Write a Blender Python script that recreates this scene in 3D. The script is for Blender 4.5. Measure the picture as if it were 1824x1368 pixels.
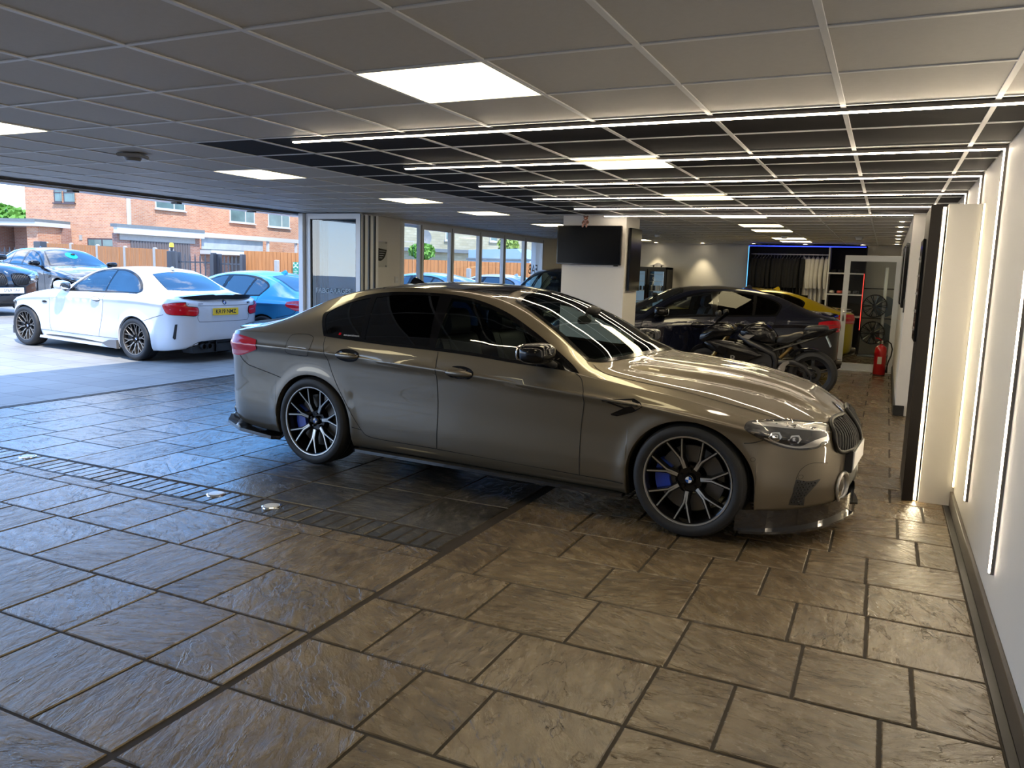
import bpy, bmesh, math, random
import numpy as np
from mathutils import Vector, Matrix
from mathutils.bvhtree import BVHTree
from mathutils.geometry import delaunay_2d_cdt

for o in list(bpy.data.objects):
    bpy.data.objects.remove(o)
scene = bpy.context.scene
COL = scene.collection
rnd = random.Random(7)
PI = math.pi

# ---------------------------------------------------------------- camera
cam_data = bpy.data.cameras.new('camera')
cam_data.sensor_fit = 'HORIZONTAL'
cam_data.sensor_width = 36.0
cam_data.lens = 36.0 * 1398.72 / 1824.0
cam_data.clip_start = 0.05
cam_data.clip_end = 400
cam = bpy.data.objects.new('camera', cam_data)
COL.objects.link(cam)
H = 1.535
cam.matrix_world = Matrix(((0.90298346, -0.08723025, 0.42072764, 0),
                           (0.42863221, 0.11468635, -0.89617045, 0),
                           (0.02992145, 0.98956451, 0.14094957, H),
                           (0, 0, 0, 1)))
scene.camera = cam

# ---------------------------------------------------------------- exposure
scene.view_settings.view_transform = 'Standard'
scene.view_settings.look = 'None'
scene.view_settings.exposure = 0.0
scene.view_settings.gamma = 1.0
scene.view_settings.use_curve_mapping = False
scene.render.film_transparent = False

# ---------------------------------------------------------------- sky: blue with broken white cloud, hazy at the horizon
world = bpy.data.worlds.new('sky')
scene.world = world
world.use_nodes = True
wn, wl = world.node_tree.nodes, world.node_tree.links
wn.clear()
def wnode(t, **k):
    n = wn.new(t)
    for a, b in k.items():
        setattr(n, a, b)
    return n
tc = wnode('ShaderNodeTexCoord')
sep = wnode('ShaderNodeSeparateXYZ'); wl.new(tc.outputs['Generated'], sep.inputs[0])
zc = wnode('ShaderNodeMath', operation='MAXIMUM'); wl.new(sep.outputs[2], zc.inputs[0]); zc.inputs[1].default_value = 0.0
zr = wnode('ShaderNodeValToRGB'); wl.new(zc.outputs[0], zr.inputs[0])
zr.color_ramp.elements[0].position = 0.0; zr.color_ramp.elements[0].color = (0.62, 0.85, 1.0, 1)
zr.color_ramp.elements[1].position = 1.0; zr.color_ramp.elements[1].color = (0.09, 0.24, 0.58, 1)
e = zr.color_ramp.elements.new(0.16); e.color = (0.12, 0.42, 0.98, 1)
e = zr.color_ramp.elements.new(0.45); e.color = (0.09, 0.30, 0.76, 1)
# cloud layer: direction projected on a flat deck
zz = wnode('ShaderNodeMath', operation='ADD'); wl.new(zc.outputs[0], zz.inputs[0]); zz.inputs[1].default_value = 0.22
dx = wnode('ShaderNodeMath', operation='DIVIDE'); wl.new(sep.outputs[0], dx.inputs[0]); wl.new(zz.outputs[0], dx.inputs[1])
dy = wnode('ShaderNodeMath', operation='DIVIDE'); wl.new(sep.outputs[1], dy.inputs[0]); wl.new(zz.outputs[0], dy.inputs[1])
cmb = wnode('ShaderNodeCombineXYZ'); wl.new(dx.outputs[0], cmb.inputs[0]); wl.new(dy.outputs[0], cmb.inputs[1])
nz = wnode('ShaderNodeTexNoise'); wl.new(cmb.outputs[0], nz.inputs['Vector'])
nz.inputs['Scale'].default_value = 1.7; nz.inputs['Detail'].default_value = 7; nz.inputs['Roughness'].default_value = 0.62
nz.inputs['Distortion'].default_value = 0.4
cr = wnode('ShaderNodeValToRGB'); wl.new(nz.outputs['Fac'], cr.inputs[0])
cr.color_ramp.elements[0].position = 0.50; cr.color_ramp.elements[0].color = (0, 0, 0, 1)
cr.color_ramp.elements[1].position = 0.66; cr.color_ramp.elements[1].color = (1, 1, 1, 1)
hz = wnode('ShaderNodeMapRange'); wl.new(sep.outputs[2], hz.inputs[0])
hz.inputs[1].default_value = 0.0; hz.inputs[2].default_value = 0.13; hz.inputs[3].default_value = 0.85; hz.inputs[4].default_value = 0.0
mx = wnode('ShaderNodeMath', operation='MAXIMUM'); wl.new(cr.outputs[0], mx.inputs[0]); wl.new(hz.outputs[0], mx.inputs[1])
mix = wnode('ShaderNodeMixRGB'); wl.new(mx.outputs[0], mix.inputs[0]); wl.new(zr.outputs[0], mix.inputs[1]); mix.inputs[2].default_value = (1.0, 1.0, 1.0, 1)
bg = wnode('ShaderNodeBackground'); wl.new(mix.outputs[0], bg.inputs[0]); bg.inputs[1].default_value = 5.0
wo = wnode('ShaderNodeOutputWorld'); wl.new(bg.outputs[0], wo.inputs[0])

# ---------------------------------------------------------------- sun (behind and above the showroom, lighting the houses opposite)
sd = bpy.data.lights.new('sun', 'SUN'); sd.energy = 8.0; sd.angle = 0.02; sd.color = (1.0, 0.95, 0.86)
so = bpy.data.objects.new('sun', sd); COL.objects.link(so)
so.rotation_euler = Vector((0.62, -0.42, 1.05)).to_track_quat('Z', 'Y').to_euler()
# ================================================================ helpers
def mat(name, col, rough=0.5, metal=0.0, coat=0.0, emit=0.0, ecol=None, spec=0.5, noise=0.0, nscale=8.0, bump=0.0, bscale=60.0, croug=0.03, stretch=None):
    m = bpy.data.materials.new(name); m.use_nodes = True
    N, L = m.node_tree.nodes, m.node_tree.links
    b = N['Principled BSDF']
    b.inputs['Roughness'].default_value = rough; b.inputs['Metallic'].default_value = metal
    b.inputs['Coat Weight'].default_value = coat; b.inputs['Coat Roughness'].default_value = croug
    b.inputs['Specular IOR Level'].default_value = spec
    c = tuple(col) + (1,)
    tcn = N.new('ShaderNodeTexCoord')
    nn = N.new('ShaderNodeTexNoise'); nn.inputs['Scale'].default_value = nscale; nn.inputs['Detail'].default_value = 4
    if stretch:
        mp = N.new('ShaderNodeMapping'); mp.inputs['Scale'].default_value = stretch
        L.new(tcn.outputs['Object'], mp.inputs[0]); L.new(mp.outputs[0], nn.inputs['Vector'])
    else:
        L.new(tcn.outputs['Object'], nn.inputs['Vector'])
    mr = N.new('ShaderNodeMixRGB'); mr.blend_type = 'MIX'
    k = max(noise, 0.02)
    mr.inputs[1].default_value = tuple(x * (1 - k) for x in col) + (1,)
    mr.inputs[2].default_value = tuple(min(1, x * (1 + k)) for x in col) + (1,)
    L.new(nn.outputs['Fac'], mr.inputs[0]); L.new(mr.outputs[0], b.inputs['Base Color'])
    if emit:
        b.inputs['Emission Color'].default_value = tuple(ecol or col) + (1,)
        b.inputs['Emission Strength'].default_value = emit
    if bump:
        bn = N.new('ShaderNodeTexNoise'); bn.inputs['Scale'].default_value = bscale; bn.inputs['Detail'].default_value = 3
        L.new(tcn.outputs['Object'], bn.inputs['Vector'])
        bp = N.new('ShaderNodeBump'); bp.inputs['Strength'].default_value = bump; bp.inputs['Distance'].default_value = 0.01
        L.new(bn.outputs['Fac'], bp.inputs['Height']); L.new(bp.outputs[0], b.inputs['Normal'])
    return m

def glass_mat(name, tint, ior=1.5, refl=(1, 1, 1)):
    """single-sheet glass: tinted transmission with a fresnel reflection"""
    m = bpy.data.materials.new(name); m.use_nodes = True
    N, L = m.node_tree.nodes, m.node_tree.links
    N.clear()
    t = N.new('ShaderNodeBsdfTransparent'); t.inputs[0].default_value = tuple(tint) + (1,)
    g = N.new('ShaderNodeBsdfGlossy'); g.inputs['Roughness'].default_value = 0.0; g.inputs[0].default_value = tuple(refl) + (1,)
    f = N.new('ShaderNodeFresnel'); f.inputs[0].default_value = ior
    x = N.new('ShaderNodeMixShader'); o = N.new('ShaderNodeOutputMaterial')
    ge = N.new('ShaderNodeNewGeometry'); mm = N.new('ShaderNodeMath'); mm.operation = 'SUBTRACT'; mm.inputs[0].default_value = 1.0; L.new(ge.outputs['Backfacing'], mm.inputs[1])
    m2 = N.new('ShaderNodeMath'); m2.operation = 'MULTIPLY'; L.new(f.outputs[0], m2.inputs[0]); L.new(mm.outputs[0], m2.inputs[1]); L.new(m2.outputs[0], x.inputs[0]); L.new(t.outputs[0], x.inputs[1]); L.new(g.outputs[0], x.inputs[2]); L.new(x.outputs[0], o.inputs[0])
    return m

def empty(name, loc, rz=0, label=None, cat=None, group=None):
    o = bpy.data.objects.new(name, None); COL.objects.link(o)
    o.location = loc; o.rotation_euler = (0, 0, rz); o.empty_display_size = 0.1
    tag(o, label, cat, group); return o

def tag(o, label=None, cat=None, group=None, kind=None):
    if label: o['label'] = label
    if cat: o['category'] = cat
    if group: o['group'] = group
    if kind: o['kind'] = kind
    return o

class MB:
    """collects geometry for ONE mesh object"""
    def __init__(s): s.v = []; s.f = []
    def add(s, vs, fs):
        n = len(s.v); s.v += [tuple(p) for p in vs]; s.f += [tuple(i + n for i in f) for f in fs]; return s
    def box(s, x0, x1, y0, y1, z0, z1, M=None):
        vs = [(x, y, z) for z in (z0, z1) for y in (y0, y1) for x in (x0, x1)]
        if M is not None: vs = [tuple(M @ Vector(p)) for p in vs]
        return s.add(vs, [(0, 2, 3, 1), (4, 5, 7, 6), (0, 1, 5, 4), (2, 6, 7, 3), (0, 4, 6, 2), (1, 3, 7, 5)])
    def bbox(s, x0, x1, y0, y1, z0, z1, b=0.005, M=None):
        """box with chamfered top/bottom edges"""
        xs = [(x0 + b, x1 - b), (x0, x1), (x0, x1), (x0 + b, x1 - b)]
        ys = [(y0 + b, y1 - b), (y0, y1), (y0, y1), (y0 + b, y1 - b)]
        zs = [z0, z0 + b, z1 - b, z1]
        vs = []
        for k in range(4):
            (a, c), (d, e_) = xs[k], ys[k]
            vs += [(a, d, zs[k]), (c, d, zs[k]), (c, e_, zs[k]), (a, e_, zs[k])]
        fs = [(3, 2, 1, 0), (12, 13, 14, 15)]
        for k in range(3):
            for i in range(4):
                j = (i + 1) % 4
                fs.append((4 * k + i, 4 * k + j, 4 * k + 4 + j, 4 * k + 4 + i))
        if M is not None: vs = [tuple(M @ Vector(p)) for p in vs]
        return s.add(vs, fs)
    def tube(s, pts, r, n=8, caps=True):
        pts = [Vector(p) for p in pts]; rs = r if isinstance(r, (list, tuple)) else [r] * len(pts)
        rings = []; up = None
        for i, p in enumerate(pts):
            d = (pts[min(i + 1, len(pts) - 1)] - pts[max(i - 1, 0)]).normalized()
            if up is None:
                up = Vector((0, 0, 1)) if abs(d.z) < 0.9 else Vector((1, 0, 0))
            a = d.cross(up)
            if a.length < 1e-5: a = d.orthogonal()
            a.normalize(); up = a.cross(d).normalized()
            rings.append([p + (a * math.cos(2 * PI * k / n) + up * math.sin(2 * PI * k / n)) * rs[i] for k in range(n)])
        vs = [q for R_ in rings for q in R_]
        fs = [(i * n + k, i * n + (k + 1) % n, (i + 1) * n + (k + 1) % n, (i + 1) * n + k) for i in range(len(pts) - 1) for k in range(n)]
        if caps: fs += [tuple(range(n))[::-1], tuple((len(pts) - 1) * n + k for k in range(n))]
        return s.add(vs, fs)
    def lathe(s, prof, n=48, axis='y', M=None, closed=False):
        """prof = [(r, h)] about the axis"""
        vs = []
        for r, h in prof:
            for k in range(n):
                a = 2 * PI * k / n; c, q = r * math.cos(a), r * math.sin(a)
                vs.append({'y': (c, h, q), 'z': (c, q, h), 'x': (h, c, q)}[axis])
        if M is not None: vs = [tuple(M @ Vector(p)) for p in vs]
        m = len(prof)
        fs = [(i * n + k, i * n + (k + 1) % n, ((i + 1) % m) * n + (k + 1) % n, ((i + 1) % m) * n + k) for i in range(m if closed else m - 1) for k in range(n)]
        return s.add(vs, fs)
    def prism(s, poly, h0, h1, M=None):
        """polygon (a,b) extruded along the third axis from h0 to h1; M maps (a,b,h)"""
        n = len(poly)
        vs = [(a, b, h0) for a, b in poly] + [(a, b, h1) for a, b in poly]
        if M is not None: vs = [tuple(M @ Vector(p)) for p in vs]
        fs = [tuple(range(n))[::-1], tuple(range(n, 2 * n))] + [(i, (i + 1) % n, n + (i + 1) % n, n + i) for i in range(n)]
        return s.add(vs, fs)
    def build(s, name, m, parent=None, smooth=None, loc=None):
        me = bpy.data.meshes.new(name); me.from_pydata(s.v, [], s.f); me.update()
        if m is not None: me.materials.append(m)
        bm = bmesh.new(); bm.from_mesh(me); bmesh.ops.recalc_face_normals(bm, faces=bm.faces); bm.to_mesh(me); bm.free()
        if smooth is not None:
            me.shade_smooth()
            me.set_sharp_from_angle(angle=math.radians(smooth))
        o = bpy.data.objects.new(name, me); COL.objects.link(o)
        if parent is not None: o.parent = parent
        if loc: o.location = loc
        return o

XZ = Matrix(((1, 0, 0), (0, 0, 1), (0, 1, 0))).to_4x4()      # (a,b,h) -> (a,h,b)
YZ = Matrix(((0, 0, 1), (1, 0, 0), (0, 1, 0))).to_4x4()      # (a,b,h) -> (h,a,b)

def structure(o, name=None):
    o['kind'] = 'structure'
    return o

def copy_tree(o, parent=None):
    c = o.copy(); COL.objects.link(c); c.parent = parent
    for ch in list(o.children): copy_tree(ch, c)
    return c

def instance(name, src, parent, loc=None, rot=None, scale=None):
    """another object on the same mesh"""
    o = bpy.data.objects.new(name, src.data); COL.objects.link(o); o.parent = parent
    if loc is not None: o.location = loc
    if rot is not None: o.rotation_euler = rot
    if scale is not None: o.scale = scale
    return o

def text_obj(name, s, size, m, parent, M, depth=0.0008, align='CENTER', bold=0.0, sx=1.0):
    cu = bpy.data.curves.new(name, 'FONT'); cu.body = s; cu.size = size; cu.align_x = align; cu.align_y = 'CENTER'
    cu.extrude = depth; cu.offset = bold
    t = bpy.data.objects.new(name, cu); COL.objects.link(t)
    dg = bpy.context.evaluated_depsgraph_get(); me = bpy.data.meshes.new_from_object(t.evaluated_get(dg))
    bpy.data.objects.remove(t); bpy.data.curves.remove(cu)
    me.transform(M @ Matrix.Diagonal((sx, 1, 1, 1)))
    me.materials.clear(); me.materials.append(m)
    o = bpy.data.objects.new(name, me); COL.objects.link(o); o.parent = parent
    return o

def pchip(xs, ys):
    xs = np.array(xs, float); ys = np.array(ys, float); h = np.diff(xs); d = np.diff(ys) / h; m = np.zeros(len(xs))
    m[0], m[-1] = d[0], d[-1]
    for i in range(1, len(xs) - 1):
        if d[i - 1] * d[i] > 0:
            w1, w2 = 2 * h[i] + h[i - 1], h[i] + 2 * h[i - 1]
            m[i] = (w1 + w2) / (w1 / d[i - 1] + w2 / d[i])
    def f(x):
        x = np.clip(np.asarray(x, float), xs[0], xs[-1]); i = np.clip(np.searchsorted(xs, x) - 1, 0, len(xs) - 2)
        t = (x - xs[i]) / h[i]
        return ys[i] * (2 * t**3 - 3 * t**2 + 1) + m[i] * h[i] * (t**3 - 2 * t**2 + t) + ys[i + 1] * (3 * t**2 - 2 * t**3) + m[i + 1] * h[i] * (t**3 - t**2)
    return f

def crom(pts, closed=True, k=8):
    """smooth outline through points; a repeated point makes a corner"""
    P = [Vector((p[0], p[1])) for p in pts]; n = len(P); out = []
    for i in range(n if closed else n - 1):
        p0 = P[(i - 1) % n] if (closed or i > 0) else P[i]
        p1, p2 = P[i], P[(i + 1) % n]
        p3 = P[(i + 2) % n] if (closed or i + 2 < n) else p2
        if (p1 - p2).length < 1e-6: continue
        for q in range(k):
            t = q / k
            a = 0.5 * ((2 * p1) + (p2 - p0) * t + (2 * p0 - 5 * p1 + 4 * p2 - p3) * t * t + (-p0 + 3 * p1 - 3 * p2 + p3) * t**3)
            out.append((a.x, a.y))
    if not closed: out.append((P[-1].x, P[-1].y))
    return out

def inside(poly, X, Y):
    X = np.asarray(X); Y = np.asarray(Y); r = np.zeros(X.shape, bool); n = len(poly)
    for i in range(n):
        x1, y1 = poly[i]; x2, y2 = poly[(i + 1) % n]
        if y1 == y2: continue
        c = ((y1 > Y) != (y2 > Y)) & (X < (x2 - x1) * (Y - y1) / (y2 - y1) + x1)
        r ^= c
    return r

def edge_dist(poly, X, Y):
    X = np.asarray(X); Y = np.asarray(Y); d = np.full(X.shape, 1e9); n = len(poly)
    for i in range(n):
        x1, y1 = poly[i]; x2, y2 = poly[(i + 1) % n]; L2 = (x2 - x1)**2 + (y2 - y1)**2 + 1e-12
        t = np.clip(((X - x1) * (x2 - x1) + (Y - y1) * (y2 - y1)) / L2, 0, 1)
        d = np.minimum(d, np.hypot(X - x1 - t * (x2 - x1), Y - y1 - t * (y2 - y1)))
    return d

def inset(poly, d):
    """shrink a closed outline by d (d<0 grows it)"""
    n = len(poly); area = sum(poly[i][0] * poly[(i + 1) % n][1] - poly[(i + 1) % n][0] * poly[i][1] for i in range(n)); sg = 1 if area > 0 else -1
    out = []
    for i in range(n):
        a = Vector(poly[i - 1]); b = Vector(poly[i]); c = Vector(poly[(i + 1) % n])
        e1 = (b - a); e2 = (c - b)
        if e1.length < 1e-7 or e2.length < 1e-7: e1 = e2 = (c - a)
        n1 = Vector((-e1.y, e1.x)).normalized() * sg; n2 = Vector((-e2.y, e2.x)).normalized() * sg
        m = (n1 + n2); L = m.length
        if L < 0.5: m = n1
        else: m = m / L; m = m / max(0.5, m.dot(n1))
        out.append((b.x + m.x * d, b.y + m.y * d))
    return out
# ================================================================ shared materials
M_BLACK = mat('black_plastic', (.012, .012, .013), .55)
M_GLOSSBLACK = mat('gloss_black', (.005, .005, .006), .12, coat=.12, spec=.3)
M_TYRE = mat('tyre_rubber', (.014, .014, .015), .62, bump=.15, bscale=200)
M_LINING = mat('cabin_lining', (.02, .021, .024), .8)
M_DISC = mat('brake_disc', (.14, .13, .12), .45, metal=.6)
M_WHITE = mat('white_enamel', (.75, .76, .78), .25)
M_EMBLUE = mat('emblem_blue', (.02, .10, .42), .2)
M_CHROME = mat('polished_chrome', (.75, .75, .76), .08, metal=1)
M_BRIGHT = mat('machined_alloy', (.50, .49, .47), .30, metal=.85)
M_GRILLE = mat('satin_black_grille', (.006, .006, .007), .35, spec=.3)
M_CARBON = mat('gloss_carbon_black', (.012, .012, .014), .12, coat=1.0)
M_BLUECAL = mat('blue_caliper', (.01, .05, .45), .3, coat=.5)
M_GUN = mat('dark_alloy', (.16, .145, .13), .3, metal=.8)
M_SEAT = mat('black_leather', (.02, .02, .022), .45)
M_RED = mat('red_lamp_lens', (.42, .002, .008), .15, coat=.25, emit=.05, ecol=(1, .0, .02))
M_REDL = mat('pale_red_lens', (.60, .12, .14), .1, coat=1.0)
M_LAMPDARK = mat('lamp_dark_inner', (.02, .02, .022), .25)
M_CLEAR = glass_mat('clear_lens', (.93, .94, .95))
M_WSCREEN = glass_mat('windscreen_glass', (.50, .58, .56), 1.6)
M_SIDEGLASS = glass_mat('front_side_glass', (.42, .48, .47), 1.6)
M_PRIVACY = glass_mat('privacy_glass', (.03, .035, .04), 1.6)
M_DAYGLASS = glass_mat('car_glass_outdoors', (.06, .07, .08), 2.2)
M_GAP = mat('panel_gap', (.004, .004, .004), .8)
M_PLATE_Y = mat('yellow_plate', (.90, .58, .01), .35)
M_PLATE_W = mat('white_plate', (.85, .86, .86), .35)
M_INK = mat('plate_ink', (.01, .01, .012), .5)
# ================================================================ the showroom
_R = cam.matrix_world.to_3x3()
def pt(px, py, X=None, Y=None, Z=None, D=None):
    """point of a photo pixel on the plane X=, Y=, Z= or at view depth D"""
    d = _R @ Vector((px - 912, -(py - 684), -1398.72)); o = Vector((0, 0, H))
    if X is not None: t = X / d.x
    elif Y is not None: t = Y / d.y
    elif Z is not None: t = (Z - H) / d.z
    else: t = D / 1398.72
    return o + d * t
def in_view(x, y, z=0, m=120):
    p = _R.transposed() @ (Vector((x, y, z)) - Vector((0, 0, H)))
    if p.z > -.3: return False
    u, v = 912 + 1398.72 * p.x / -p.z, 684 - 1398.72 * p.y / -p.z
    return -m < u < 1824 + m and -m < v < 1368 + m

def slate(name, c_lo, c_mid, c_hi, rough=(.16, .34), bump=.8):
    m = bpy.data.materials.new(name); m.use_nodes = True
    N, L = m.node_tree.nodes, m.node_tree.links; b = N['Principled BSDF']; b.inputs['Specular IOR Level'].default_value = .7
    geo = N.new('ShaderNodeNewGeometry'); oi = N.new('ShaderNodeObjectInfo')
    mul = N.new('ShaderNodeMath'); mul.operation = 'MULTIPLY'; L.new(oi.outputs['Random'], mul.inputs[0]); mul.inputs[1].default_value = 37.0
    ang = N.new('ShaderNodeMath'); ang.operation = 'MULTIPLY_ADD'; L.new(oi.outputs['Random'], ang.inputs[0]); ang.inputs[1].default_value = 2.2; ang.inputs[2].default_value = -.5
    rot = N.new('ShaderNodeVectorRotate'); rot.rotation_type = 'Z_AXIS'; L.new(geo.outputs['Position'], rot.inputs['Vector']); L.new(ang.outputs[0], rot.inputs['Angle'])
    cmb = N.new('ShaderNodeCombineXYZ'); L.new(mul.outputs[0], cmb.inputs[0]); L.new(mul.outputs[0], cmb.inputs[1])
    add = N.new('ShaderNodeVectorMath'); add.operation = 'ADD'; L.new(rot.outputs[0], add.inputs[0]); L.new(cmb.outputs[0], add.inputs[1])
    mp = N.new('ShaderNodeMapping'); mp.inputs['Scale'].default_value = (1.0, 2.4, 1); L.new(add.outputs[0], mp.inputs[0])
    def noise(scale, det, rgh, dist, src, typ=None):
        n = N.new('ShaderNodeTexNoise'); n.inputs['Scale'].default_value = scale; n.inputs['Detail'].default_value = det; n.inputs['Roughness'].default_value = rgh; n.inputs['Distortion'].default_value = dist
        if typ: n.noise_type = typ
        L.new(src, n.inputs['Vector']); return n.outputs['Fac']
    big = noise(1.5, 7, .62, .5, mp.outputs[0]); fine = noise(7, 8, .62, .35, mp.outputs[0]); grit = noise(70, 3, .6, 0, geo.outputs['Position'])
    # stepped clefts: quantised large noise gives little cliffs
    q = N.new('ShaderNodeMath'); q.operation = 'MULTIPLY'; L.new(big, q.inputs[0]); q.inputs[1].default_value = 7
    fl = N.new('ShaderNodeMath'); fl.operation = 'FLOOR'; L.new(q.outputs[0], fl.inputs[0])
    fr = N.new('ShaderNodeMath'); fr.operation = 'FRACT'; L.new(q.outputs[0], fr.inputs[0])
    ss = N.new('ShaderNodeMapRange'); ss.interpolation_type = 'SMOOTHSTEP'; L.new(fr.outputs[0], ss.inputs[0]); ss.inputs[1].default_value = .0; ss.inputs[2].default_value = .14
    st = N.new('ShaderNodeMath'); st.operation = 'ADD'; L.new(fl.outputs[0], st.inputs[0]); L.new(ss.outputs[0], st.inputs[1])
    h1 = N.new('ShaderNodeMath'); h1.operation = 'MULTIPLY'; L.new(st.outputs[0], h1.inputs[0]); h1.inputs[1].default_value = .34
    h2 = N.new('ShaderNodeMath'); h2.operation = 'MULTIPLY_ADD'; L.new(fine, h2.inputs[0]); h2.inputs[1].default_value = 1.2; L.new(h1.outputs[0], h2.inputs[2])
    h3 = N.new('ShaderNodeMath'); h3.operation = 'MULTIPLY_ADD'; L.new(grit, h3.inputs[0]); h3.inputs[1].default_value = .10; L.new(h2.outputs[0], h3.inputs[2])
    bp = N.new('ShaderNodeBump'); bp.inputs['Strength'].default_value = bump; bp.inputs['Distance'].default_value = .010
    L.new(h3.outputs[0], bp.inputs['Height']); L.new(bp.outputs[0], b.inputs['Normal'])
    blot = noise(1.9, 4, .6, .6, add.outputs[0]); cm = N.new('ShaderNodeMath'); cm.operation = 'MULTIPLY_ADD'
    L.new(fine, cm.inputs[0]); cm.inputs[1].default_value = .75; 
    c2 = N.new('ShaderNodeMath'); c2.operation = 'MULTIPLY'; L.new(blot, c2.inputs[0]); c2.inputs[1].default_value = .6; L.new(c2.outputs[0], cm.inputs[2])
    rp = N.new('ShaderNodeValToRGB'); L.new(cm.outputs[0], rp.inputs[0])
    rp.color_ramp.elements[0].position = .46; rp.color_ramp.elements[0].color = tuple(c_lo) + (1,)
    rp.color_ramp.elements[1].position = .90; rp.color_ramp.elements[1].color = tuple(c_hi) + (1,)
    e_ = rp.color_ramp.elements.new(.66); e_.color = tuple(c_mid) + (1,)
    L.new(rp.outputs[0], b.inputs['Base Color'])
    rr = N.new('ShaderNodeMapRange'); L.new(fine, rr.inputs[0]); rr.inputs[1].default_value = .3; rr.inputs[2].default_value = .7; rr.inputs[3].default_value = rough[0]; rr.inputs[4].default_value = rough[1]
    L.new(rr.outputs[0], b.inputs['Roughness'])
    return m
M_SLATE = slate('stamped_slate_brown', (.075, .052, .029), (.150, .108, .060), (.250, .188, .110))
M_SLATED = slate('stamped_slate_dark', (.020, .019, .017), (.060, .054, .045), (.13, .115, .09), (.12, .26), .55)
M_GROUT = mat('floor_joint', (.028, .019, .010), .75, noise=.4, nscale=30)
M_WALL = mat('white_wall_paint', (.70, .68, .65), .55, noise=.03, nscale=2, bump=.05, bscale=150)
M_CTILE = mat('ceiling_tile_vinyl', (.58, .565, .54), .55, noise=.05, nscale=40, bump=.06, bscale=120)
M_CDARK = mat('black_ceiling_tile', (.012, .012, .015), .75, spec=.2, noise=.3, nscale=6, bump=.05, bscale=30)
M_TBAR = mat('ceiling_grid_white', (.80, .81, .82), .4, spec=.8)
M_SKIRT = mat('dark_skirting', (.06, .045, .035), .35)
M_SKIRTB = mat('black_skirting', (.012, .012, .013), .4)
M_UPVC = mat('white_upvc', (.78, .80, .82), .25)
M_PANEL = mat('light_panel_diffuser', (.9, .9, .85), .5, emit=9.0, ecol=(1.0, .84, .48))
M_STRIP = mat('led_diffuser', (.9, .9, .9), .5, emit=42, ecol=(1.0, .84, .62))
M_STRIPEDGE = mat('led_profile', (.20, .18, .165), .4, metal=.6)
M_TRACK = mat('dark_door_track', (.05, .05, .05), .4)

# ---- floor
floor = MB(); floor.box(-8.12, .70, -2.6, 18.9, -.06, -.0045); floor = structure(floor.build('floor', M_GROUT))
tiles = []
def course(y0, y1, xs, dark=False, j=.013):
    for a, b in zip(xs, xs[1:]): tiles.append((a + j / 2, b - j / 2, y0 + j / 2, y1 - j / 2, dark))
def fill(a, b, r, known=()):
    """joints from a to b keeping the known ones"""
    xs = [a]; kn = [k for k in known if a < k < b] + [b]
    for k in kn:
        while k - xs[-1] > 1.05:
            w = r.choice((.46, .62, .62, .78, .92))
            if k - (xs[-1] + w) < .25: w = (k - xs[-1]) / 2
            xs.append(xs[-1] + w)
        xs.append(k)
    return xs
rr_ = random.Random(3)
RY = [-2.6, -2.15, -1.7, -1.25, -.8, -.34, .12, .60, 1.06, 1.53, 2.005, 2.455, 2.925, 3.405, 3.86, 4.29, 4.72, 5.17, 5.63]
KN = {2.005: (-1.49, -1.18, -.69, -.15), 2.455: (-1.79, -1.29, -.69, -.39, .11), 2.925: (-1.57, -1.10, -.67, -.19, .22), 3.405: (-1.79, -1.18, -.73, -.26, .05),
      3.86: (-1.5, -1.05, -.74, -.44, .04), 4.29: (-1.6, -1.0, -.62, -.27, .03), 4.72: (-1.3, -.7, -.17, .29), 5.17: (-1.5, -.9, -.4, .19)}
for a, b in zip(RY, RY[1:]): course(a, b, fill(-2.055, .49, rr_, KN.get(a, ())))
y = 5.63; k = 0
while y < 18.5:
    hgt = .40 if y < 8 else .46
    course(y, min(y + hgt, 18.6), fill(-2.055, .49 if y < 10.1 else .19, rr_, (-.08, .35) if k == 0 else ((.15,) if k % 2 else (-.12,)))); y += hgt; k += 1
LY = [-2.6, -2.15, -1.7, -1.25, -.8, -.34, .12, .60, 1.06, 1.54, 2.005, 2.49, 2.98, 3.47]
KL = {1.54: (-3.9, -2.98, -2.48), 2.005: (-4.3, -3.39, -2.97, -2.48, -2.15), 2.49: (-4.4, -3.91, -3.46, -3.0, -2.70), 2.98: (-4.95, -4.56, -4.30, -3.85, -3.39, -2.95)}
for a, b in zip(LY, LY[1:]): course(a, b, fill(-8.05, -2.08, rr_, KL.get(a, ())))
course(3.47, 3.605, list(np.arange(-8.05, -2.2, .475)) + [-2.09])
xs = list(np.arange(-2.12, -8.05, -.497)) + [-8.05]
for a, b in zip(xs, xs[1:]):
    y = 3.895
    ys = [y]
    while ys[-1] < 18.0:
        w = rr_.choice((.47, .62, .62, .80)); ys.append(ys[-1] + w)
    for c, d in zip(ys, ys[1:]): tiles.append((b + .005, a - .005, c + .005, min(d, 18.6) - .005, True))
order = sorted(range(len(tiles)), key=lambda i: math.hypot((tiles[i][0] + tiles[i][1]) / 2, (tiles[i][2] + tiles[i][3]) / 2) + (0 if in_view((tiles[i][0] + tiles[i][1]) / 2, (tiles[i][2] + tiles[i][3]) / 2) else 99))
rest = {False: MB(), True: MB()}
for n, i in enumerate(order):
    x0, x1, y0, y1, dk = tiles[i]
    if n < 285:
        mb = MB(); cx, cy = (x0 + x1) / 2, (y0 + y1) / 2
        mb.bbox(x0 - cx, x1 - cx, y0 - cy, y1 - cy, -.011, rr_.uniform(-.0008, .0008), .004)
        mb.build('floor_tile', M_SLATED if dk else M_SLATE, floor, loc=(cx, cy, 0))
    else: rest[dk].bbox(x0, x1, y0, y1, -.011, 0, .004)
for dk in (False, True): tag(rest[dk].build('floor_tiles', M_SLATED if dk else M_SLATE, floor), kind='stuff')
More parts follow.
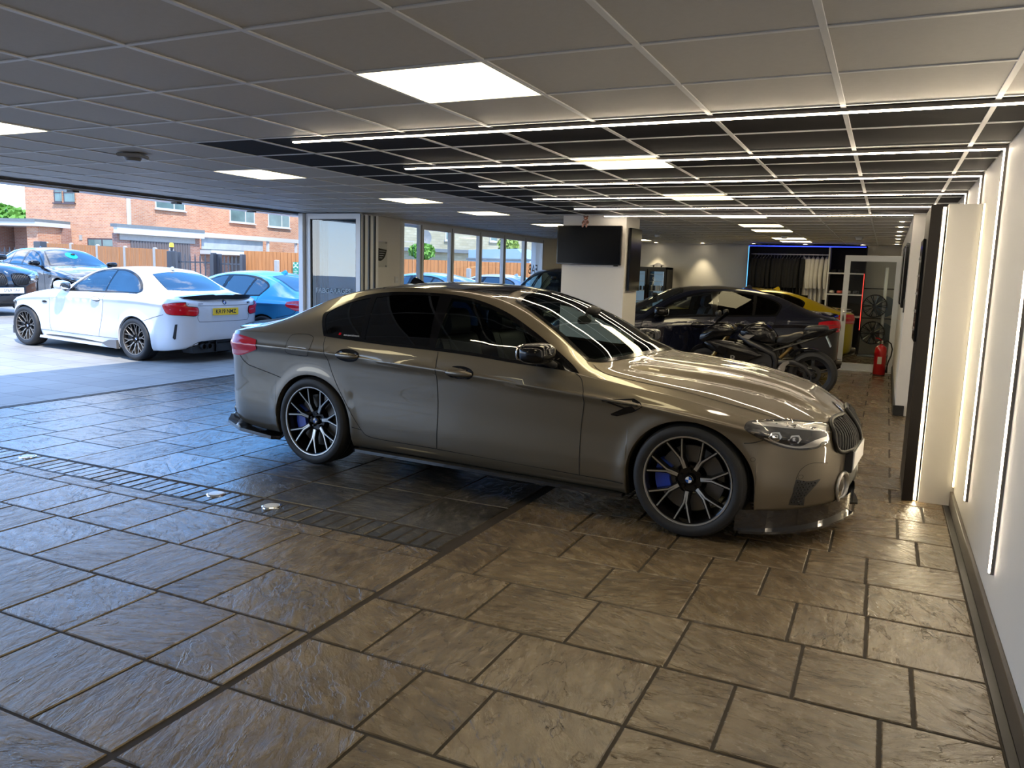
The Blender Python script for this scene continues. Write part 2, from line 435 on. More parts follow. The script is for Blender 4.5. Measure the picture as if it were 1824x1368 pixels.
# ribbed channel with white in-floor lamps
rb = MB(); rv = random.Random(5)
x = -2.13
while x > -8.0:
    w = .098; mb = MB(); mb.bbox(-w / 2 + .006, w / 2 - .006, -.125, .125, -.011, rv.uniform(-.004, .001), .006)
    o = mb.build('channel_rib', M_SLATED, floor, loc=(x - w / 2, 3.748, 0)); o.rotation_euler.z = rv.uniform(-.02, .02); x -= w
e_ = MB(); e_.box(-8.05, -2.1, 3.607, 3.622, -.011, -.002); e_.build('channel_edge', M_BLACK, floor)
for i, (x, y) in enumerate(((-5.93, 3.80), (-3.95, 3.79), (-3.45, 3.77))):
    o = empty('floor_lamp_disc', (x, y, .0), 0, ('round white in-floor lamp lens, the farthest left in the ribbed channel', 'round white in-floor lamp lens in the ribbed channel, middle of the three', 'round pale in-floor lamp lens in the ribbed channel, nearest the saloon')[i], 'floor light')
    mb = MB(); mb.lathe([(.001, .009), (.046, .008), (.052, .002)], 32, 'z'); mb.build('lens', M_WHITE, o, smooth=40)
    mb = MB(); mb.lathe([(.051, .0), (.053, .006), (.062, .004), (.064, -.003)], 32, 'z'); mb.build('bezel', M_CHROME, o, smooth=40)

# ---- ceiling
ceil = MB(); ceil.box(-8.5, 3.2, -2.6, 19.2, 2.345, 2.95); ceil = structure(ceil.build('ceiling', M_CTILE))
CX = [.545, .354, -.25, -.85, -1.45, -2.05, -2.62, -3.18, -3.72, -4.26, -4.80, -5.34, -5.88, -6.42, -6.96, -7.5, -8.04]
CY = [-2.6, -2.14, -1.53, -.92, -.31, .30, .91, 1.52, 2.13, 2.74, 3.34, 3.94] + [3.94 + .61 * k for k in range(1, 25)]
PAN = {}
for (x, y) in ((-2.05, 2.74), (-2.05, 5.16), (-2.05, 7.60), (-2.05, 10.04), (-2.05, 11.87), (-2.05, 13.09), (-2.05, 15.53), (-2.05, 16.75), (-5.34, 2.74), (-5.34, 5.16), (-5.34, 7.60), (-5.34, 9.43), (-5.34, 11.87), (-5.34, 16.75), (-2.05, -.31), (-5.34, -.31)):
    PAN[(min(range(len(CX)), key=lambda i: abs(CX[i] - x)), min(range(len(CY)), key=lambda i: abs(CY[i] - y)))] = 1
cells = []
for i in range(len(CX) - 1):
    for j in range(len(CY) - 1):
        if (i + 1, j) in PAN: continue
        x0, x1, y0, y1 = CX[i + 1], CX[i], CY[j], CY[j + 1]
        if y0 > 18.6: continue
        cells.append((x0, x1, y0, min(y1, 18.6), x0 > -4.3 and 3.9 < y0 < 9.9))
order = sorted(cells, key=lambda c: math.hypot((c[0] + c[1]) / 2, (c[2] + c[3]) / 2) + (0 if in_view((c[0] + c[1]) / 2, (c[2] + c[3]) / 2, 2.32) else 99))
rest = {False: MB(), True: MB()}
for n, (x0, x1, y0, y1, dk) in enumerate(order):
    if n < 285:
        mb = MB(); cx, cy = (x0 + x1) / 2, (y0 + y1) / 2; mb.bbox(x0 - cx + .004, x1 - cx - .004, y0 - cy + .004, y1 - cy - .004, .006, .018, .002)
        mb.build('ceiling_tile', M_CDARK if dk else M_CTILE, ceil, loc=(cx, cy, 2.318))
    else: rest[dk].box(x0 + .004, x1 - .004, y0 + .004, y1 - .004, 2.324, 2.336)
for dk in (False, True):
    if rest[dk].v: tag(rest[dk].build('ceiling_tiles', M_CDARK if dk else M_CTILE, ceil), kind='stuff')
for x in CX[1:]:
    mb = MB(); mb.bbox(-.012, .012, -2.6, 18.6, 0, .006, .001); mb.build('ceiling_grid_bar', M_TBAR, ceil, loc=(x, 0, 2.318))
for y in CY[1:]:
    if y > 18.6: continue
    mb = MB(); mb.bbox(-8.04, .545, -.010, .010, .0008, .0062, .001); mb.build('ceiling_grid_bar', M_TBAR, ceil, loc=(0, y, 2.318))
nm = {0: 'third', 1: 'x'}
plab = {(-2.05, 2.74): 'large bright ceiling light panel nearest the camera, before the first LED strip', (-2.05, 5.16): 'ceiling light panel among the black tiles, between second and third LED strips',
        (-2.05, 7.60): 'ceiling light panel among the black tiles, between third and fifth LED strips', (-2.05, 10.04): 'ceiling light panel just behind the last LED strip, right of the column',
        (-2.05, 11.87): 'ceiling light panel in the rear showroom, second behind the last LED strip', (-2.05, 13.09): 'ceiling light panel in the rear showroom, third behind the last LED strip',
        (-2.05, 15.53): 'ceiling light panel in the rear showroom beside the smoke detector', (-2.05, 16.75): 'ceiling light panel nearest the rear wall, above the hanging clothes',
        (-5.34, 2.74): 'ceiling light panel cut by the left edge of the photo', (-5.34, 5.16): 'ceiling light panel in the grey tiles above the open doors', (-5.34, 7.60): 'ceiling light panel left of the black tiles, second along its row',
        (-5.34, 9.43): 'ceiling light panel left of the black tiles, third along its row', (-5.34, 11.87): 'ceiling light panel beside the television column, near the windows', (-5.34, 16.75): 'ceiling light panel above the drinks fridge',
        (-2.05, -.31): 'ceiling light panel behind the camera on the right', (-5.34, -.31): 'ceiling light panel behind the camera on the left'}
for (i, j) in PAN:
    x0, x1, y0, y1 = CX[i], CX[i - 1], CY[j], CY[j + 1]
    key = min(plab, key=lambda k: abs(k[0] - x0) + abs(k[1] - y0))
    o = empty('ceiling_light', ((x0 + x1) / 2, (y0 + y1) / 2, 2.318), 0, plab[key], 'ceiling light')
    a, b = (x1 - x0) / 2, (y1 - y0) / 2
    fr = MB(); 
    for (p0, p1, q0, q1) in ((-a, a, -b, -b + .012), (-a, a, b - .012, b), (-a, -a + .012, -b + .012, b - .012), (a - .012, a, -b + .012, b - .012)): fr.box(p0, p1, q0, q1, -.001, .012)
    fr.build('frame', M_TBAR, o); d = MB(); d.box(-a + .012, a - .012, -b + .012, b - .012, .003, .008); d.build('diffuser', M_PANEL, o)
# ---- LED strips along the ceiling and down the right wall
SY = [4.01, 5.29, 6.52, 7.74, 8.96, 10.06]
ordn = ['first', 'second', 'third', 'fourth', 'fifth', 'last']
for k, y in enumerate(SY):
    o = empty('led_strip', (0, y, 2.30), 0, '%s white LED strip light %s' % (ordn[k], ('across the ceiling, nearest the camera, turning down the right wall', 'across the ceiling, turning down the right wall above the skirting', 'across the black ceiling tiles, wall leg behind partition', 'across the black ceiling tiles, counted from the camera', 'across the black ceiling tiles, counted from the camera', 'at the rear edge of the black ceiling tiles')[k]), 'strip light')
    x1 = .535 if k < 4 else (.40 if k == 4 else .19)
    p = MB(); p.box(-3.46, x1, -.016, .016, .004, .022); p.build('strip_housing', M_STRIPEDGE, o)
    d = MB(); d.box(-3.45, x1, -.009, .009, -.002, .004); d.build('strip_diffuser', M_STRIP, o)
    if k < 4:
        zb = (.25, .26, .4, .4)[k]
        p = MB(); p.box(.531, .545, -.016, .016, zb - 2.30, .02); p.build('wall_housing', M_STRIPEDGE, o)
        d = MB(); d.box(.525, .531, -.009, .009, zb - 2.295, .0); d.build('wall_diffuser', M_STRIP, o)

# ---- walls
def wall(name, x0, x1, y0, y1, z0=0, z1=2.345, m=M_WALL):
    mb = MB(); mb.box(x0, x1, y0, y1, z0, z1); return structure(mb.build(name, m))
wall('wall_right', .545, .75, -2.6, 10.2)
wall('wall_right_rear', .205, .75, 10.2, 18.6)
wall('wall_back', -8.3, 3.2, 18.6, 18.8)
wall('wall_front', -8.3, 3.2, -2.8, -2.6)
wall('wall_partition', .33, .545, 6.17, 6.45, 0, 2.08)
wall('wall_left_pier', -8.12, -7.15, 9.95, 10.83)
wall('wall_left_pier_rear', -7.3, -7.12, 16.62, 18.6)
wall('wall_left_header', -7.2, -7.1, 10.83, 16.62, 2.29)
sk = MB(); sk.bbox(.524, .545, -2.6, 6.17, 0, .105, .003); structure(sk.build('baseboard_right', M_SKIRT))
sk = MB(); sk.bbox(.49, .524, -2.6, 6.17, -.011, .001, .001); structure(sk.build('baseboard_right_gap', M_SKIRTB))
sk = MB(); sk.bbox(.185, .30, 10.17, 10.2, 0, .12, .003); structure(sk.build('baseboard_rear', M_SKIRTB))
sk = MB(); sk.bbox(.185, .205, 10.2, 15.2, 0, .12, .003); structure(sk.build('baseboard_rear', M_SKIRTB))
# ================================================================ car builder
# car frame: origin on the ground below the rear axle, +x forward, +y left, +z up
PROF = pchip([0, .06, .18, .34, .55, .78, .92, 1.0, 1.10, 1.45, 2.0], [.915, .938, .958, .966, .966, .974, .982, 1.0, .990, .975, .945])

class CarShape:
    def __init__(s, S):
        s.S = S
        g = lambda k: pchip([a for a, b in S[k]], [b for a, b in S[k]])
        s.W, s.zb, s.zc, s.zs, s.yr, s.zr, s.zt = [g(k) for k in ('W', 'zb', 'zc', 'zs', 'yr', 'zr', 'zt')]
        s.nose = S['nose']; s.tail = S['tail']       # (start, end, zmid, pw, ptop, pbot)
        s.arch = S['arch']                           # [(x, z, rx, rz)]
    def fac(s, x):
        fw = np.ones_like(x); ft = np.ones_like(x); fb = np.ones_like(x); zm = np.full_like(x, .5)
        for (a, b, zmid, pw, pt, pb) in (s.nose, s.tail):
            u = (x - a) / (b - a); k = u > 0; uu = np.clip(u, 0, 1)
            fw = np.where(k, (1 - uu**pw)**(1 / pw), fw); ft = np.where(k, (1 - uu**pt)**(1 / pt), ft); fb = np.where(k, (1 - uu**pb)**(1 / pb), fb)
            zm = np.where(k, zmid, zm)
        return fw, ft, fb, zm
    def stations(s, step):
        na, nb = s.nose[0], s.nose[1]; ta, tb = s.tail[0], s.tail[1]
        X = []
        th = np.linspace(0, PI / 2, max(14, int(34 * .02 / step)))
        X += list(na + (nb - na) * np.sin(th)); X += list(ta + (tb - ta) * np.sin(th))
        X += list(np.arange(ta, na, step))
        for (xa, za, rx, rz) in s.arch:
            X = [x for x in X if not (xa - rx - .3 * step < x < xa + rx + .3 * step)]
            X += list(xa + rx * np.cos(np.linspace(0, PI, int(1.6 * rx / step * 1.25)))) + [xa - rx - .0008, xa + rx + .0008]
        X = sorted(X); out = [X[0]]
        for x in X[1:]:
            if x - out[-1] > .0006: out.append(x)
        return np.array(out)
    def grid(s, step=.022, rows=(36, 10, 14, 22)):
        S = s.S; X = s.stations(step); fw, ft, fb, zm = s.fac(X)
        T = lambda z: zm + (z - zm) * ft
        zc, zs, zr, zt = T(s.zc(X)), T(s.zs(X)), T(s.zr(X)), T(s.zt(X)); zb = zm + (s.zb(X) - zm) * fb
        Wx = s.W(X) * fw; yr = s.yr(X) * fw
        za = zb.copy()
        for (xa, z0, rx, rz) in s.arch:
            u = (X - xa) / rx; k = np.abs(u) <= 1.0000001
            za = np.where(k, np.maximum(zb, z0 + rz * np.sqrt(np.clip(1 - u**2, 0, 1))), za)
        n1, n2, n3, n4 = rows
        def side(z):
            q = np.where(z <= zc, (z - zb) / np.maximum(zc - zb, 1e-6), 1 + (z - zc) / np.maximum(zs - zc, 1e-6))
            y = Wx * PROF(np.clip(q, 0, 2))
            for (xa, z0, rx, rz) in s.arch:
                r = np.hypot((X - xa) / rx, (z - z0) / rz)
                y = y + S.get('flare', .012) * np.exp(-(np.maximum(r - 1, 0) / .17)**2) * (z > z0 - .3) * np.clip((2.2 - r), 0, 1)
            return y
        R = []
        y0_ = side(za)
        for j in range(5): R.append((y0_ * (j / 5), za + 0 * X))
        for j in range(n1): z = za + (zc - za) * (j / (n1 - 1)); R.append((side(z), z))
        for j in range(1, n2): z = zc + (zs - zc) * (j / (n2 - 1)); R.append((side(z), z))
        ys = side(zs); hgt = np.clip((zr - zs) / .4, 0, 1)
        for j in range(1, n3):
            t = j / (n3 - 1)
            R.append((ys + (yr - ys) * t + .022 * np.sin(PI * t) * (.35 + .65 * hgt) * fw, zs + (zr - zs) * (t + .18 * (1 - hgt) * math.sin(PI * t) * .6)))
        for j in range(1, n4):
            t = (j / (n4 - 1))**1.25
            z = zr + (zt - zr) * (1 - (1 - t)**2.0); y = yr * (1 - t)
            if 'ridge' in S: z = z + S['ridge'](X, y) * np.minimum(fw, ft)
            R.append((y, z))
        Y = np.array([r[0] for r in R]).T; Z = np.array([r[1] for r in R]).T
        Y = Y[:, ::1]; s.X, s.rows = X, (n1 + 5, n2, n3, n4)
        return X, Y, Z

def norm_map(V, F):
    me = bpy.data.meshes.new('tmp'); me.from_pydata([tuple(v) for v in V], [], F); me.update()
    nv = np.zeros(len(V) * 3); me.vertex_normals.foreach_get('vector', nv)
    bpy.data.meshes.remove(me); return nv.reshape(-1, 3)

class Car:
    def __init__(s, name, S, loc, yaw, label, pitch=0.0, step=.022, rows=(36, 10, 14, 22), group=None):
        s.S = S; s.sh = CarShape(S)
        s.root = empty(name, loc, yaw, label, 'car', group); s.root.rotation_euler = (0, -pitch, yaw) if pitch else (0, 0, yaw)
        X, Y, Z = s.sh.grid(step, rows); n, m = Y.shape
        # full width: right side (y<0) sill -> centre -> left side sill
        V = np.zeros((n, 2 * m - 1, 3))
        V[:, :m, 0] = X[:, None]; V[:, :m, 1] = -Y; V[:, :m, 2] = Z
        V[:, m:, 0] = X[:, None]; V[:, m:, 1] = Y[:, ::-1][:, 1:]; V[:, m:, 2] = Z[:, ::-1][:, 1:]
        s.V = V.reshape(-1, 3); q = 2 * m - 1; s.q_ = q
        I = np.arange(n * q).reshape(n, q)
        F = np.stack([I[:-1, :-1], I[1:, :-1], I[1:, 1:], I[:-1, 1:]], -1).reshape(-1, 4)
        s.fj = np.tile(np.arange(q - 1), n - 1); s.m = m
        s.F = F; s.bvh = BVHTree.FromPolygons([tuple(v) for v in s.V], [tuple(f) for f in F.tolist()])
        s.N = norm_map(s.V, F.tolist()); s.C = s.V[F].mean(1)
        jj0 = np.minimum(s.fj, s.q_ - 2 - s.fj); s.cut = (jj0 < 5) & (s.C[:, 0] > s.sh.tail[0]) & (s.C[:, 0] < s.sh.nose[0] + .05); s.cut |= (jj0 < 5) & (s.C[:, 2] > s.sh.arch[0][1] - .02) & ((np.abs(s.C[:, 0] - s.sh.arch[0][0]) < s.sh.arch[0][2] + .01) | (np.abs(s.C[:, 0] - s.sh.arch[1][0]) < s.sh.arch[1][2] + .01)); s.paint = S['paint']; s.q = q; s.n = n; s.I = I
        s.side_z = lambda x: float(s.sh.zs(x))
    def hit(s, a, b, axis, sgn=-1):
        """project (a,b) onto the body: axis y: (x,z) from side sgn; axis z: (x,y) from above; axis x: (y,z) from front(+1)/rear(-1)"""
        if axis == 'y': o, d = Vector((a, sgn * 3, b)), Vector((0, -sgn, 0))
        elif axis == 'z': o, d = Vector((a, b, 4)), Vector((0, 0, -1))
        else: o, d = Vector((sgn * 6, a, b)), Vector((-sgn, 0, 0))
        r = s.bvh.ray_cast(o, d)
        if r[0] is None: return None
        f = s.F[r[2]]; P = r[0]; w = 1 / (np.linalg.norm(s.V[f] - np.array(P), axis=1)**2 + 1e-7)
        nn = (s.N[f] * w[:, None]).sum(0); nn = Vector(nn / np.linalg.norm(nn))
        if nn.dot(d) > 0: nn = -nn
        return P, nn
    def patch(s, name, poly, axis, m, parent=None, off=.002, step=.03, sgn=-1, hole=None, mirror=False, holes=None, thick=0.0):
        """sheet with outline poly laid on the body surface"""
        P2 = [Vector(p) for p in poly]; E = [(i, (i + 1) % len(poly)) for i in range(len(poly))]
        hs = list(holes or []) + ([hole] if hole else [])
        for h in hs:
            k = len(P2); P2 += [Vector(p) for p in h]; E += [(k + i, k + (i + 1) % len(h)) for i in range(len(h))]
        xs = [p[0] for p in poly]; ys = [p[1] for p in poly]
        gx = np.arange(min(xs), max(xs), step); gy = np.arange(min(ys), max(ys), step * .87)
        if len(gx) and len(gy):
            GX, GY = np.meshgrid(gx, gy); GX = GX + (np.arange(len(gy)) % 2)[:, None] * step / 2; GX = GX.ravel(); GY = GY.ravel()
            k = inside(poly, GX, GY) & (edge_dist(poly, GX, GY) > step * .45)
            for h in hs: k &= ~inside(h, GX, GY) & (edge_dist(h, GX, GY) > step * .45)
            P2 += [Vector((a, b)) for a, b in zip(GX[k], GY[k])]
        r = delaunay_2d_cdt(P2, E, [], 1 if not hs else 0, 1e-6)
        vs, fs = r[0], r[2]
        if fs:
            c = np.array([[(vs[f[0]][t] + vs[f[1]][t] + vs[f[2]][t]) / 3 for t in (0, 1)] for f in fs])
            k = inside(poly, c[:, 0], c[:, 1])
            for h in hs: k &= ~inside(h, c[:, 0], c[:, 1])
            fs = [f for f, q in zip(fs, k) if q]
        P = []; Nn = []
        last = None
        for v in vs:
            hh = s.hit(v[0], v[1], axis, sgn)
            if hh is None:
                P.append(None); Nn.append(None)
            else: P.append(hh[0] + hh[1] * off); Nn.append(hh[1])
        fs = [f for f in fs if all(P[i] is not None for i in f)]
        P = [p if p is not None else Vector((0, 0, .6)) for p in P]; Nn = [q if q is not None else Vector((0, 0, 1)) for q in Nn]
        used = sorted({i for f in fs for i in f}); mp = {u: i for i, u in enumerate(used)}
        P = [P[u] for u in used]; Nn = [Nn[u] for u in used]; fs = [tuple(mp[i] for i in f) for f in fs]
        if mirror:
            k = len(P); P += [Vector((p.x, -p.y, p.z)) for p in P]; Nn += [Vector((q.x, -q.y, q.z)) for q in Nn]
            fs += [tuple(i + k for i in f[::-1]) for f in fs]
        fo = []
        for f in fs:
            a, b, c = (P[i] for i in f); nn = (b - a).cross(c - a)
            fo.append(f if nn.dot(Nn[f[0]]) > 0 else f[::-1])
        me = bpy.data.meshes.new(name); me.from_pydata([tuple(p) for p in P], [], fo); me.update()
        me.materials.append(m); me.shade_smooth()
        if fo: me.normals_split_custom_set_from_vertices([tuple(q) for q in Nn])
        o = bpy.data.objects.new(name, me); COL.objects.link(o); o.parent = parent or s.root
        return o
    def both(s, name, poly, axis, m, **k):
        a = s.patch(name, poly, axis, m, sgn=-1, **k)
        me = a.data.copy(); me.transform(Matrix.Diagonal((1, -1, 1, 1))); me.flip_normals()
        b = bpy.data.objects.new(name, me); COL.objects.link(b); b.parent = a.parent
        return a, b
    def ribbon(s, name, lines, axis, m, width=.004, off=.0015, sgn=-1, mirror=True, parent=None):
        mb = MB()
        for line in lines:
            pts = []
            for i in range(len(line) - 1):
                a, b = Vector(line[i]), Vector(line[i + 1]); k = max(1, int((b - a).length / .02))
                pts += [a.lerp(b, t / k) for t in range(k)]
            pts.append(Vector(line[-1])); L = []; 
            for i, p in enumerate(pts):
                d = pts[min(i + 1, len(pts) - 1)] - pts[max(i - 1, 0)]
                if d.length < 1e-9: continue
                nn = Vector((-d.y, d.x)).normalized() * width / 2
                h1 = s.hit(*(p + nn), axis, sgn); h2 = s.hit(*(p - nn), axis, sgn)
                if h1 and h2: L.append((h1[0] + h1[1] * off, h2[0] + h2[1] * off))
                else: L.append(None)
            for a, b in zip(L, L[1:]):
                if a and b and (a[0] - b[0]).length < .12:
                    vs = [a[0], a[1], b[1], b[0]]
                    mb.add(vs, [(0, 1, 2, 3)])
                    if mirror: mb.add([(v.x, -v.y, v.z) for v in vs], [(3, 2, 1, 0)])
        return mb.build(name, m, parent or s.root)
    def cut_side(s, poly, margin=.012):
        c = s.C; k = inside(poly, c[:, 0], c[:, 2]) & (edge_dist(poly, c[:, 0], c[:, 2]) > margin)
        n1, n2, n3, n4 = s.sh.rows; lo = n1 + n2 - 4; hi = n1 + n2 + n3 - 2
        jj = np.minimum(s.fj, s.q - 2 - s.fj)
        s.cut |= k & (jj >= lo) & (jj < hi)
    def cut_top(s, poly, margin=.012):
        c = s.C; k = inside(poly, c[:, 0], c[:, 1]) & (edge_dist(poly, c[:, 0], c[:, 1]) > margin)
        n1, n2, n3, n4 = s.sh.rows; jj = np.minimum(s.fj, s.q - 2 - s.fj)
        s.cut |= k & (jj >= n1 + n2 + n3 - 4)
    def window(s, name, poly, m, frame, border=.028, axis='y', off=.003, step=.04):
        """pane with an opaque black border over a real opening"""
        inn = inset(poly, border)
        if axis == 'y':
            s.cut_side(poly, border * .5); g = s.both(name, inn, axis, m, off=off - .001, step=step)
            s.both('window_surround', poly, axis, frame, off=off, step=.05, hole=inn)
        else:
            s.cut_top(poly, border * .5); g = s.patch(name, inn, axis, m, off=off - .001, step=step)
            s.patch('window_surround', poly, axis, frame, off=off, step=.05, hole=inn)
        return g
    def finish(s, lining=True, x0=None, x1=None):
        keep = ~s.cut; F = s.F[keep]
        me = bpy.data.meshes.new('body'); me.from_pydata([tuple(v) for v in s.V], [], F.tolist()); me.update()
        me.materials.append(s.paint); me.shade_smooth()
        o = bpy.data.objects.new('body', me); COL.objects.link(o); o.parent = s.root; s.body = o
        bm = bmesh.new(); bm.from_mesh(me); bmesh.ops.delete(bm, geom=[v for v in bm.verts if not v.link_faces], context='VERTS'); bm.to_mesh(me); bm.free()
        me.normals_split_custom_set_from_vertices([tuple(v) for v in s.N[np.unique(F)]]) if len(np.unique(F)) == len(me.vertices) else None
        if lining:
            x0 = s.S['cabin'][0] if x0 is None else x0; x1 = s.S['cabin'][1] if x1 is None else x1
            n1, n2, n3, n4 = s.sh.rows; jj = np.minimum(s.fj, s.q - 2 - s.fj)
            k = keep & (jj >= n1 // 2) & (s.C[:, 0] > x0) & (s.C[:, 0] < x1)
            Fl = s.F[k]; V2 = s.V - s.N * .03
            u = np.unique(Fl); mp = {a: i for i, a in enumerate(u)}
            me = bpy.data.meshes.new('cabin_lining'); me.from_pydata([tuple(v) for v in V2[u]], [], [[mp[a] for a in f] for f in Fl.tolist()]); me.update()
            me.materials.append(M_LINING); o = bpy.data.objects.new('cabin_lining', me); COL.objects.link(o); o.parent = s.root
        # wheel arches: returned lip and dark liner
        for (xa, za, rx, rz) in s.sh.arch:
            zb0 = float(s.sh.zb(xa - rx)); zb1 = float(s.sh.zb(xa + rx))
            an = np.linspace(0, PI, 41); pts = [(xa + rx, zb1)] + [(xa + rx * math.cos(a), za + rz * math.sin(a)) for a in an] + [(xa - rx, zb0)]
            for sg in (-1, 1):
                lip = MB(); lin = MB(); L0 = []; L1 = []; L2 = []
                for (x, z) in pts:
                    cx, cz = xa + (x - xa) * 1.004, (za + (z - za) * 1.004 if z > za else z + .004)
                    h = s.hit(cx, cz, 'y', -1); y = abs(h[0].y) if h else float(s.sh.W(x)) * .95
                    L0.append((x, sg * y, z)); L1.append((xa + (x - xa) * .985, sg * (y - .035), za + (z - za) * .985 if z > za else z)); L2.append((x, sg * .52, z))
                n = len(pts)
                for i in range(n - 1):
                    lip.add([L0[i], L0[i + 1], L1[i + 1], L1[i]], [(0, 1, 2, 3)]); lin.add([L1[i], L1[i + 1], L2[i + 1], L2[i]], [(0, 1, 2, 3)])
                lin.add(L2, [tuple(range(n))])
                lip.build('arch_lip', s.paint, s.root, smooth=60); lin.build('wheel_arch_liner', M_BLACK, s.root)
        # underbody
        ub = MB(); a, b = s.sh.arch[0], s.sh.arch[1]
        if a[0] > b[0]: a, b = b, a
        zf = s.S.get('floor', .17)
        ub.box(s.sh.tail[1] + .26, s.sh.nose[1] - .28, -.42, .42, zf + .02, .40)
        ub.box(a[0] + a[2] + .02, b[0] - b[2] - .02, -.84, .84, zf + .02, .34)
        ub.box(s.sh.tail[1] + .30, a[0] - a[2] - .02, -.60, .60, zf + .05, .4)
        ub.box(b[0] + b[2] + .02, s.sh.nose[1] - .22, -.5, .5, zf + .02, .4)
        ub.build('underbody', M_BLACK, s.root)
        return s

def wheel(parent, x, y, z, side, K):
    """wheel with tyre, rim, spokes, cap, disc; outer face looks to -y for side=-1"""
    key = K['name']
    R_, r_, w_ = K['R'], K['rim'], K['w']
    if 'cache' not in K:
        t = MB(); sw = R_ - r_
        t.lathe([(r_ - .004, .018), (r_ + .002, .004), (r_ + .25 * sw, -.006), (r_ + .55 * sw, -.008), (r_ + .8 * sw, .002), (R_ - .008, .016), (R_ - .001, .03),
                 (R_, .05), (R_, w_ * .30), (R_ - .006, w_ * .30 + .002), (R_ - .006, w_ * .34), (R_, w_ * .34 + .002), (R_, w_ * .48), (R_ - .006, w_ * .48 + .002), (R_ - .006, w_ * .52), (R_, w_ * .52 + .002),
                 (R_, w_ * .66), (R_ - .006, w_ * .66 + .002), (R_ - .006, w_ * .70), (R_, w_ * .70 + .002), (R_, w_ - .05), (R_ - .01, w_ - .018), (r_ + .5 * sw, w_), (r_, w_ - .02)], K.get('seg', 72))
        rim = MB(); rim.lathe([(r_, .012), (r_ - .004, .006), (r_ - .016, .012), (r_ - .022, .03), (r_ - .03, .09), (r_ - .05, .15), (r_ - .05, w_ - .03), (r_, w_ - .02)], K.get('seg', 72))
        rim.lathe([(.001, .075), (.075, .07), (.082, .085), (.085, .14), (.001, .14)], 32)
        lip = MB(); lip.lathe([(r_ + .001, .008), (r_ - .001, .001), (r_ - .009, .002), (r_ - .012, .012)], K.get('seg', 72))
        disc = MB(); disc.lathe([(.1, .10), (K.get('disc', .19), .10), (K.get('disc', .19), .125), (.1, .125)], 48, closed=True)
        for k in range(K.get('holes', 0)):
            pass
        cap = MB(); cap.lathe([(.001, .046), (.026, .046), (.03, .05), (.034, .06), (.036, .075)], 28)
        blk = MB(); fac = MB()
        def bar(mb, pts, wd, y0, dep):
            """pts [(r, angle, y)]"""
            P = [Vector((r * math.cos(a), yy, r * math.sin(a))) for r, a, yy in pts]; L = []
            for i, p in enumerate(P):
                d = P[min(i + 1, len(P) - 1)] - P[max(i - 1, 0)]; nn = Vector((-d.z, 0, d.x)).normalized() * (wd[i] if isinstance(wd, (list, tuple)) else wd) / 2
                L.append((p + nn + Vector((0, y0, 0)), p - nn + Vector((0, y0, 0)), p - nn * 1.5 + Vector((0, y0 + dep, 0)), p + nn * 1.5 + Vector((0, y0 + dep, 0))))
            vs = [q for l in L for q in l]
            fs = [(4 * i + k, 4 * i + (k + 1) % 4, 4 * i + 4 + (k + 1) % 4, 4 * i + 4 + k) for i in range(len(P) - 1) for k in range(4)] + [(0, 1, 2, 3), tuple(4 * (len(P) - 1) + k for k in (3, 2, 1, 0))]
            mb.add(vs, fs)
        n = K['n']; ym = lambda r: .012 + .045 * (1 - (r / r_))**1.3
        for k in range(n):
            a = K['a0'] + 2 * PI * k / n
            if K['style'] == 'V':
                for q in (-1, 1):
                    rr = [.072, .10, .14, .20, r_ - .008]; da = [.075, .056, .046, .143, K['da']]
                    pts = [(r, a + q * d_, ym(r)) for r, d_ in zip(rr, da)]
                    bar(blk, pts, [.026, .022, .02, .018, .018], .004, .035)
                    bar(fac, pts, [.0085, .0085, .0075, .0065, .0065], .002, .004)
                bar(fac, [(.072, a, ym(.072)), (.092, a, ym(.092))], .014, .002, .004)
            else:
                bar(blk, [(.07, a, ym(.07)), (.13, a, ym(.13))], [.03, .022], .004, .03)
                bar(fac, [(.07, a, ym(.07)), (.13, a, ym(.13))], [.018, .014], .002, .004)
                for q in (-1, 1):
                    pts = [(.125, a, ym(.125)), (.175, a + q * K['da'] * .45, ym(.175)), (r_ - .008, a + q * K['da'], ym(r_))]
                    bar(blk, pts, [.018, .016, .016], .004, .03); bar(fac, pts, [.011, .010, .010], .002, .004)
        for k in range(5):
            a = 2 * PI * k / 5 + .3; blk.lathe([(.001, .055), (.009, .055), (.0095, .075)], 8, M=Matrix.Translation((.054 * math.cos(a), 0, .054 * math.sin(a))))
        em = MB(); em.lathe([(.001, .0445), (.0245, .0452)], 24); 
        eb = MB()
        for k in (0, 2):
            a0 = k * PI / 2; vs = [(0, .0440, 0)] + [(.0195 * math.cos(a0 + t * PI / 16), .0440, .0195 * math.sin(a0 + t * PI / 16)) for t in range(9)]
            eb.add(vs, [(0, i, i + 1) for i in range(1, 9)])
        ew = MB()
        for k in (1, 3):
            a0 = k * PI / 2; vs = [(0, .0440, 0)] + [(.0195 * math.cos(a0 + t * PI / 16), .0440, .0195 * math.sin(a0 + t * PI / 16)) for t in range(9)]
            ew.add(vs, [(0, i, i + 1) for i in range(1, 9)])
        cal = MB(); ca = K.get('cal', PI)
        n_ = 10
        for i in range(n_):
            a1 = ca - .5 + i / n_; a2 = ca - .5 + (i + 1) / n_
            vs = [(r * math.cos(a), yy, r * math.sin(a)) for a in (a1, a2) for r in (.125, .215) for yy in (.068, .14)]
            cal.add(vs, [(0, 1, 3, 2), (4, 6, 7, 5), (0, 4, 5, 1), (2, 3, 7, 6), (0, 2, 6, 4), (1, 5, 7, 3)])
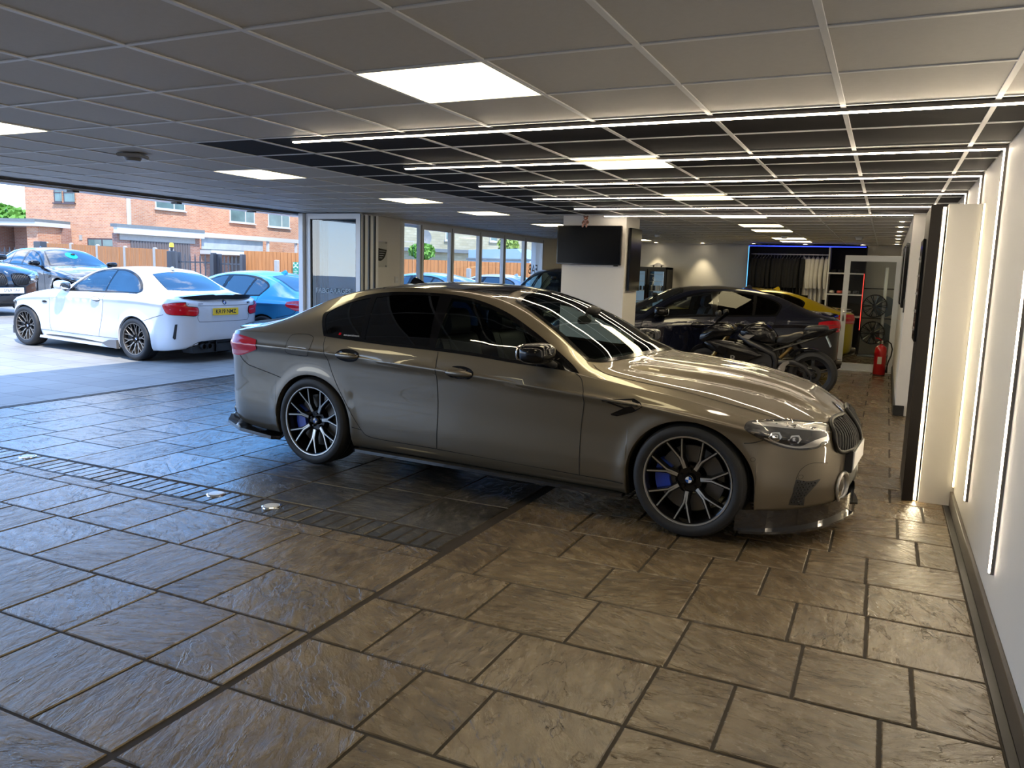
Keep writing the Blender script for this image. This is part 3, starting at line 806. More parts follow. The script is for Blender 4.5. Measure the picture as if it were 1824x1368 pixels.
        K['cache'] = [('tyre', t, M_TYRE, 35), ('rim', rim, K['m_rim'], 35), ('rim_lip', lip, K['m_face'], 35), ('spokes', blk, K['m_rim'], 30), ('spoke_faces', fac, K['m_face'], 20),
                      ('brake_disc', disc, M_DISC, 30), ('brake_caliper', cal, K['m_cal'], 40), ('centre_cap', cap, M_GLOSSBLACK, 40), ('cap_emblem_white', ew, M_WHITE, None), ('cap_emblem_blue', eb, M_EMBLUE, None)]
        K['mesh'] = None
    root = bpy.data.objects.new('wheel', None); COL.objects.link(root); root.parent = parent; root.location = (x, y, z); root.empty_display_size = .1
    root.rotation_euler = (0, K.get('spin', {}).get((side, x > 1), 0), 0 if side < 0 else PI)
    if K['mesh'] is None:
        K['mesh'] = []
        for nm, mb, mt, sm in K['cache']:
            o = mb.build(nm, mt, root, smooth=sm); K['mesh'].append((nm, o))
    else:
        for nm, o0 in K['mesh']: instance(nm, o0, root)
    return root

def seat(parent, x, y, m, s=1.0, name='front_seat', w=.5):
    h = w / 2
    mb = MB(); T = Matrix.Translation((x, y, 0))
    side = [(-.05, .32), (.48, .36), (.52, .44), (.46, .50), (.08, .46), (.0, .62), (-.10, .98), (-.16, 1.06), (-.24, 1.04), (-.22, .86), (-.14, .50)]
    side = crom(side, True, 3)
    for q, (y0, y1, sc) in enumerate(((-h, -h + .09, 1.0), (-h + .09, h - .09, .93), (h - .09, h, 1.0))):
        mb.prism([(a * sc, .3 + (b - .3) * (1 if q != 1 else .985)) for a, b in side], y0, y1, M=T @ XZ)
    mb.prism(crom([(-.15, 1.06), (-.11, 1.10), (-.13, 1.22), (-.18, 1.25), (-.24, 1.23), (-.24, 1.09)], True, 3), -.13, .13, M=T @ XZ)
    return mb.build(name, m, parent, smooth=50)
# ================================================================ shared car fittings
def ellipsoid(mb, c, r, n=20, m=12, p=2.0, M=None):
    vs = []; fs = []
    sp = lambda v: math.copysign(abs(v)**(2 / p), v)
    for i in range(m + 1):
        th = -PI / 2 + PI * i / m
        for k in range(n):
            a = 2 * PI * k / n
            vs.append((c[0] + r[0] * sp(math.cos(th)) * sp(math.cos(a)), c[1] + r[1] * sp(math.cos(th)) * sp(math.sin(a)), c[2] + r[2] * sp(math.sin(th))))
    fs = [(i * n + k, i * n + (k + 1) % n, (i + 1) * n + (k + 1) % n, (i + 1) * n + k) for i in range(m) for k in range(n)]
    if M is not None: vs = [tuple(M @ Vector(v)) for v in vs]
    return mb.add(vs, fs)

def circle(cx, cy, rx, ry=None, n=28, a0=0):
    ry = ry or rx
    return [(cx + rx * math.cos(a0 + 2 * PI * k / n), cy + ry * math.sin(a0 + 2 * PI * k / n)) for k in range(n)]

def mirrors(car, x, z, y, m, sx=.11, sy=.12, sz=.068):
    for sg in (-1, 1):
        mb = MB(); ellipsoid(mb, (x, sg * (y + sy * .6), z), (sx, sy, sz), 24, 14, 3.0)
        o = mb.build('door_mirror', m, car.root, smooth=60)
        a = MB(); a.tube([(x + .06, sg * (y - .06), z - sz - .02), (x + .04, sg * (y + .02), z - sz * .8), (x + .01, sg * (y + .08), z - sz * .5)], [.022, .026, .03], 8)
        a.build('mirror_arm', M_BLACK, o, smooth=60)
        g = MB(); ellipsoid(g, (x - sx * .93, sg * (y + sy * .62), z), (.012, sy * .84, sz * .8), 20, 8, 3.0); g.build('mirror_glass', M_CHROME, o, smooth=60)

def handles(car, pts, m, rx=.113, rz=.047):
    for (x, z) in pts:
        car.both('handle_recess', circle(x, z, rx, rz), 'y', M_GLOSSBLACK if m is not None else M_BLACK, off=.0025, step=.04)
        h = car.hit(x, z, 'y', -1)
        for sg in (-1, 1):
            mb = MB(); y = abs(h[0].y)
            ellipsoid(mb, (x, sg * (y + .006), z - .002), (rx * .98, .028, rz * .50), 24, 10, 2.2)
            mb.build('door_handle', m, car.root, smooth=60)

def interior(car, xf=1.12, xr=.22, zoff=0.0, rhd=-1, dash=(1.85, 2.38), ztop=.93):
    g = empty('interior', (0, 0, zoff)); g.parent = car.root
    for y in (-.37, .37): seat(g, xf, y, M_SEAT)
    seat(g, xr, 0, M_SEAT, name='rear_bench', w=1.2)
    d = MB(); d.prism(crom([(dash[0], .55), (dash[0], .80), (dash[0] + .06, .90), (dash[0] + .3, ztop), (dash[1], ztop - .03), (dash[1], .55)], True, 4), -.68, .68, M=XZ); d.build('dashboard', M_LINING, g, smooth=40)
    f = MB(); f.box(-.5, dash[1], -.7, .7, .24, .34); f.box(.05, dash[0], -.12, .12, .34, .6); f.build('cabin_floor', M_LINING, g)
    w = MB(); T = Matrix.Translation((dash[0] - .12, rhd * .37, .84)) @ Matrix.Rotation(math.radians(-22), 4, 'Y')
    pr = [(.185 + .016 * math.cos(2 * PI * k / 8), .016 * math.sin(2 * PI * k / 8)) for k in range(8)]
    w.lathe(pr, 28, 'x', T, closed=True); w.box(-.01, .02, -.18, .18, -.025, .02, T); w.box(-.01, .02, -.02, .02, -.18, 0, T); ellipsoid(w, (0, 0, 0), (.03, .055, .055), 12, 8, M=T)
    w.build('steering_wheel', M_BLACK, g, smooth=40)
    return g

def interior_mirror(car, x, z, y=0.0):
    mb = MB(); ellipsoid(mb, (x, y, z), (.018, .11, .033), 20, 10, 3.0); mb.tube([(x, y, z + .02), (x + .04, y, z + .075)], .012, 6)
    ellipsoid(mb, (x + .07, y, z + .07), (.05, .05, .03), 12, 8, 3)
    mb.build('rear_view_mirror', M_BLACK, car.root, smooth=60)

def fin(car, x, m):
    h = car.hit(x, 0.0, 'z'); z = h[0].z
    mb = MB(); prof = [(-.075, .0), (-.06, .035), (-.045, .058), (-.03, .062), (.0, .045), (.06, .012), (.10, .0)]
    L = [[(x + a, sg * (.028 * (1 - b / .08)) , z - .004 + b) for a, b in prof] for sg in (-1, 1)]
    n = len(prof); mb.add(L[0] + L[1], [(i, i + 1, n + i + 1, n + i) for i in range(n - 1)] + [tuple(range(n)), tuple(range(n, 2 * n))[::-1]])
    mb.build('roof_antenna', m, car.root, smooth=60)

def roundel(car, y, z, axis, r=.037, sgn=1):
    car.patch('badge_ring', circle(y, z, r), axis, M_CHROME, off=.004, step=.05, sgn=sgn)
    car.patch('badge_disc', circle(y, z, r * .9), axis, M_BLACK, off=.005, step=.05, sgn=sgn)
    a = [(y, z)]
    for q, mt in ((0, M_EMBLUE), (1, M_WHITE), (2, M_EMBLUE), (3, M_WHITE)):
        p = [(y, z)] + [(y + r * .58 * math.cos(q * PI / 2 + t * PI / 16), z + r * .58 * math.sin(q * PI / 2 + t * PI / 16)) for t in range(9)]
        car.patch('badge_quarter', p, axis, mt, off=.006, step=.05, sgn=sgn)

def four_wheels(car, K, xf, hub=.925, z=.345, spin=None):
    for (x, sg) in ((0, -1), (xf, -1), (0, 1), (xf, 1)):
        wheel(car.root, x, sg * hub, z, sg, K)

def blade(car, name, pts, y, zs, m, t=.02, w=.12):
    """thin aerodynamic blade: pts=[(x,y,z)] outer edge; inner edge pulled in by w"""
    mb = MB(); n = len(pts); vs = []
    c = Vector((sum(p[0] for p in pts) / n, 0, 0))
    for sgn in ((-1, 1) if y else (1,)):
        L = []
        for p in pts:
            P = Vector((p[0], sgn * p[1], p[2])); d = Vector((c.x - P.x, -P.y, 0)); d = d / max(d.length, 1e-6) * w
            L.append((P, P + d, P + d + Vector((0, 0, t)), P + Vector((0, 0, t))))
        vs = [q for l in L for q in l]
        mb.add(vs, [(4 * i + k, 4 * i + (k + 1) % 4, 4 * i + 4 + (k + 1) % 4, 4 * i + 4 + k) for i in range(n - 1) for k in range(4)] + [(0, 1, 2, 3), (4 * n - 4, 4 * n - 3, 4 * n - 2, 4 * n - 1)])
    return mb.build(name, m, car.root)
# ================================================================ saloon fittings laid on the skin (mx, mz map the base outlines to each car)
def saloon(h, K, paint, mx=None, mz=None, ws_=1.0, xf=2.979, hub=.925, wz=.345, det=2, roof=None, mirror_m=None, privacy=None, sideglass=None, screen=None, plate=None, rplate=None, trim=None, spoil=None, splitter=True, sticker=False, rhd=-1, lamp=None):
    I_ = lambda v: v
    mx = mx or I_; mz = mz or I_; g = 1.0 if det == 2 else 1.7
    P = lambda L: [(float(mx(a)), float(mz(b))) for a, b in L]
    Tp = lambda L: [(float(mx(a)), b * ws_) for a, b in L]
    Fx = lambda L: [(a * ws_, float(mz(b))) for a, b in L]
    X = lambda a: float(mx(a)); Z = lambda a: float(mz(a))
    PR = privacy or M_PRIVACY; SG = sideglass or M_SIDEGLASS; SC = screen or M_WSCREEN
    SF = spoil or M_CARBON; TR = trim or M_GRILLE; LP = lamp or M_RED
    dlo = crom(P([(.10, 1.010), (.10, 1.010), (.043, 1.076), (.006, 1.122), (-.020, 1.169), (.009, 1.206), (.08, 1.251), (.196, 1.292), (.321, 1.329), (.50, 1.355), (.703, 1.365), (.99, 1.364), (1.195, 1.349),
            (1.4, 1.311), (1.609, 1.245), (1.784, 1.169), (1.97, 1.076), (2.163, .968), (2.238, .915), (2.238, .915), (2.088, .928), (1.783, .942), (1.453, .964), (1.165, .975), (.91, .980), (.66, .985), (.3, 1.0)]), True, 5)
    p_front = crom(P([(1.125, .995), (1.125, .995), (1.095, 1.337), (1.095, 1.337), (1.24, 1.325), (1.42, 1.283), (1.6, 1.222), (1.77, 1.148), (1.93, 1.065), (2.02, 1.0), (2.04, .962), (2.04, .962), (1.75, .962), (1.453, .985)]), True, 4)
    p_rear = crom(P([(.495, 1.008), (.495, 1.008), (.42, 1.31), (.42, 1.31), (.6, 1.337), (.8, 1.345), (.985, 1.343), (.985, 1.343), (1.07, .998), (1.07, .998), (.8, 1.003)]), True, 4)
    p_qtr = crom(P([(.125, 1.032), (.125, 1.032), (.06, 1.10), (.025, 1.165), (.06, 1.208), (.15, 1.25), (.27, 1.286), (.365, 1.305), (.365, 1.305), (.45, 1.018), (.45, 1.018)]), True, 4)
    for p in (p_front, p_rear, p_qtr): h.cut_side(p, -.006)
    h.both('window_surround', dlo, 'y', M_GLOSSBLACK, off=.003, step=.05, holes=[p_front, p_rear, p_qtr])
    for nm, p, mt in (('front_window', p_front, SG), ('rear_window', p_rear, PR), ('quarter_window', p_qtr, PR)):
        h.both(nm, inset(p, -.004), 'y', mt, off=.001, step=.04 * g)
    ws = Tp([(1.57, .545), (1.57, .545), (1.8, .622), (2.0, .68), (2.15, .725), (2.235, .755), (2.235, .755), (2.33, .66), (2.40, .45), (2.43, .22)])
    ws = ws + Tp([(2.44, 0)]) + [(a, -b) for a, b in ws[::-1]] + Tp([(1.505, -.3), (1.49, 0), (1.505, .3)])
    h.window('windscreen', crom(ws, True, 4), SC, M_GLOSSBLACK, .035, 'z')
    rw = Tp([(.15, .50), (.15, .50), (-.1, .53), (-.35, .57), (-.50, .58), (-.50, .58), (-.55, .3)])
    rw = rw + Tp([(-.565, 0)]) + [(a, -b) for a, b in rw[::-1]] + Tp([(.19, 0)])
    h.window('rear_screen', crom(rw, True, 4), PR, M_GLOSSBLACK, .035, 'z')
    if roof:
        rp = Tp([(1.49, .53), (1.49, .53), (1.1, .535), (.6, .535), (.25, .53), (.16, .50), (.16, .50), (.20, 0)])
        rp = rp + [(a, -b) for a, b in rp[:-1][::-1]] + Tp([(1.43, -.3), (1.42, 0), (1.43, .3)])
        h.patch('roof_panel', crom(rp, True, 4), 'z', roof, off=.002, step=.06)
    low = P([(1.157, .970), (.91, .975), (.66, .980), (.3, .996), (.12, 1.004)])
    rear_edge = crom(P([(.12, 1.004), (.12, 1.004), (.131, .935), (.174, .851), (.229, .715), (.333, .55), (.485, .338), (.549, .295), (.65, .286), (.776, .284), (1.166, .283)]), False, 5)
    bp = crom(P([(1.166, .283), (1.166, .283), (1.179, .626), (1.164, .93), (1.157, .970)]), False, 4)
    rear_door = rear_edge + bp[1:] + low[1:-1]
    fr_edge = crom(P([(2.276, .268), (2.277, .50), (2.285, .62), (2.299, .741), (2.290, .82), (2.262, .885), (2.215, .915)]), False, 5)
    front_door = crom(P([(1.163, .968), (1.170, .93), (1.185, .626), (1.172, .283)]), False, 5) + fr_edge + P([(2.088, .922), (1.783, .936), (1.453, .958)])
    h.both('rear_door', rear_door, 'y', paint, off=.0012, step=.045 * g)
    h.both('front_door', front_door, 'y', paint, off=.0012, step=.045 * g)
    shut_s = crom(Tp([(2.288, .766), (2.33, .80), (2.41, .823), (2.58, .812), (2.87, .804), (3.107, .805), (3.326, .782), (3.45, .735), (3.557, .61), (3.64, .46), (3.672, .373)]), False, 5)
    bon = shut_s + Tp([(3.69, .25), (3.705, .1)])
    back = crom(Tp([(2.27, .76), (2.36, .66), (2.43, .45), (2.46, .22), (2.47, 0)]), False, 4)
    h.patch('bonnet', bon + [(a, -b) for a, b in bon[::-1]] + [(a, -b) for a, b in back] + back[::-1][1:], 'z', paint, off=.0012, step=.03 * g)
    flap = crom(P([(-.218, 1.0), (-.095, 1.013), (-.03, 1.008), (.008, .985), (-.003, .901), (-.016, .865), (-.054, .85), (-.228, .857), (-.25, .891), (-.248, .947)]), True, 4)
    h.patch('fuel_flap', flap, 'y', paint, off=.0012, step=.04 * g)
    gw = .005 if det == 2 else .007
    h.ribbon('fuel_flap_gap', [flap + flap[:1]], 'y', M_GAP, gw * .8, .0016, mirror=False)
    bl = crom(P([(1.17, .281), (1.7, .276), (2.276, .267)]), False, 4)
    gaps = [rear_edge, bp, bl, fr_edge, P([(2.60, .262), (2.45, .266), (2.276, .268)]), P([(.38, .352), (.49, .335)]), crom(P([(3.294, .617), (3.34, .622), (3.39, .640)]), False, 4),
            crom(P([(-.80, .80), (-.757, .76), (-.70, .728), (-.675, .722), (-.5, .69), (-.327, .656)]), False, 5)]
    for ln in gaps:
        for q in (-1, 1): h.ribbon('panel_gap', [ln], 'y', M_GAP, gw, .002, sgn=q, mirror=False)
    for q in (-1, 1): h.ribbon('bonnet_gap', [[(a, q * b) for a, b in shut_s]], 'z', M_GAP, gw, .002, mirror=False)
    # lamps
    tl = crom(P([(-.593, .938), (-.593, .938), (-.577, .873), (-.629, .846), (-.76, .805), (-.85, .797), (-1.0, .80), (-1.105, .80), (-1.105, .80), (-1.105, .94), (-1.105, .94), (-.95, .962), (-.779, .961)]), True, 4)
    h.both('tail_lamp', tl, 'y', LP, off=.006, step=.02 * g)
    h.both('tail_lamp_reflector', crom(P([(-.66, .848), (-.76, .815), (-.86, .806), (-1.0, .806), (-1.1, .806), (-1.1, .84), (-.9, .845), (-.8, .842)]), True, 3), 'y', M_REDL, off=.009, step=.03)
    rl = crom(Fx([(.86, .95), (.60, .945), (.50, .90), (.52, .86), (.70, .81), (.88, .80)]), True, 4)
    for q in (-1, 1): h.patch('tail_lamp_rear', [(a * q, b) for a, b in rl], 'x', LP, off=.006, step=.03, sgn=-1)
    hl = crom(P([(3.290, .709), (3.316, .744), (3.464, .745), (3.60, .72), (3.669, .69), (3.669, .69), (3.690, .598), (3.690, .598), (3.664, .60), (3.641, .577), (3.572, .575), (3.487, .595), (3.388, .64), (3.304, .692)]), True, 4)
    h.both('headlamp_housing', hl, 'y', M_LAMPDARK, off=.002, step=.015 * g)
    h.both('headlamp_brow', crom(P([(3.325, .735), (3.454, .735), (3.56, .722), (3.661, .688), (3.661, .688), (3.667, .670), (3.667, .670), (3.562, .692), (3.452, .710), (3.36, .722)]), True, 3), 'y', M_BRIGHT, off=.005, step=.02 * g)
    for (a, b, r1, r2) in ((3.445, .660, .034, .028), (3.535, .640, .032, .028)):
        h.both('led_unit', circle(X(a), Z(b), r1, r2, 6), 'y', M_CHROME, off=.005, step=.02 * g)
        h.both('led_lens', circle(X(a), Z(b), r1 * .6, r2 * .6, 12), 'y', M_LAMPDARK, off=.008, step=.03)
    h.both('headlamp_trim', crom(P([(3.60, .618), (3.675, .640), (3.683, .612), (3.655, .612), (3.635, .590), (3.56, .588), (3.49, .606), (3.40, .648), (3.405, .655), (3.49, .616), (3.56, .600)]), True, 3), 'y', M_BRIGHT, off=.005, step=.02 * g)
    h.both('headlamp_lens', inset(hl, .003), 'y', M_CLEAR, off=.012, step=.015 * g)
    # grilles
    kd = crom(Fx([(.09, .700), (.16, .712), (.30, .712), (.40, .695), (.455, .655), (.45, .590), (.39, .535), (.28, .520), (.16, .525), (.09, .55), (.065, .62)]), True, 4)
    for q in (-1, 1):
        kp = [(a * q, b) for a, b in kd]
        h.patch('grille_recess', kp, 'x', M_BLACK, off=.002, step=.03, sgn=1)
        ring = MB(); PP = [h.hit(a, b, 'x', 1) for a, b in kp + kp[:2]]
        ring.tube([p[0] + p[1] * .012 for p in PP if p], .013, 8, caps=False); rg = ring.build('kidney_grille', TR, h.root, smooth=60)
        for k in range(9):
            yy = (.105 + k * .038) * ws_
            zz = [z for z in np.linspace(Z(.52), Z(.72), 30) if inside(kd, [yy], [z])[0]]
            if len(zz) < 3: continue
            sl = MB()
            for dd in ((-.005, .006) if det == 2 else (0,)):
                PP = [h.hit((yy + dd) * q, z, 'x', 1) for z in zz[::3]]
                if all(PP) and len(PP) > 1: sl.tube([p[0] + p[1] * .014 for p in PP], .0042 if det == 2 else .008, 6)
            if sl.v: sl.build('grille_bar', TR, rg, smooth=60)
    roundel(h, 0, Z(.735), 'x')
    inp = P([(3.555, .402), (3.665, .384), (3.642, .347), (3.601, .288), (3.599, .236), (3.529, .253)])
    h.both('air_intake', inp, 'y', M_BLACK, off=.002, step=.02 * g)
    if det == 2:
        mesh_ = MB()
        for i in range(9):
            for j in range(9):
                a, b = 3.535 + i * .014 + (j % 2) * .007, .25 + j * .017
                if inside(inset(inp, .008), [a], [b])[0]:
                    hh = h.hit(a, b, 'y', -1)
                    if hh: ellipsoid(mesh_, tuple(hh[0] + hh[1] * .004), (.005, .004, .004), 6, 4)
        tag(mesh_.build('intake_mesh', M_GLOSSBLACK, h.root, smooth=60), kind='stuff')
        h.ribbon('crease_shade', [crom([(3.555, .405), (3.575, .46), (3.62, .49), (3.69, .475)], False, 5)], 'y', M_GAP, .0025, .0016, mirror=False)  # dark ribbon standing in for the shade of a sculpted bumper groove
        for (a, b) in ((3.345, .525), (3.575, .415)):
            h.ribbon('parking_sensor', [circle(a, b, .012) + circle(a, b, .012)[:1]], 'y', M_GAP, .0018, .0016, mirror=False)
    h.patch('lower_grille', crom(Fx([(-.30, .35), (-.18, .36), (.18, .36), (.30, .35), (.24, .22), (-.24, .22)]), True, 3), 'x', M_BLACK, off=.002, step=.04, sgn=1)
    for q in (-1, 1):
        el = circle(q * .30 * ws_, Z(.305), .075, .085)
        h.patch('fog_lens', el, 'x', M_CHROME if det == 2 else M_BLACK, off=.003, step=.03, sgn=1)
        if det == 2:
            PP = [h.hit(a, b, 'x', 1) for a, b in el + el[:2]]
            r_ = MB(); r_.tube([p[0] + p[1] * .01 for p in PP if p], .011, 8, caps=False); r_.build('fog_lens_ring', M_BRIGHT, h.root, smooth=60)
    xn = h.sh.nose[1]
    pl = MB(); pl.bbox(xn + .010, xn + .017, -.26, .26, Z(.40), Z(.40) + .112, .002); plo = pl.build('number_plate', M_PLATE_W, h.root)
    pb = MB(); pb.bbox(xn - .06, xn + .009, -.275, .275, Z(.385), Z(.40) + .125, .006); pb.build('plate_plinth', M_BLACK, plo)
    if plate: text_obj('plate_text', plate, .088, M_INK, plo, Matrix.Translation((xn + .0178, 0, Z(.40) + .056)) @ Matrix.Rotation(PI / 2, 4, 'Z') @ Matrix.Rotation(PI / 2, 4, 'X'), .0004, bold=.001, sx=.92)
    if splitter:
        out = []; ns = h.sh.nose; wn = float(h.sh.W(ns[0]))
        for t in np.linspace(0, 1, 26):
            u = math.sin(t * PI / 2); xa = ns[0] + .08; x = xa + (ns[1] - .005 - xa) * u
            fwv = (1 - max(0, (x - ns[0]) / (ns[1] - ns[0]))**ns[3])**(1 / ns[3]) if x < ns[1] else 0
            out.append((x + .03 * u, (wn - .01) * fwv + .01, .095))
        blade(h, 'front_splitter', out, 1, 0, M_CARBON, .014, .16)
        for q in (-1, 1):
            sk = MB(); L = [((x - .03, q * (y - .02), .10), (x - .025, q * (y - .025), .225)) for (x, y, z) in out]
            for a, b in zip(L, L[1:]): sk.add([a[0], b[0], b[1], a[1]], [(0, 1, 2, 3)])
            sk.build('bumper_valance', M_CARBON, h.root, smooth=40)
    for q in (-1, 1):
        sb = MB(); Lp = [(X(a), q * b * ws_, c) for a, b, c in ((.40, .90, .165), (.45, .935, .168), (1.5, .925, .172), (2.5, .93, .172), (2.57, .90, .17))]
        n_ = len(Lp); vs = []
        for (a, b, c) in Lp: vs += [(a, b, c), (a, b - q * .14, c), (a, b - q * .14, c + .022), (a, b, c + .022)]
        sb.add(vs, [(4 * i + k, 4 * i + (k + 1) % 4, 4 * i + 4 + (k + 1) % 4, 4 * i + 4 + k) for i in range(n_ - 1) for k in range(4)] + [(0, 1, 2, 3), (4 * n_ - 4, 4 * n_ - 3, 4 * n_ - 2, 4 * n_ - 1)])
        sb.build('side_skirt', M_CARBON, h.root)
    xt = h.sh.tail[1]
    blade(h, 'rear_diffuser_lip', [(X(-.36), .90 * ws_, .15), (X(-.42), .94 * ws_, .15), (X(-.80), .92 * ws_, .17), (xt + .12, .86 * ws_, .205), (xt + .02, .74 * ws_, .225), (xt - .02, .5, .23), (xt - .03, .2, .23), (xt - .03, 0, .23)], 1, 0, M_CARBON, .028, .2)
    ex = MB()
    for yy in (-.62, -.50, .50, .62):
        ex = MB(); ex.lathe([(.045, xt - .02), (.05, xt - .02), (.05, xt + .2), (.045, xt + .2)], 20, 'x', Matrix.Translation((0, yy * ws_, .29)), closed=True)
        ex.build('exhaust_tip', M_GUN, h.root, smooth=40)
    sp_ = MB(); n_ = 21; L = []
    for k in range(n_):
        y = (-.70 + 1.4 * k / (n_ - 1)) * ws_; a = abs(y) / (.70 * ws_)
        x0 = xt + .015 + .10 * a**3; z0 = h.hit(x0 + .05, y, 'z'); zz = z0[0].z if z0 else Z(1.05)
        lift = .035 * (1 - a**5)
        L.append([(x0 + .16, y, zz + .022), (x0 + .06, y, zz + .012 + lift * .7), (x0 - .012, y, zz + .012 + lift), (x0 - .01, y, zz + lift * .6), (x0 + .05, y, zz - .01)])
    m_ = 5; sp_.add([v for l in L for v in l], [(i * m_ + k, i * m_ + (k + 1) % m_, (i + 1) * m_ + (k + 1) % m_, (i + 1) * m_ + k) for i in range(n_ - 1) for k in range(m_)] + [tuple(range(5)), tuple((n_ - 1) * 5 + k for k in range(5))])
    sp_.build('boot_spoiler', SF, h.root, smooth=50)
    vent = P([(2.414, .774), (2.629, .802), (2.672, .783), (2.693, .762), (2.634, .722), (2.523, .682), (2.487, .684), (2.480, .692), (2.564, .737)])
    h.both('fender_vent', vent, 'y', M_GLOSSBLACK, off=.004, step=.04)
    for sg in (-1, 1):
        hh = [h.hit(X(a), Z(b), 'y', -1) for a, b in ((2.43, .772), (2.55, .768), (2.66, .765))]
        vb = MB(); vb.tube([(p[0].x, sg * (abs(p[0].y) + .006), p[0].z) for p in hh], .006, 6); vb.build('vent_blade', M_GLOSSBLACK, h.root, smooth=60)
    handles(h, [(X(.376), Z(.888)), (X(1.368), Z(.845))], paint)
    mirrors(h, X(2.00), Z(1.035), .93 * ws_, mirror_m or M_GLOSSBLACK, .10, .125, .066)
    fin(h, X(.33), M_GLOSSBLACK if det == 2 else paint)
    interior(h, X(1.12), X(.15), rhd=rhd, dash=(X(1.85), X(2.38)), ztop=Z(.93)); interior_mirror(h, X(1.86), Z(1.20))
    if sticker:
        q = h.hit(X(.36), Z(1.03), 'y', -1)
        T = Matrix.Translation(q[0] + q[1] * .004) @ Matrix.Rotation(math.radians(90 - 28), 4, 'X')
        text_obj('window_sticker', 'esp.specialistcars', .022, M_WHITE, h.root, T, .0003)
        st = MB(); st.box(-.125, -.103, -.012, .014, 0, .0006, M=T); st.build('sticker_mark', M_RED, h.root)
    if rplate:
        pl = MB(); pl.bbox(xt - .012, xt - .004, -.26, .26, Z(.66), Z(.66) + .112, .002); plo = pl.build('number_plate', M_PLATE_Y, h.root)
        pb = MB(); pb.bbox(xt - .004, xt + .05, -.27, .27, Z(.66) - .008, Z(.66) + .12, .003); pb.build('plate_backing', paint, plo)
    four_wheels(h, K, xf, hub, wz)
    h.finish()
    return h

def derive(S, xk, zk, ws_, paint, arch=None, nose=None, tail=None, ridge_=None, flare=.01, wheel_r=None):
    """a car of other proportions from the base saloon: xk, zk = [(base, new)]"""
    ax, bx = zip(*xk); az, bz = zip(*zk)
    mx = lambda v: np.interp(v, ax, bx); mz = lambda v: np.interp(v, az, bz)
    D = dict(S)
    for k in ('zb', 'zc', 'zs', 'zr', 'zt'): D[k] = [(float(mx(a)), float(mz(b))) for a, b in S[k]]
    for k in ('W', 'yr'): D[k] = [(float(mx(a)), b * ws_) for a, b in S[k]]
    n = S['nose']; t = S['tail']
    D['nose'] = nose or (float(mx(n[0])), float(mx(n[1])), float(mz(n[2]))) + n[3:]; D['tail'] = tail or (float(mx(t[0])), float(mx(t[1])), float(mz(t[2]))) + t[3:]
    r0 = wheel_r or .335
    D['arch'] = [(float(mx(a[0])), r0, r0 + .042, r0 + .018) for a in S['arch']]
    D['paint'] = paint; D['flare'] = flare; D['cabin'] = tuple(float(mx(v)) for v in S['cabin'])
    D['ridge'] = ridge_ or (lambda X, y: 0 * X)
    return D, mx, mz
# ================================================================ grey saloon (foreground)
def ridge(X, y):
    k = np.clip((X - 2.42) / .12, 0, 1) * np.clip((3.74 - X) / .25, 0, 1)
    t = (X - 2.4) / 1.3
    y1 = .56 - .25 * t; y2 = .24 - .10 * t
    a = .016 * np.exp(-((y - y1) / .055)**2) - .006 * np.exp(-((y - y1 - .09) / .05)**2)
    b = .007 * np.exp(-((y - y2) / .05)**2) - .005 * np.exp(-((y - y2 - .08) / .05)**2)
    return k * (a + b)
PAINT_GREY = mat('bronze_grey_metallic', (.135, .112, .078), .40, metal=.55, coat=1.0, noise=.03, nscale=3)
HERO = dict(
    W=[(-1.12, .90), (-.7, .932), (0, .945), (.6, .938), (1.5, .934), (2.3, .938), (3.0, .95), (3.4, .94), (3.86, .90)],
    zb=[(-1.12, .27), (-.9, .235), (-.45, .20), (.4, .195), (2.5, .195), (3.3, .17), (3.86, .20)],
    zc=[(-1.12, .90), (-.7, .90), (0, .895), (.37, .885), (1.37, .845), (2.3, .79), (2.7, .765), (3.1, .725), (3.5, .66), (3.86, .60)],
    zs=[(-1.12, .985), (-.7, 1.0), (-.3, 1.005), (.08, 1.0), (.66, .984), (1.17, .975), (1.46, .965), (1.8, .942), (2.1, .925), (2.3, .905), (2.58, .866), (2.87, .832), (3.1, .793), (3.33, .752), (3.5, .722), (3.7, .70), (3.86, .68)],
    yr=[(-1.12, .70), (-.66, .69), (-.4, .645), (0, .605), (.5, .585), (1.1, .58), (1.5, .592), (1.8, .655), (2.0, .705), (2.15, .74), (2.3, .74), (2.6, .65), (3.0, .57), (3.4, .50), (3.86, .45)],
    zr=[(-1.12, 1.00), (-.9, 1.02), (-.66, 1.06), (-.534, 1.10), (-.377, 1.16), (-.265, 1.205), (-.067, 1.28), (.17, 1.345), (.51, 1.388), (.75, 1.398), (1.1, 1.393), (1.4, 1.36), (1.65, 1.29), (1.8, 1.225), (2.0, 1.12), (2.15, 1.03), (2.3, .965), (2.45, .94), (2.6, .928), (3.0, .89), (3.3, .84), (3.5, .795), (3.7, .75), (3.86, .72)],
    zt=[(-1.12, 1.05), (-.9, 1.08), (-.66, 1.095), (-.5, 1.125), (-.3, 1.215), (0, 1.335), (.25, 1.40), (.5, 1.43), (.85, 1.445), (1.2, 1.435), (1.5, 1.40), (1.7, 1.345), (2.0, 1.215), (2.3, 1.07), (2.48, .992), (2.6, .984), (3.0, .955), (3.3, .905), (3.5, .85), (3.65, .79), (3.75, .74), (3.86, .70)],
    nose=(3.22, 3.795, .45, 1.9, 3.6, 6), tail=(-.68, -1.125, .62, 3.4, 5, 5),
    arch=[(0, .345, .385, .362), (2.979, .345, .385, .362)], flare=.012, paint=PAINT_GREY, cabin=(-.62, 2.46), ridge=ridge, floor=.15)
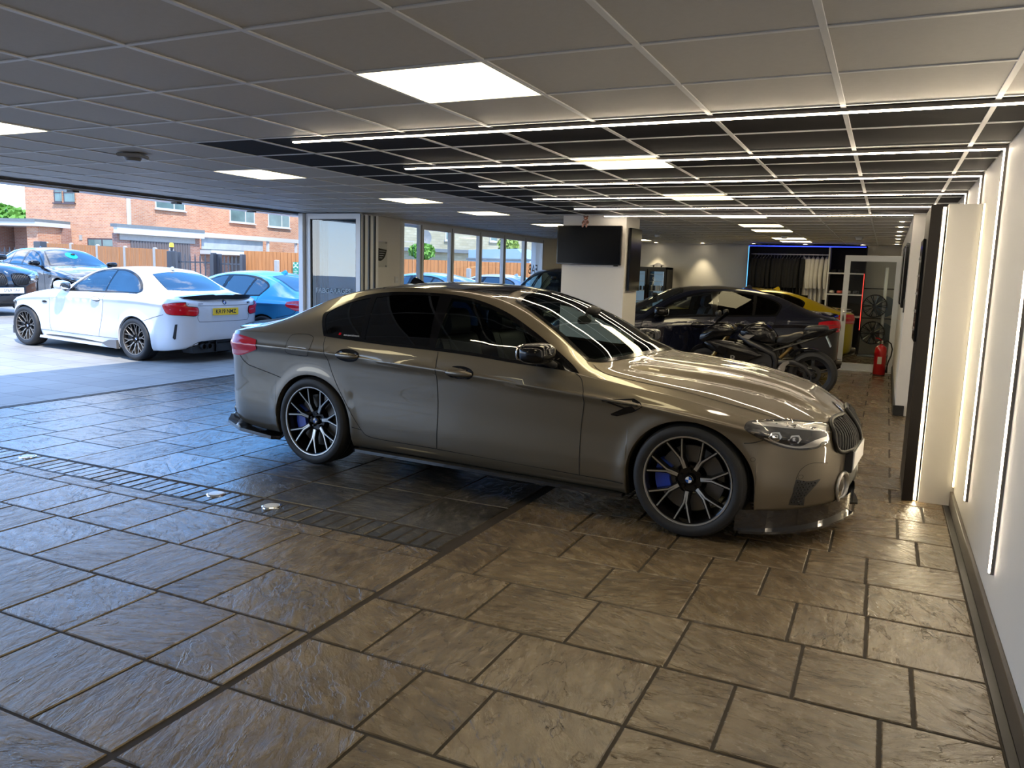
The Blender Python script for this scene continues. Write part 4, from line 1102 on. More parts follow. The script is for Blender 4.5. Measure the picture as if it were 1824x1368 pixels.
HW = dict(name='hero', R=.343, rim=.270, w=.275, n=7, a0=math.radians(-94), da=.20, style='V', m_rim=M_GLOSSBLACK, m_face=M_BRIGHT, m_cal=M_BLUECAL, seg=96, disc=.2, cal=PI)
_hy = math.radians(-4.39)
_hr = Vector((-3.94008, 4.74973, 0)); _hf = Vector((-.96993, 4.52169, 0))
_n = Vector((-math.sin(_hy), math.cos(_hy), 0))
hero_loc = _hr + _n * .925
hero = Car('saloon_car', HERO, hero_loc, _hy, 'bronze-grey metallic saloon with black roof parked indoors on the slate floor', step=.016, rows=(60, 16, 22, 36))
saloon(hero, HW, PAINT_GREY, roof=M_CARBON, sticker=True)
# ================================================================ the other cars
def gnd(x):
    """height of the yard: level near the doors, then rising away from them"""
    return float(np.interp(-x, [8.1, 10.5, 13.2, 16.3, 20, 30], [0, 0, .058, .33, .36, .38]))
ZK3 = [(0, 0), (.345, .335), (.98, .965), (1.445, 1.42)]
XK3 = [(-1.125, -1.02), (0, 0), (1.17, 1.10), (2.24, 2.09), (2.979, 2.812), (3.795, 3.60)]
P_BLUE = mat('bright_blue_metallic', (.015, .22, .42), .30, metal=.5, coat=1.0)
P_NAVY = mat('deep_navy_metallic', (.004, .006, .022), .25, metal=.3, coat=1.0)
P_BLK = mat('black_sapphire', (.006, .007, .012), .2, metal=.2, coat=1.0)
P_YEL = mat('mustard_yellow_metallic', (.50, .36, .006), .3, metal=.35, coat=1.0)
P_WHT = mat('mineral_white', (.60, .61, .635), .35, coat=1.0)
P_SIL = mat('pale_blue_silver', (.25, .32, .38), .3, metal=.4, coat=1.0)
P_SUV = mat('dark_teal_black', (.012, .02, .028), .25, metal=.3, coat=1.0)
KB = lambda n, **k: dict(dict(name=n, R=.333, rim=.248, w=.255, n=10, a0=.2, da=.17, style='Y', m_rim=M_BLACK, m_face=M_GUN, m_cal=M_BLUECAL, seg=56, disc=.18), **k)
KW = KB('white', m_cal=M_BLACK, m_face=mat('bronze_alloy', (.20, .185, .17), .35, metal=.8), m_rim=mat('dark_bronze_alloy', (.05, .045, .042), .4, metal=.6)); KD = KB('dark', m_face=M_GLOSSBLACK); KM = KB('mid')
def other(name, paint, loc, yaw, label, K, zk=ZK3, xk=XK3, ws_=.985, r0=.335, pitch=0.0, **kw):
    D, mx, mz = derive(HERO, xk, zk, ws_, paint, wheel_r=r0)
    c = Car(name, D, loc, yaw, label, pitch=pitch, step=.034, rows=(26, 8, 12, 16))
    saloon(c, K, paint, mx, mz, ws_, float(mx(2.979)), .925 * ws_, r0, det=1, **kw)
    return c
def place(px, py, off, yaw):
    """origin from a point on the near flank (px,py = world x,y), moved off towards the far side"""
    n = Vector((-math.sin(yaw), math.cos(yaw), 0)); return n * off
R_ = math.radians
# bright blue saloon in the yard (nose away to the left)
other('saloon_car', P_BLUE, (-9.72, 10.45 + .91, gnd(-9.7)), R_(180), 'bright blue saloon parked in the yard beyond the white coupe', KM, pitch=.008, privacy=M_DAYGLASS, sideglass=M_DAYGLASS, screen=M_DAYGLASS, mirror_m=P_BLUE, spoil=P_BLUE, lamp=M_RED)
# black saloon, far left
hd = R_(-8)
c_ = pt(97, 462, D=21.0); o_ = Vector((c_.x, c_.y, 0)) - Vector((math.cos(hd), math.sin(hd), 0)) * 1.0
blk = other('saloon_car', P_BLK, (o_.x, o_.y, gnd(o_.x)), hd, 'black saloon facing right, parked by the fence behind the white coupe', KD, zk=[(0, 0), (1.445, 1.46)], xk=[(-1.125, -1.125), (3.795, 3.795)], ws_=1.0, r0=.343, privacy=M_DAYGLASS, sideglass=M_DAYGLASS, screen=M_DAYGLASS, mirror_m=M_GLOSSBLACK)
M_CYAN = mat('cyan_sticker', (.0, .45, .55), .3, emit=.25, ecol=(0, .8, .9))
blk.patch('windscreen_sticker', circle(1.95, -.05, .16, .14), 'z', M_CYAN, off=.008, step=.05)
# dark car with its grille to us
hd = R_(3)
pc = Vector((-16.13, 10.22, 0)) - Vector((math.cos(hd), math.sin(hd), 0)) * 3.83
other('suv_car', P_BLK, (pc.x, pc.y, .345), hd, 'dark car at the left photo edge showing its black kidney grilles and white plate', KD, zk=[(0, 0), (.3, .33), (.62, .73), (.74, .88), (.92, 1.06), (1.445, 1.62)], xk=[(-1.125, -1.0), (3.795, 3.80)], ws_=1.02, r0=.37, plate='SY69 TAV', privacy=M_DAYGLASS, sideglass=M_DAYGLASS, screen=M_DAYGLASS, splitter=False)
# two cars seen through the window wall
other('saloon_car', P_BLUE, (-9.4, 16.0 + .9, .05), R_(180), 'light blue car seen through the leftmost pane of the window wall', KM, privacy=M_DAYGLASS, sideglass=M_DAYGLASS, screen=M_DAYGLASS, mirror_m=P_BLUE)
other('saloon_car', P_SIL, (-9.3, 19.6 + .9, .05), R_(180), 'pale silver-blue car seen through the middle panes of the window wall', KM, privacy=M_DAYGLASS, sideglass=M_DAYGLASS, screen=M_DAYGLASS, mirror_m=P_SIL)
# navy saloon behind the motorcycle
hd = R_(205)
near = Vector((-.47, 12.93, 0)) + Vector((math.cos(hd), math.sin(hd), 0)) * 1.0; n_ = Vector((math.sin(hd), -math.cos(hd), 0))
o_ = near + n_ * .90
other('saloon_car', P_NAVY, (o_.x, o_.y, 0), hd, 'dark navy saloon parked indoors behind the black motorcycle', KD, privacy=glass_mat('dark_glass', (.02, .02, .022), 1.32), sideglass=glass_mat('clear_side', (.75, .8, .8), 1.5), screen=glass_mat('clear_screen', (.75, .82, .80), 1.5))
# yellow saloon behind the navy one
hd = R_(203)
near = Vector((-.38, 15.65, 0)) + Vector((math.cos(hd), math.sin(hd), 0)) * 1.0; n_ = Vector((math.sin(hd), -math.cos(hd), 0))
o_ = near + n_ * .88
other('coupe_car', P_YEL, (o_.x, o_.y, 0), hd, 'mustard yellow car indoors behind the dark navy saloon', KD, zk=[(0, 0), (.345, .335), (.98, .97), (1.445, 1.385)], privacy=glass_mat('dark_glass', (.02, .02, .022), 1.32))
# dark SUV beside the column
other('suv_car', P_SUV, (-6.12, 16.6, 0), R_(270), 'dark off-road car facing the camera between the windows and the white column', KD, zk=[(0, 0), (.3, .42), (.62, .78), (.98, 1.12), (1.445, 1.66)], xk=[(-1.125, -.85), (0, 0), (2.24, 2.0), (2.979, 2.7), (3.795, 3.45)], ws_=1.0, r0=.37, splitter=False, screen=glass_mat('clear_screen', (.62, .78, .76), 1.5), privacy=glass_mat('suv_side', (.5, .6, .6), 1.5), sideglass=glass_mat('suv_side', (.55, .65, .65), 1.5))

# ---- white coupe
WC = dict(
    W=[(-.98, .88), (-.5, .93), (0, .945), (.6, .905), (1.5, .895), (2.3, .905), (2.69, .935), (3.1, .90), (3.46, .86)],
    zb=[(-.98, .25), (-.45, .19), (.4, .17), (2.2, .20), (3.0, .2), (3.46, .2)],
    zc=[(-.98, .90), (0, .93), (.67, .92), (2.0, .87), (2.7, .81), (3.1, .72), (3.46, .60)],
    zs=[(-.98, .965), (-.4, 1.02), (-.08, 1.045), (.738, 1.02), (1.5, .995), (1.95, .97), (2.5, .90), (3.0, .79), (3.25, .72), (3.46, .66)],
    yr=[(-.98, .68), (-.5, .66), (-.3, .62), (0, .57), (.5, .55), (1.0, .56), (1.3, .61), (1.55, .69), (1.8, .73), (2.2, .66), (2.8, .55), (3.46, .45)],
    zr=[(-.98, .99), (-.6, 1.05), (-.36, 1.10), (-.1, 1.23), (.05, 1.30), (.2, 1.345), (.45, 1.395), (.8, 1.40), (1.05, 1.38), (1.3, 1.315), (1.5, 1.21), (1.65, 1.12), (1.8, 1.045), (2.0, 1.0), (2.5, .96), (2.95, .865), (3.2, .77), (3.46, .70)],
    zt=[(-.98, 1.03), (-.75, 1.065), (-.5, 1.09), (-.2, 1.235), (.1, 1.355), (.35, 1.42), (.7, 1.438), (1.0, 1.42), (1.25, 1.37), (1.5, 1.275), (1.8, 1.13), (1.98, 1.045), (2.3, 1.025), (2.7, .975), (3.0, .895), (3.25, .79), (3.46, .70)],
    nose=(2.95, 3.45, .45, 1.9, 3.6, 6), tail=(-.50, -.965, .60, 3.4, 6, 5), arch=[(0, .335, .375, .355), (2.69, .335, .375, .355)], flare=.022, paint=P_WHT, cabin=(-.55, 2.0), floor=.15)
wy = R_(178.96)
wo = Vector((-10.4713, 8.4615, 0)) + Vector((math.sin(wy), -math.cos(wy), 0)) * .925
white = Car('coupe_car', WC, wo, wy, 'white coupe with black boot spoiler parked outside the open doors', pitch=.0216, step=.022, rows=(40, 12, 16, 26))

h = white
wd = crom([(1.61, .982), (1.61, .982), (1.50, 1.145), (1.30, 1.285), (1.07, 1.36), (.85, 1.385), (.55, 1.382), (.295, 1.325), (.06, 1.22), (-.08, 1.125), (-.125, 1.075), (-.075, 1.042), (-.02, 1.036), (.3, 1.028), (.758, 1.008), (1.2, .997)], True, 5)
w1 = crom([(1.50, 1.01), (1.50, 1.01), (1.42, 1.165), (1.26, 1.27), (1.05, 1.335), (.85, 1.358), (.765, 1.36), (.765, 1.36), (.735, 1.035), (.735, 1.035), (1.2, 1.02)], True, 4)
w2_ = crom([(.735, 1.358), (.735, 1.358), (.55, 1.355), (.30, 1.30), (.08, 1.20), (-.05, 1.11), (-.075, 1.075), (-.03, 1.06), (.3, 1.05), (.705, 1.037), (.705, 1.037)], True, 4)
for p in (w1, w2_): h.cut_side(p, -.006)
h.both('window_surround', wd, 'y', M_GLOSSBLACK, off=.003, step=.05, holes=[w1, w2_])
G1 = glass_mat('coupe_side_glass', (.30, .36, .38), 2.0)
h.both('front_window', inset(w1, -.004), 'y', G1, off=.001, step=.05); h.both('rear_quarter_window', inset(w2_, -.004), 'y', M_DAYGLASS, off=.001, step=.05)
ws = [(1.12, .53), (1.12, .53), (1.35, .60), (1.6, .665), (1.80, .70), (1.80, .70), (1.93, .45), (1.98, .2)]
h.window('windscreen', crom(ws + [(1.99, 0)] + [(a, -b) for a, b in ws[::-1]] + [(1.07, -.3), (1.05, 0), (1.07, .3)], True, 4), G1, M_GLOSSBLACK, .03, 'z')
rw = [(.10, .48), (.10, .48), (-.1, .535), (-.36, .58), (-.36, .58), (-.45, .3)]
h.window('rear_screen', crom(rw + [(-.475, 0)] + [(a, -b) for a, b in rw[::-1]] + [(.14, 0)], True, 4), M_DAYGLASS, M_GLOSSBLACK, .012, 'z')
wdoor = crom([(2.00, .955), (2.057, .847), (2.10, .64), (2.105, .45), (2.08, .30), (2.08, .30)], False, 5) + crom([(.888, .30), (.86, .40), (.80, .60), (.768, .737), (.735, .88), (.703, 1.0)], False, 5) + [(1.2, .985), (1.6, .972)]
h.both('front_door', wdoor, 'y', P_WHT, off=.0012, step=.06)
M_GAPL = mat('panel_gap_grey', (.10, .10, .11), .8)
for ln in (crom([(2.00, .955), (2.057, .847), (2.10, .64), (2.105, .45), (2.08, .30)], False, 5), crom([(.888, .30), (.86, .40), (.80, .60), (.768, .737), (.735, .88), (.703, 1.0)], False, 5), [(2.3, .30), (1.5, .295), (.4, .30)], [(-.218, .631), (-.42, .70), (-.627, .756)]):
    for q in (-1, 1): h.ribbon('panel_gap', [ln], 'y', M_GAPL, .007, .002, sgn=q, mirror=False)
lamp = crom([(.885, .925), (.885, .925), (.882, .775), (.882, .775), (.85, .757), (.70, .748), (.555, .741), (.505, .786), (.518, .873), (.582, .888), (.68, .900), (.689, .955), (.689, .955), (.827, .945)], True, 4)
lside = crom([(-.64, .905), (-.665, .80), (-.72, .768), (-.85, .757), (-.85, .757), (-.85, .94), (-.85, .94), (-.75, .930)], True, 4)
h.both('tail_lamp_side', lside, 'y', M_RED, off=.009, step=.03)
for q in (-1, 1):
    h.patch('tail_lamp_edge', [(a * q, b) for a, b in lamp], 'x', M_LAMPDARK, off=.005, step=.03, sgn=-1)
    h.patch('tail_lamp', [(a * q, b) for a, b in inset(lamp, .010)], 'x', M_RED, off=.009, step=.03, sgn=-1)
    h.patch('tail_lamp_bar', [(a * q, b) for a, b in crom([(.86, .835), (.56, .815), (.56, .83), (.86, .85)], True, 3)], 'x', M_REDL, off=.011, step=.04, sgn=-1)
    h.patch('bumper_slot', [(a * q, b) for a, b in [(.795, .62), (.818, .615), (.838, .41), (.822, .385), (.81, .40)]], 'x', M_BLACK, off=.004, step=.05, sgn=-1)
sl_ = crom([(.60, .998), (.66, .905)], False, 3); bs_ = crom([(.497, .76), (.525, .728), (.50, .665), (.44, .652), (0, .650), (-.44, .652), (-.50, .665), (-.525, .728), (-.497, .76)], False, 4)
for ln in (bs_, [(.655, .93), (.68, .91)], [(-.655, .93), (-.68, .91)], [(.51, .902), (.2, .897), (-.2, .897), (-.51, .902)]): h.ribbon('boot_gap', [ln], 'x', M_GAPL, .007, .002, sgn=-1, mirror=False)
pl = MB(); pl.bbox(-.982, -.974, -.26, .26, .748, .86, .002); plo = pl.build('number_plate', M_PLATE_Y, h.root)
pb = MB(); pb.bbox(-.974, -.94, -.255, .255, .752, .856, .003); pb.build('plate_backing', P_WHT, plo)
RT = Matrix.Rotation(-PI / 2, 4, 'Z') @ Matrix.Rotation(PI / 2, 4, 'X')
text_obj('plate_text', 'KR19 NMZ', .088, M_INK, plo, Matrix.Translation((-.9826, 0, .804)) @ RT, .0006, bold=.0016, sx=1.0)
roundel(h, 0, .945, 'x', .041, sgn=-1)
text_obj('boot_lettering', 'M2', .045, M_INK, h.root, Matrix.Translation((-.955, -.50, .935)) @ RT, .003, bold=.001)
text_obj('boot_lettering', 'COMPETITION', .014, M_INK, h.root, Matrix.Translation((-.955, .48, .93)) @ RT, .003)
di = crom([(.66, .25), (.56, .325), (.46, .355), (.46, .355), (0, .362), (-.46, .355), (-.46, .355), (-.56, .325), (-.66, .25), (-.50, .255), (.50, .255)], True, 3)
h.patch('diffuser', di, 'x', M_GLOSSBLACK, off=.005, step=.04, sgn=-1)
db = MB(); db.prism([(.60, .17), (.64, .26), (.50, .30), (-.50, .30), (-.64, .26), (-.60, .17)], -.93, -.70, M=YZ); dbo = db.build('diffuser_tray', M_BLACK, h.root)
for k in (-.18, .18):
    a = MB(); a.box(-.965, -.80, k - .01, k + .01, .17, .34); a.build('diffuser_fin', M_GLOSSBLACK, h.root)
for yy in (-.44, -.33, .33, .44):
    a = MB(); a.lathe([(.040, -.985), (.046, -.985), (.046, -.78), (.040, -.78)], 20, 'x', Matrix.Translation((0, yy, .272)), closed=True); a.build('exhaust_tip', M_BLACK, h.root, smooth=40)
a = MB(); n_ = 31; L = []
for k in range(n_):
    y = -.69 + 1.38 * k / (n_ - 1); t = abs(y) / .69
    x0 = -.945 + .14 * t**4; z0 = h.hit(x0 + .04, y, 'z'); zz = z0[0].z if z0 else 1.03
    kick = .066 * (1 - t**4) * (1.0 if t > .28 else .76)
    L.append([(x0 + .15, y, zz + .016), (x0 + .05, y, zz + .01 + kick * .75), (x0 - .012, y, zz + .012 + kick), (x0 - .008, y, zz + kick * .08), (x0 + .04, y, zz - .012)])
a.add([v for l in L for v in l], [(i * 5 + k, i * 5 + (k + 1) % 5, (i + 1) * 5 + (k + 1) % 5, (i + 1) * 5 + k) for i in range(n_ - 1) for k in range(5)] + [tuple(range(5)), tuple((n_ - 1) * 5 + k for k in range(5))])
a.build('boot_spoiler', mat('satin_black_spoiler', (.010, .010, .012), .5, spec=.25), h.root, smooth=40)
for q in (-1, 1):
    a = MB(); a.prism([(.74, .215), (.60, .165), (.385, .150), (.385, .285), (.56, .275)], q * .885, q * .935, M=XZ); a.build('rear_skirt_blade', mat('grey_carbon', (.10, .10, .105), .35, coat=.5), h.root)
    a = MB(); a.prism([(.40, .15), (.45, .19), (2.3, .21), (2.32, .17)], q * .84, q * .915, M=XZ); a.build('side_skirt', P_WHT, h.root)
    a = MB(); a.prism([(3.08, .17), (3.16, .17), (3.16, .30), (3.08, .24)], q * .80, q * .84, M=XZ); a.build('front_winglet', M_CARBON, h.root)
h.both('fender_vent', circle(2.206, .768, .072, .030), 'y', M_CHROME, off=.003, step=.05); h.both('fender_vent_inner', circle(2.20, .772, .055, .018), 'y', M_GLOSSBLACK, off=.006, step=.05)
handles(h, [(.905, .893)], P_WHT, .105, .04)
mirrors(h, 1.66, 1.075, .87, P_WHT, .10, .115, .072); fin(h, .24, mat('fin_grey', (.35, .36, .40), .3, coat=1))
hlw = crom([(2.90, .70), (2.98, .77), (3.15, .75), (3.30, .66), (3.28, .60), (3.12, .58), (2.98, .62)], True, 4)
h.both('headlamp', hlw, 'y', M_LAMPDARK, off=.003, step=.04)
for q in (-1, 1): h.patch('kidney_grille', crom([(q * .06, .66), (q * .30, .66), (q * .36, .60), (q * .28, .50), (q * .08, .50)], True, 4), 'x', M_BLACK, off=.004, step=.04, sgn=1)
g_ = interior(h, .95, .10, dash=(1.45, 1.92), ztop=.98); interior_mirror(h, 1.45, 1.22)
tag(h.root, 'white coupe with black boot spoiler parked outside the open doors', 'car')
four_wheels(h, KW, 2.69, .925, .335)
h.finish()
# ================================================================ black sports motorcycle (local: +x forward, profile in x,z)
bk = empty('motorcycle', (-.80, 11.05, 0), PI, 'black sports motorcycle parked in front of the dark navy saloon', 'motorcycle')
B_ALU = mat('bare_alloy', (.50, .49, .48), .3, metal=.9); B_SEAT = mat('tan_grey_seat', (.22, .19, .15), .75); B_FRAME = mat('satin_black_frame', (.02, .02, .022), .38); B_GOLD = mat('gold_fork', (.42, .30, .12), .3, metal=.9)
def solid(name, prof, w, m, k=4, taper=.72, parent=None, smooth=45, y0=0.0):
    """side outline given thickness w with rounded, narrower flanks"""
    P_ = crom(prof, True, k) if k else prof
    cx = sum(p[0] for p in P_) / len(P_); cz = sum(p[1] for p in P_) / len(P_); n = len(P_); mb = MB(); vs = []
    Ls = [(-w / 2, taper), (-w * .42, .93), (-w * .2, 1.0), (w * .2, 1.0), (w * .42, .93), (w / 2, taper)]
    for (y, s_) in Ls: vs += [(cx + (a - cx) * s_, y0 + y, cz + (b - cz) * s_) for a, b in P_]
    fs = [(q * n + i, q * n + (i + 1) % n, (q + 1) * n + (i + 1) % n, (q + 1) * n + i) for q in range(5) for i in range(n)] + [tuple(range(n))[::-1], tuple(5 * n + i for i in range(n))]
    mb.add(vs, fs); return mb.build(name, m, parent or bk, smooth=smooth)
def bwheel(x, R, w, name):
    r = bpy.data.objects.new(name, None); COL.objects.link(r); r.parent = bk; r.location = (x, 0, R)
    t = MB(); t.lathe([(R - .10, -w * .36), (R - .07, -w * .5), (R - .03, -w * .46), (R - .008, -w * .25), (R, 0), (R - .008, w * .25), (R - .03, w * .46), (R - .07, w * .5), (R - .10, w * .36)], 64); t.build('tyre', M_TYRE, r, smooth=40)
    q = MB(); q.lathe([(R - .095, -w * .38), (R - .115, -w * .30), (R - .12, 0), (R - .115, w * .30), (R - .095, w * .38)], 64); q.lathe([(.001, -.05), (.04, -.05), (.045, 0), (.04, .05), (.001, .05)], 24)
    for k in range(5):
        a = 2 * PI * k / 5 + .3
        for d in (-.10, .10): q.tube([(.03 * math.cos(a + d), 0, .03 * math.sin(a + d)), ((R - .118) * math.cos(a + d * .7), 0, (R - .118) * math.sin(a + d * .7))], [.014, .010], 6)
    q.build('rim', B_FRAME, r, smooth=40)
    for s_ in (-1, 1):
        d = MB(); rr = .11 if x < .5 else .15; d.lathe([(rr * .62, s_ * .058), (rr, s_ * .058), (rr, s_ * .063), (rr * .62, s_ * .063)], 40, closed=True)
        d.build('brake_disc', B_FRAME if x < .5 else M_DISC, r, smooth=30)
    e = MB(); e.lathe([(R - .093, -w * .39), (R - .100, -w * .385), (R - .100, -w * .37), (R - .093, -w * .37)], 64, closed=True); e.build('rim_tape', B_ALU, r)
    return r
bwheel(0, .315, .18, 'rear_wheel'); bwheel(1.40, .30, .12, 'front_wheel')
solid('fuel_tank', [(.95, .84), (.88, .91), (.78, .95), (.66, .955), (.56, .90), (.48, .81), (.47, .73), (.50, .69), (.63, .69), (.80, .73), (.92, .77)], .34, M_GLOSSBLACK)
cp = MB(); cp.lathe([(.001, .012), (.05, .012), (.056, .0)], 24, 'z', Matrix.Translation((.70, 0, .955))); cp.build('filler_cap', B_ALU, bk, smooth=40)
solid('tank_badge_panel', [(.93, .76), (.86, .80), (.74, .80), (.82, .735)], .35, B_ALU, 0, .95)
solid('rider_seat', [(.47, .70), (.455, .79), (.36, .805), (.25, .845), (.17, .86), (.13, .815), (.20, .76), (.32, .70)], .26, M_BLACK)
solid('seat_pad', [(.44, .795), (.34, .815), (.24, .855), (.16, .868), (.14, .835), (.25, .80), (.38, .775)], .22, B_SEAT)
solid('tail_unit', [(.17, .83), (.10, .90), (-.10, .905), (-.25, .94), (-.27, .92), (-.18, .85), (.03, .79), (.18, .765)], .20, M_GLOSSBLACK)
solid('pillion_pad', [(.12, .89), (.09, .95), (-.12, .965), (-.16, .93), (-.13, .90)], .18, B_FRAME)
rl = MB(); rl.bbox(-.275, -.265, -.05, .05, .905, .93, .002); rl.build('tail_light', M_RED, bk)
for s_ in (-1, 1):
    f = MB(); f.tube([(.96, s_ * .10, .78), (.80, s_ * .16, .69), (.62, s_ * .17, .62), (.49, s_ * .165, .56), (.45, s_ * .15, .46), (.47, s_ * .13, .36)], [.030, .036, .034, .034, .036, .03], 8); f.build('frame_beam', B_FRAME, bk, smooth=50)
    f = MB(); f.tube([(.50, s_ * .12, .60), (.13, s_ * .10, .74), (-.14, s_ * .06, .86)], .014, 8); f.build('subframe_rail', B_FRAME, bk, smooth=50)
    f = MB(); f.tube([(.46, s_ * .13, .45), (.24, s_ * .135, .47), (.10, s_ * .13, .42), (0, s_ * .12, .315)], [.032, .038, .03, .028], 8); f.build('swingarm', B_FRAME, bk, smooth=50)
    f = MB(); f.tube([(1.04, s_ * .10, .90), (1.22, s_ * .10, .60)], .021, 10); f.tube([(1.20, s_ * .10, .63), (1.40, s_ * .10, .30)], .029, 10); f.build('fork_leg', B_GOLD, bk, smooth=50)
    f = MB(); f.tube([(1.05, s_ * .10, .91), (1.02, s_ * .20, .915), (.97, s_ * .32, .885)], .013, 8); bo = f.build('handlebar', M_BLACK, bk, smooth=50)
    f = MB(); f.tube([(1.02, s_ * .22, .912), (.97, s_ * .33, .884)], .018, 10); f.build('grip', M_TYRE, bo, smooth=50)
    f = MB(); f.tube([(1.07, s_ * .20, .92), (1.05, s_ * .34, .89)], .006, 6); f.build('brake_lever', B_ALU, bo, smooth=50)
    f = MB(); ellipsoid(f, (1.22, s_ * .27, 1.07), (.035, .075, .04), 16, 10, 3); f.tube([(1.22, s_ * .22, 1.05), (1.30, s_ * .12, .96)], .008, 6); f.build('mirror', M_BLACK, bk, smooth=60)
    f = MB(); f.prism(crom([(1.47, .745), (1.40, .79), (1.26, .775), (1.24, .745), (1.37, .705), (1.46, .695)], True, 3), s_ * .035, s_ * .12, M=XZ); f.build('headlamp', M_CHROME, bk, smooth=40)
    f = MB(); f.prism([(.44, .30), (.41, .40), (.36, .46), (.29, .485), (.28, .455), (.32, .42), (.33, .35), (.36, .30), (.345, .295), (.375, .36), (.40, .30)], s_ * .165, s_ * .172, M=XZ); f.build('heel_guard', B_ALU, bk)
    f = MB(); f.tube([(.40, s_ * .17, .37), (.39, s_ * .27, .375)], .012, 8); f.build('foot_peg', B_ALU, bk, smooth=50)
    sp = solid('side_fairing', [(1.40, .66), (1.26, .705), (.94, .685), (.66, .56), (.64, .52), (.80, .44), (.70, .30), (.90, .22), (1.10, .20), (1.18, .36), (1.12, .50), (1.28, .56)], .05, M_GLOSSBLACK, 3, .9, y0=s_ * .20)
    text_obj('fairing_lettering', 'R', .11, B_ALU, sp, Matrix.Translation((1.00, s_ * .2265, .47)) @ Matrix.Rotation(PI if s_ > 0 else 0, 4, 'Z') @ Matrix.Rotation(PI / 2, 4, 'X'), .0006, bold=.001, sx=1.3)
solid('nose_cowl', [(1.49, .68), (1.485, .76), (1.42, .83), (1.30, .92), (1.16, .93), (1.02, .86), (1.06, .78), (1.26, .70), (1.38, .645)], .30, M_GLOSSBLACK, 4, .55)
sc = MB(); Lp = []
for k in range(9):
    a = -1.1 + 2.2 * k / 8; Lp.append(((1.335 - .06 * (1 - math.cos(a)), .10 * math.sin(a), .905), (1.16 - .05 * (1 - math.cos(a)), .085 * math.sin(a), 1.09 - .05 * abs(math.sin(a))**3)))
for a, b in zip(Lp, Lp[1:]): sc.add([a[0], b[0], b[1], a[1]], [(0, 1, 2, 3)])
sc.build('windscreen', glass_mat('smoked_screen', (.10, .10, .11), 1.25), bk, smooth=60)
solid('engine_block', [(.92, .58), (.60, .60), (.48, .52), (.48, .34), (.60, .24), (.86, .24), (.96, .34)], .34, B_FRAME, 3, .85)
cv = MB(); cv.lathe([(.001, -.205), (.065, -.20), (.085, -.17)], 28, 'y', Matrix.Translation((.62, 0, .36))); cv.lathe([(.001, .205), (.065, .20), (.085, .17)], 28, 'y', Matrix.Translation((.62, 0, .36))); cv.build('engine_cover', B_FRAME, bk, smooth=40)
solid('belly_pan', [(1.05, .24), (.60, .19), (.44, .19), (.46, .26), (.70, .30), (1.05, .34)], .30, M_GLOSSBLACK, 3, .8)
solid('front_mudguard', [(1.66, .40), (1.60, .56), (1.45, .635), (1.28, .60), (1.20, .50), (1.26, .52), (1.42, .59), (1.56, .53), (1.62, .42)], .14, M_GLOSSBLACK, 3, .9)
solid('rear_hugger', [(.30, .56), (.20, .64), (.05, .665), (-.06, .645), (.05, .648), (.19, .61), (.27, .53)], .16, M_GLOSSBLACK, 3, .9)
sh = MB(); sh.tube([(.42, .02, .50), (.28, .02, .66)], .028, 10); sh.build('rear_shock', B_GOLD, bk, smooth=50)
exh = MB(); exh.tube([(.50, -.10, .30), (.36, -.17, .33), (.22, -.19, .40), (.02, -.20, .47)], [.028, .045, .055, .05], 14); exh.build('exhaust', B_FRAME, bk, smooth=50)
ch = MB()
for z in (.06, -.06): ch.tube([(0, .10, .315 + z * 1.4), (.47, .10, .40 + z * .7)], .007, 6)
ch.build('chain', B_ALU, bk, smooth=50)
np_ = MB(); np_.bbox(-.006, .006, -.09, .09, -.075, .075, .002); o = np_.build('number_plate', mat('pale_blue_plate', (.45,.55,.60), .3), bk, loc=(-.17, 0, .76)); o.rotation_euler = (0, .45, 0)
pn = MB(); pn.tube([(-.10, 0, .86), (-.155, 0, .80)], .012, 6); pn.build('plate_bracket', M_BLACK, bk)
ss = MB(); ss.tube([(.50, -.14, .30), (.42, -.28, .012)], .010, 8); ss.box(.39, .45, -.31, -.26, 0, .012); ss.build('side_stand', M_BLACK, bk, smooth=50)
pd = MB(); pd.box(-.11, .11, -.03, .03, .0, .02); 
for q in (-1, 1): pd.tube([(-.02, q * .13, .02), (.0, q * .135, .315)], .012, 6)
pd.box(-.06, .02, -.15, .15, 0, .02); pd.build('paddock_stand', M_BLACK, bk)
# ================================================================ fittings and things in the showroom
M_BOARD = mat('dark_brown_panel', (.014, .011, .010), .45, spec=.25)
M_GLOWWARM = mat('warm_led', (1, .9, .7), .5, emit=32, ecol=(1.0, .84, .55))
M_SCREEN = mat('tv_screen', (.003, .003, .004), .18, spec=.12)
M_GLASSCLR = glass_mat('window_glass', (.93, .95, .96))
M_GLASSDOOR = glass_mat('door_glass', (.90, .93, .92), 1.5)
M_STEEL = mat('brushed_steel', (.55, .55, .56), .3, metal=.9)
M_FUR = mat('brown_plush', (.30, .15, .10), .95, noise=.3, nscale=30, bump=.4, bscale=150)
M_FURL = mat('pink_plush', (.62, .36, .30), .95)
M_RUBBER = mat('black_rubber', (.01, .01, .01), .5)
M_EXTRED = mat('extinguisher_red', (.50, .008, .012), .22, coat=.8)
M_PAPER = mat('paper_label', (.62, .58, .50), .6)
M_FABK = mat('black_cloth', (.006, .006, .008), .9)
M_FABG = mat('pale_grey_cloth', (.50, .48, .46), .9, noise=.12, nscale=12)
M_SHELF = mat('white_shelf', (.62, .62, .64), .4)
M_DARKBACK = mat('dark_recess', (.006, .006, .008), .8)
M_BLUELED = mat('blue_led', (.05, .1, 1), .5, emit=2.6, ecol=(.03, .06, 1.0))
M_CYANLED = mat('pale_blue_led', (.2, .6, 1), .5, emit=1.6, ecol=(.1, .5, 1.0))
M_REDLED = mat('red_led', (1, .1, .05), .5, emit=1.3, ecol=(1, .06, .05))
M_BLUEGREY = mat('blue_grey_disc', (.09, .12, .16), .35)

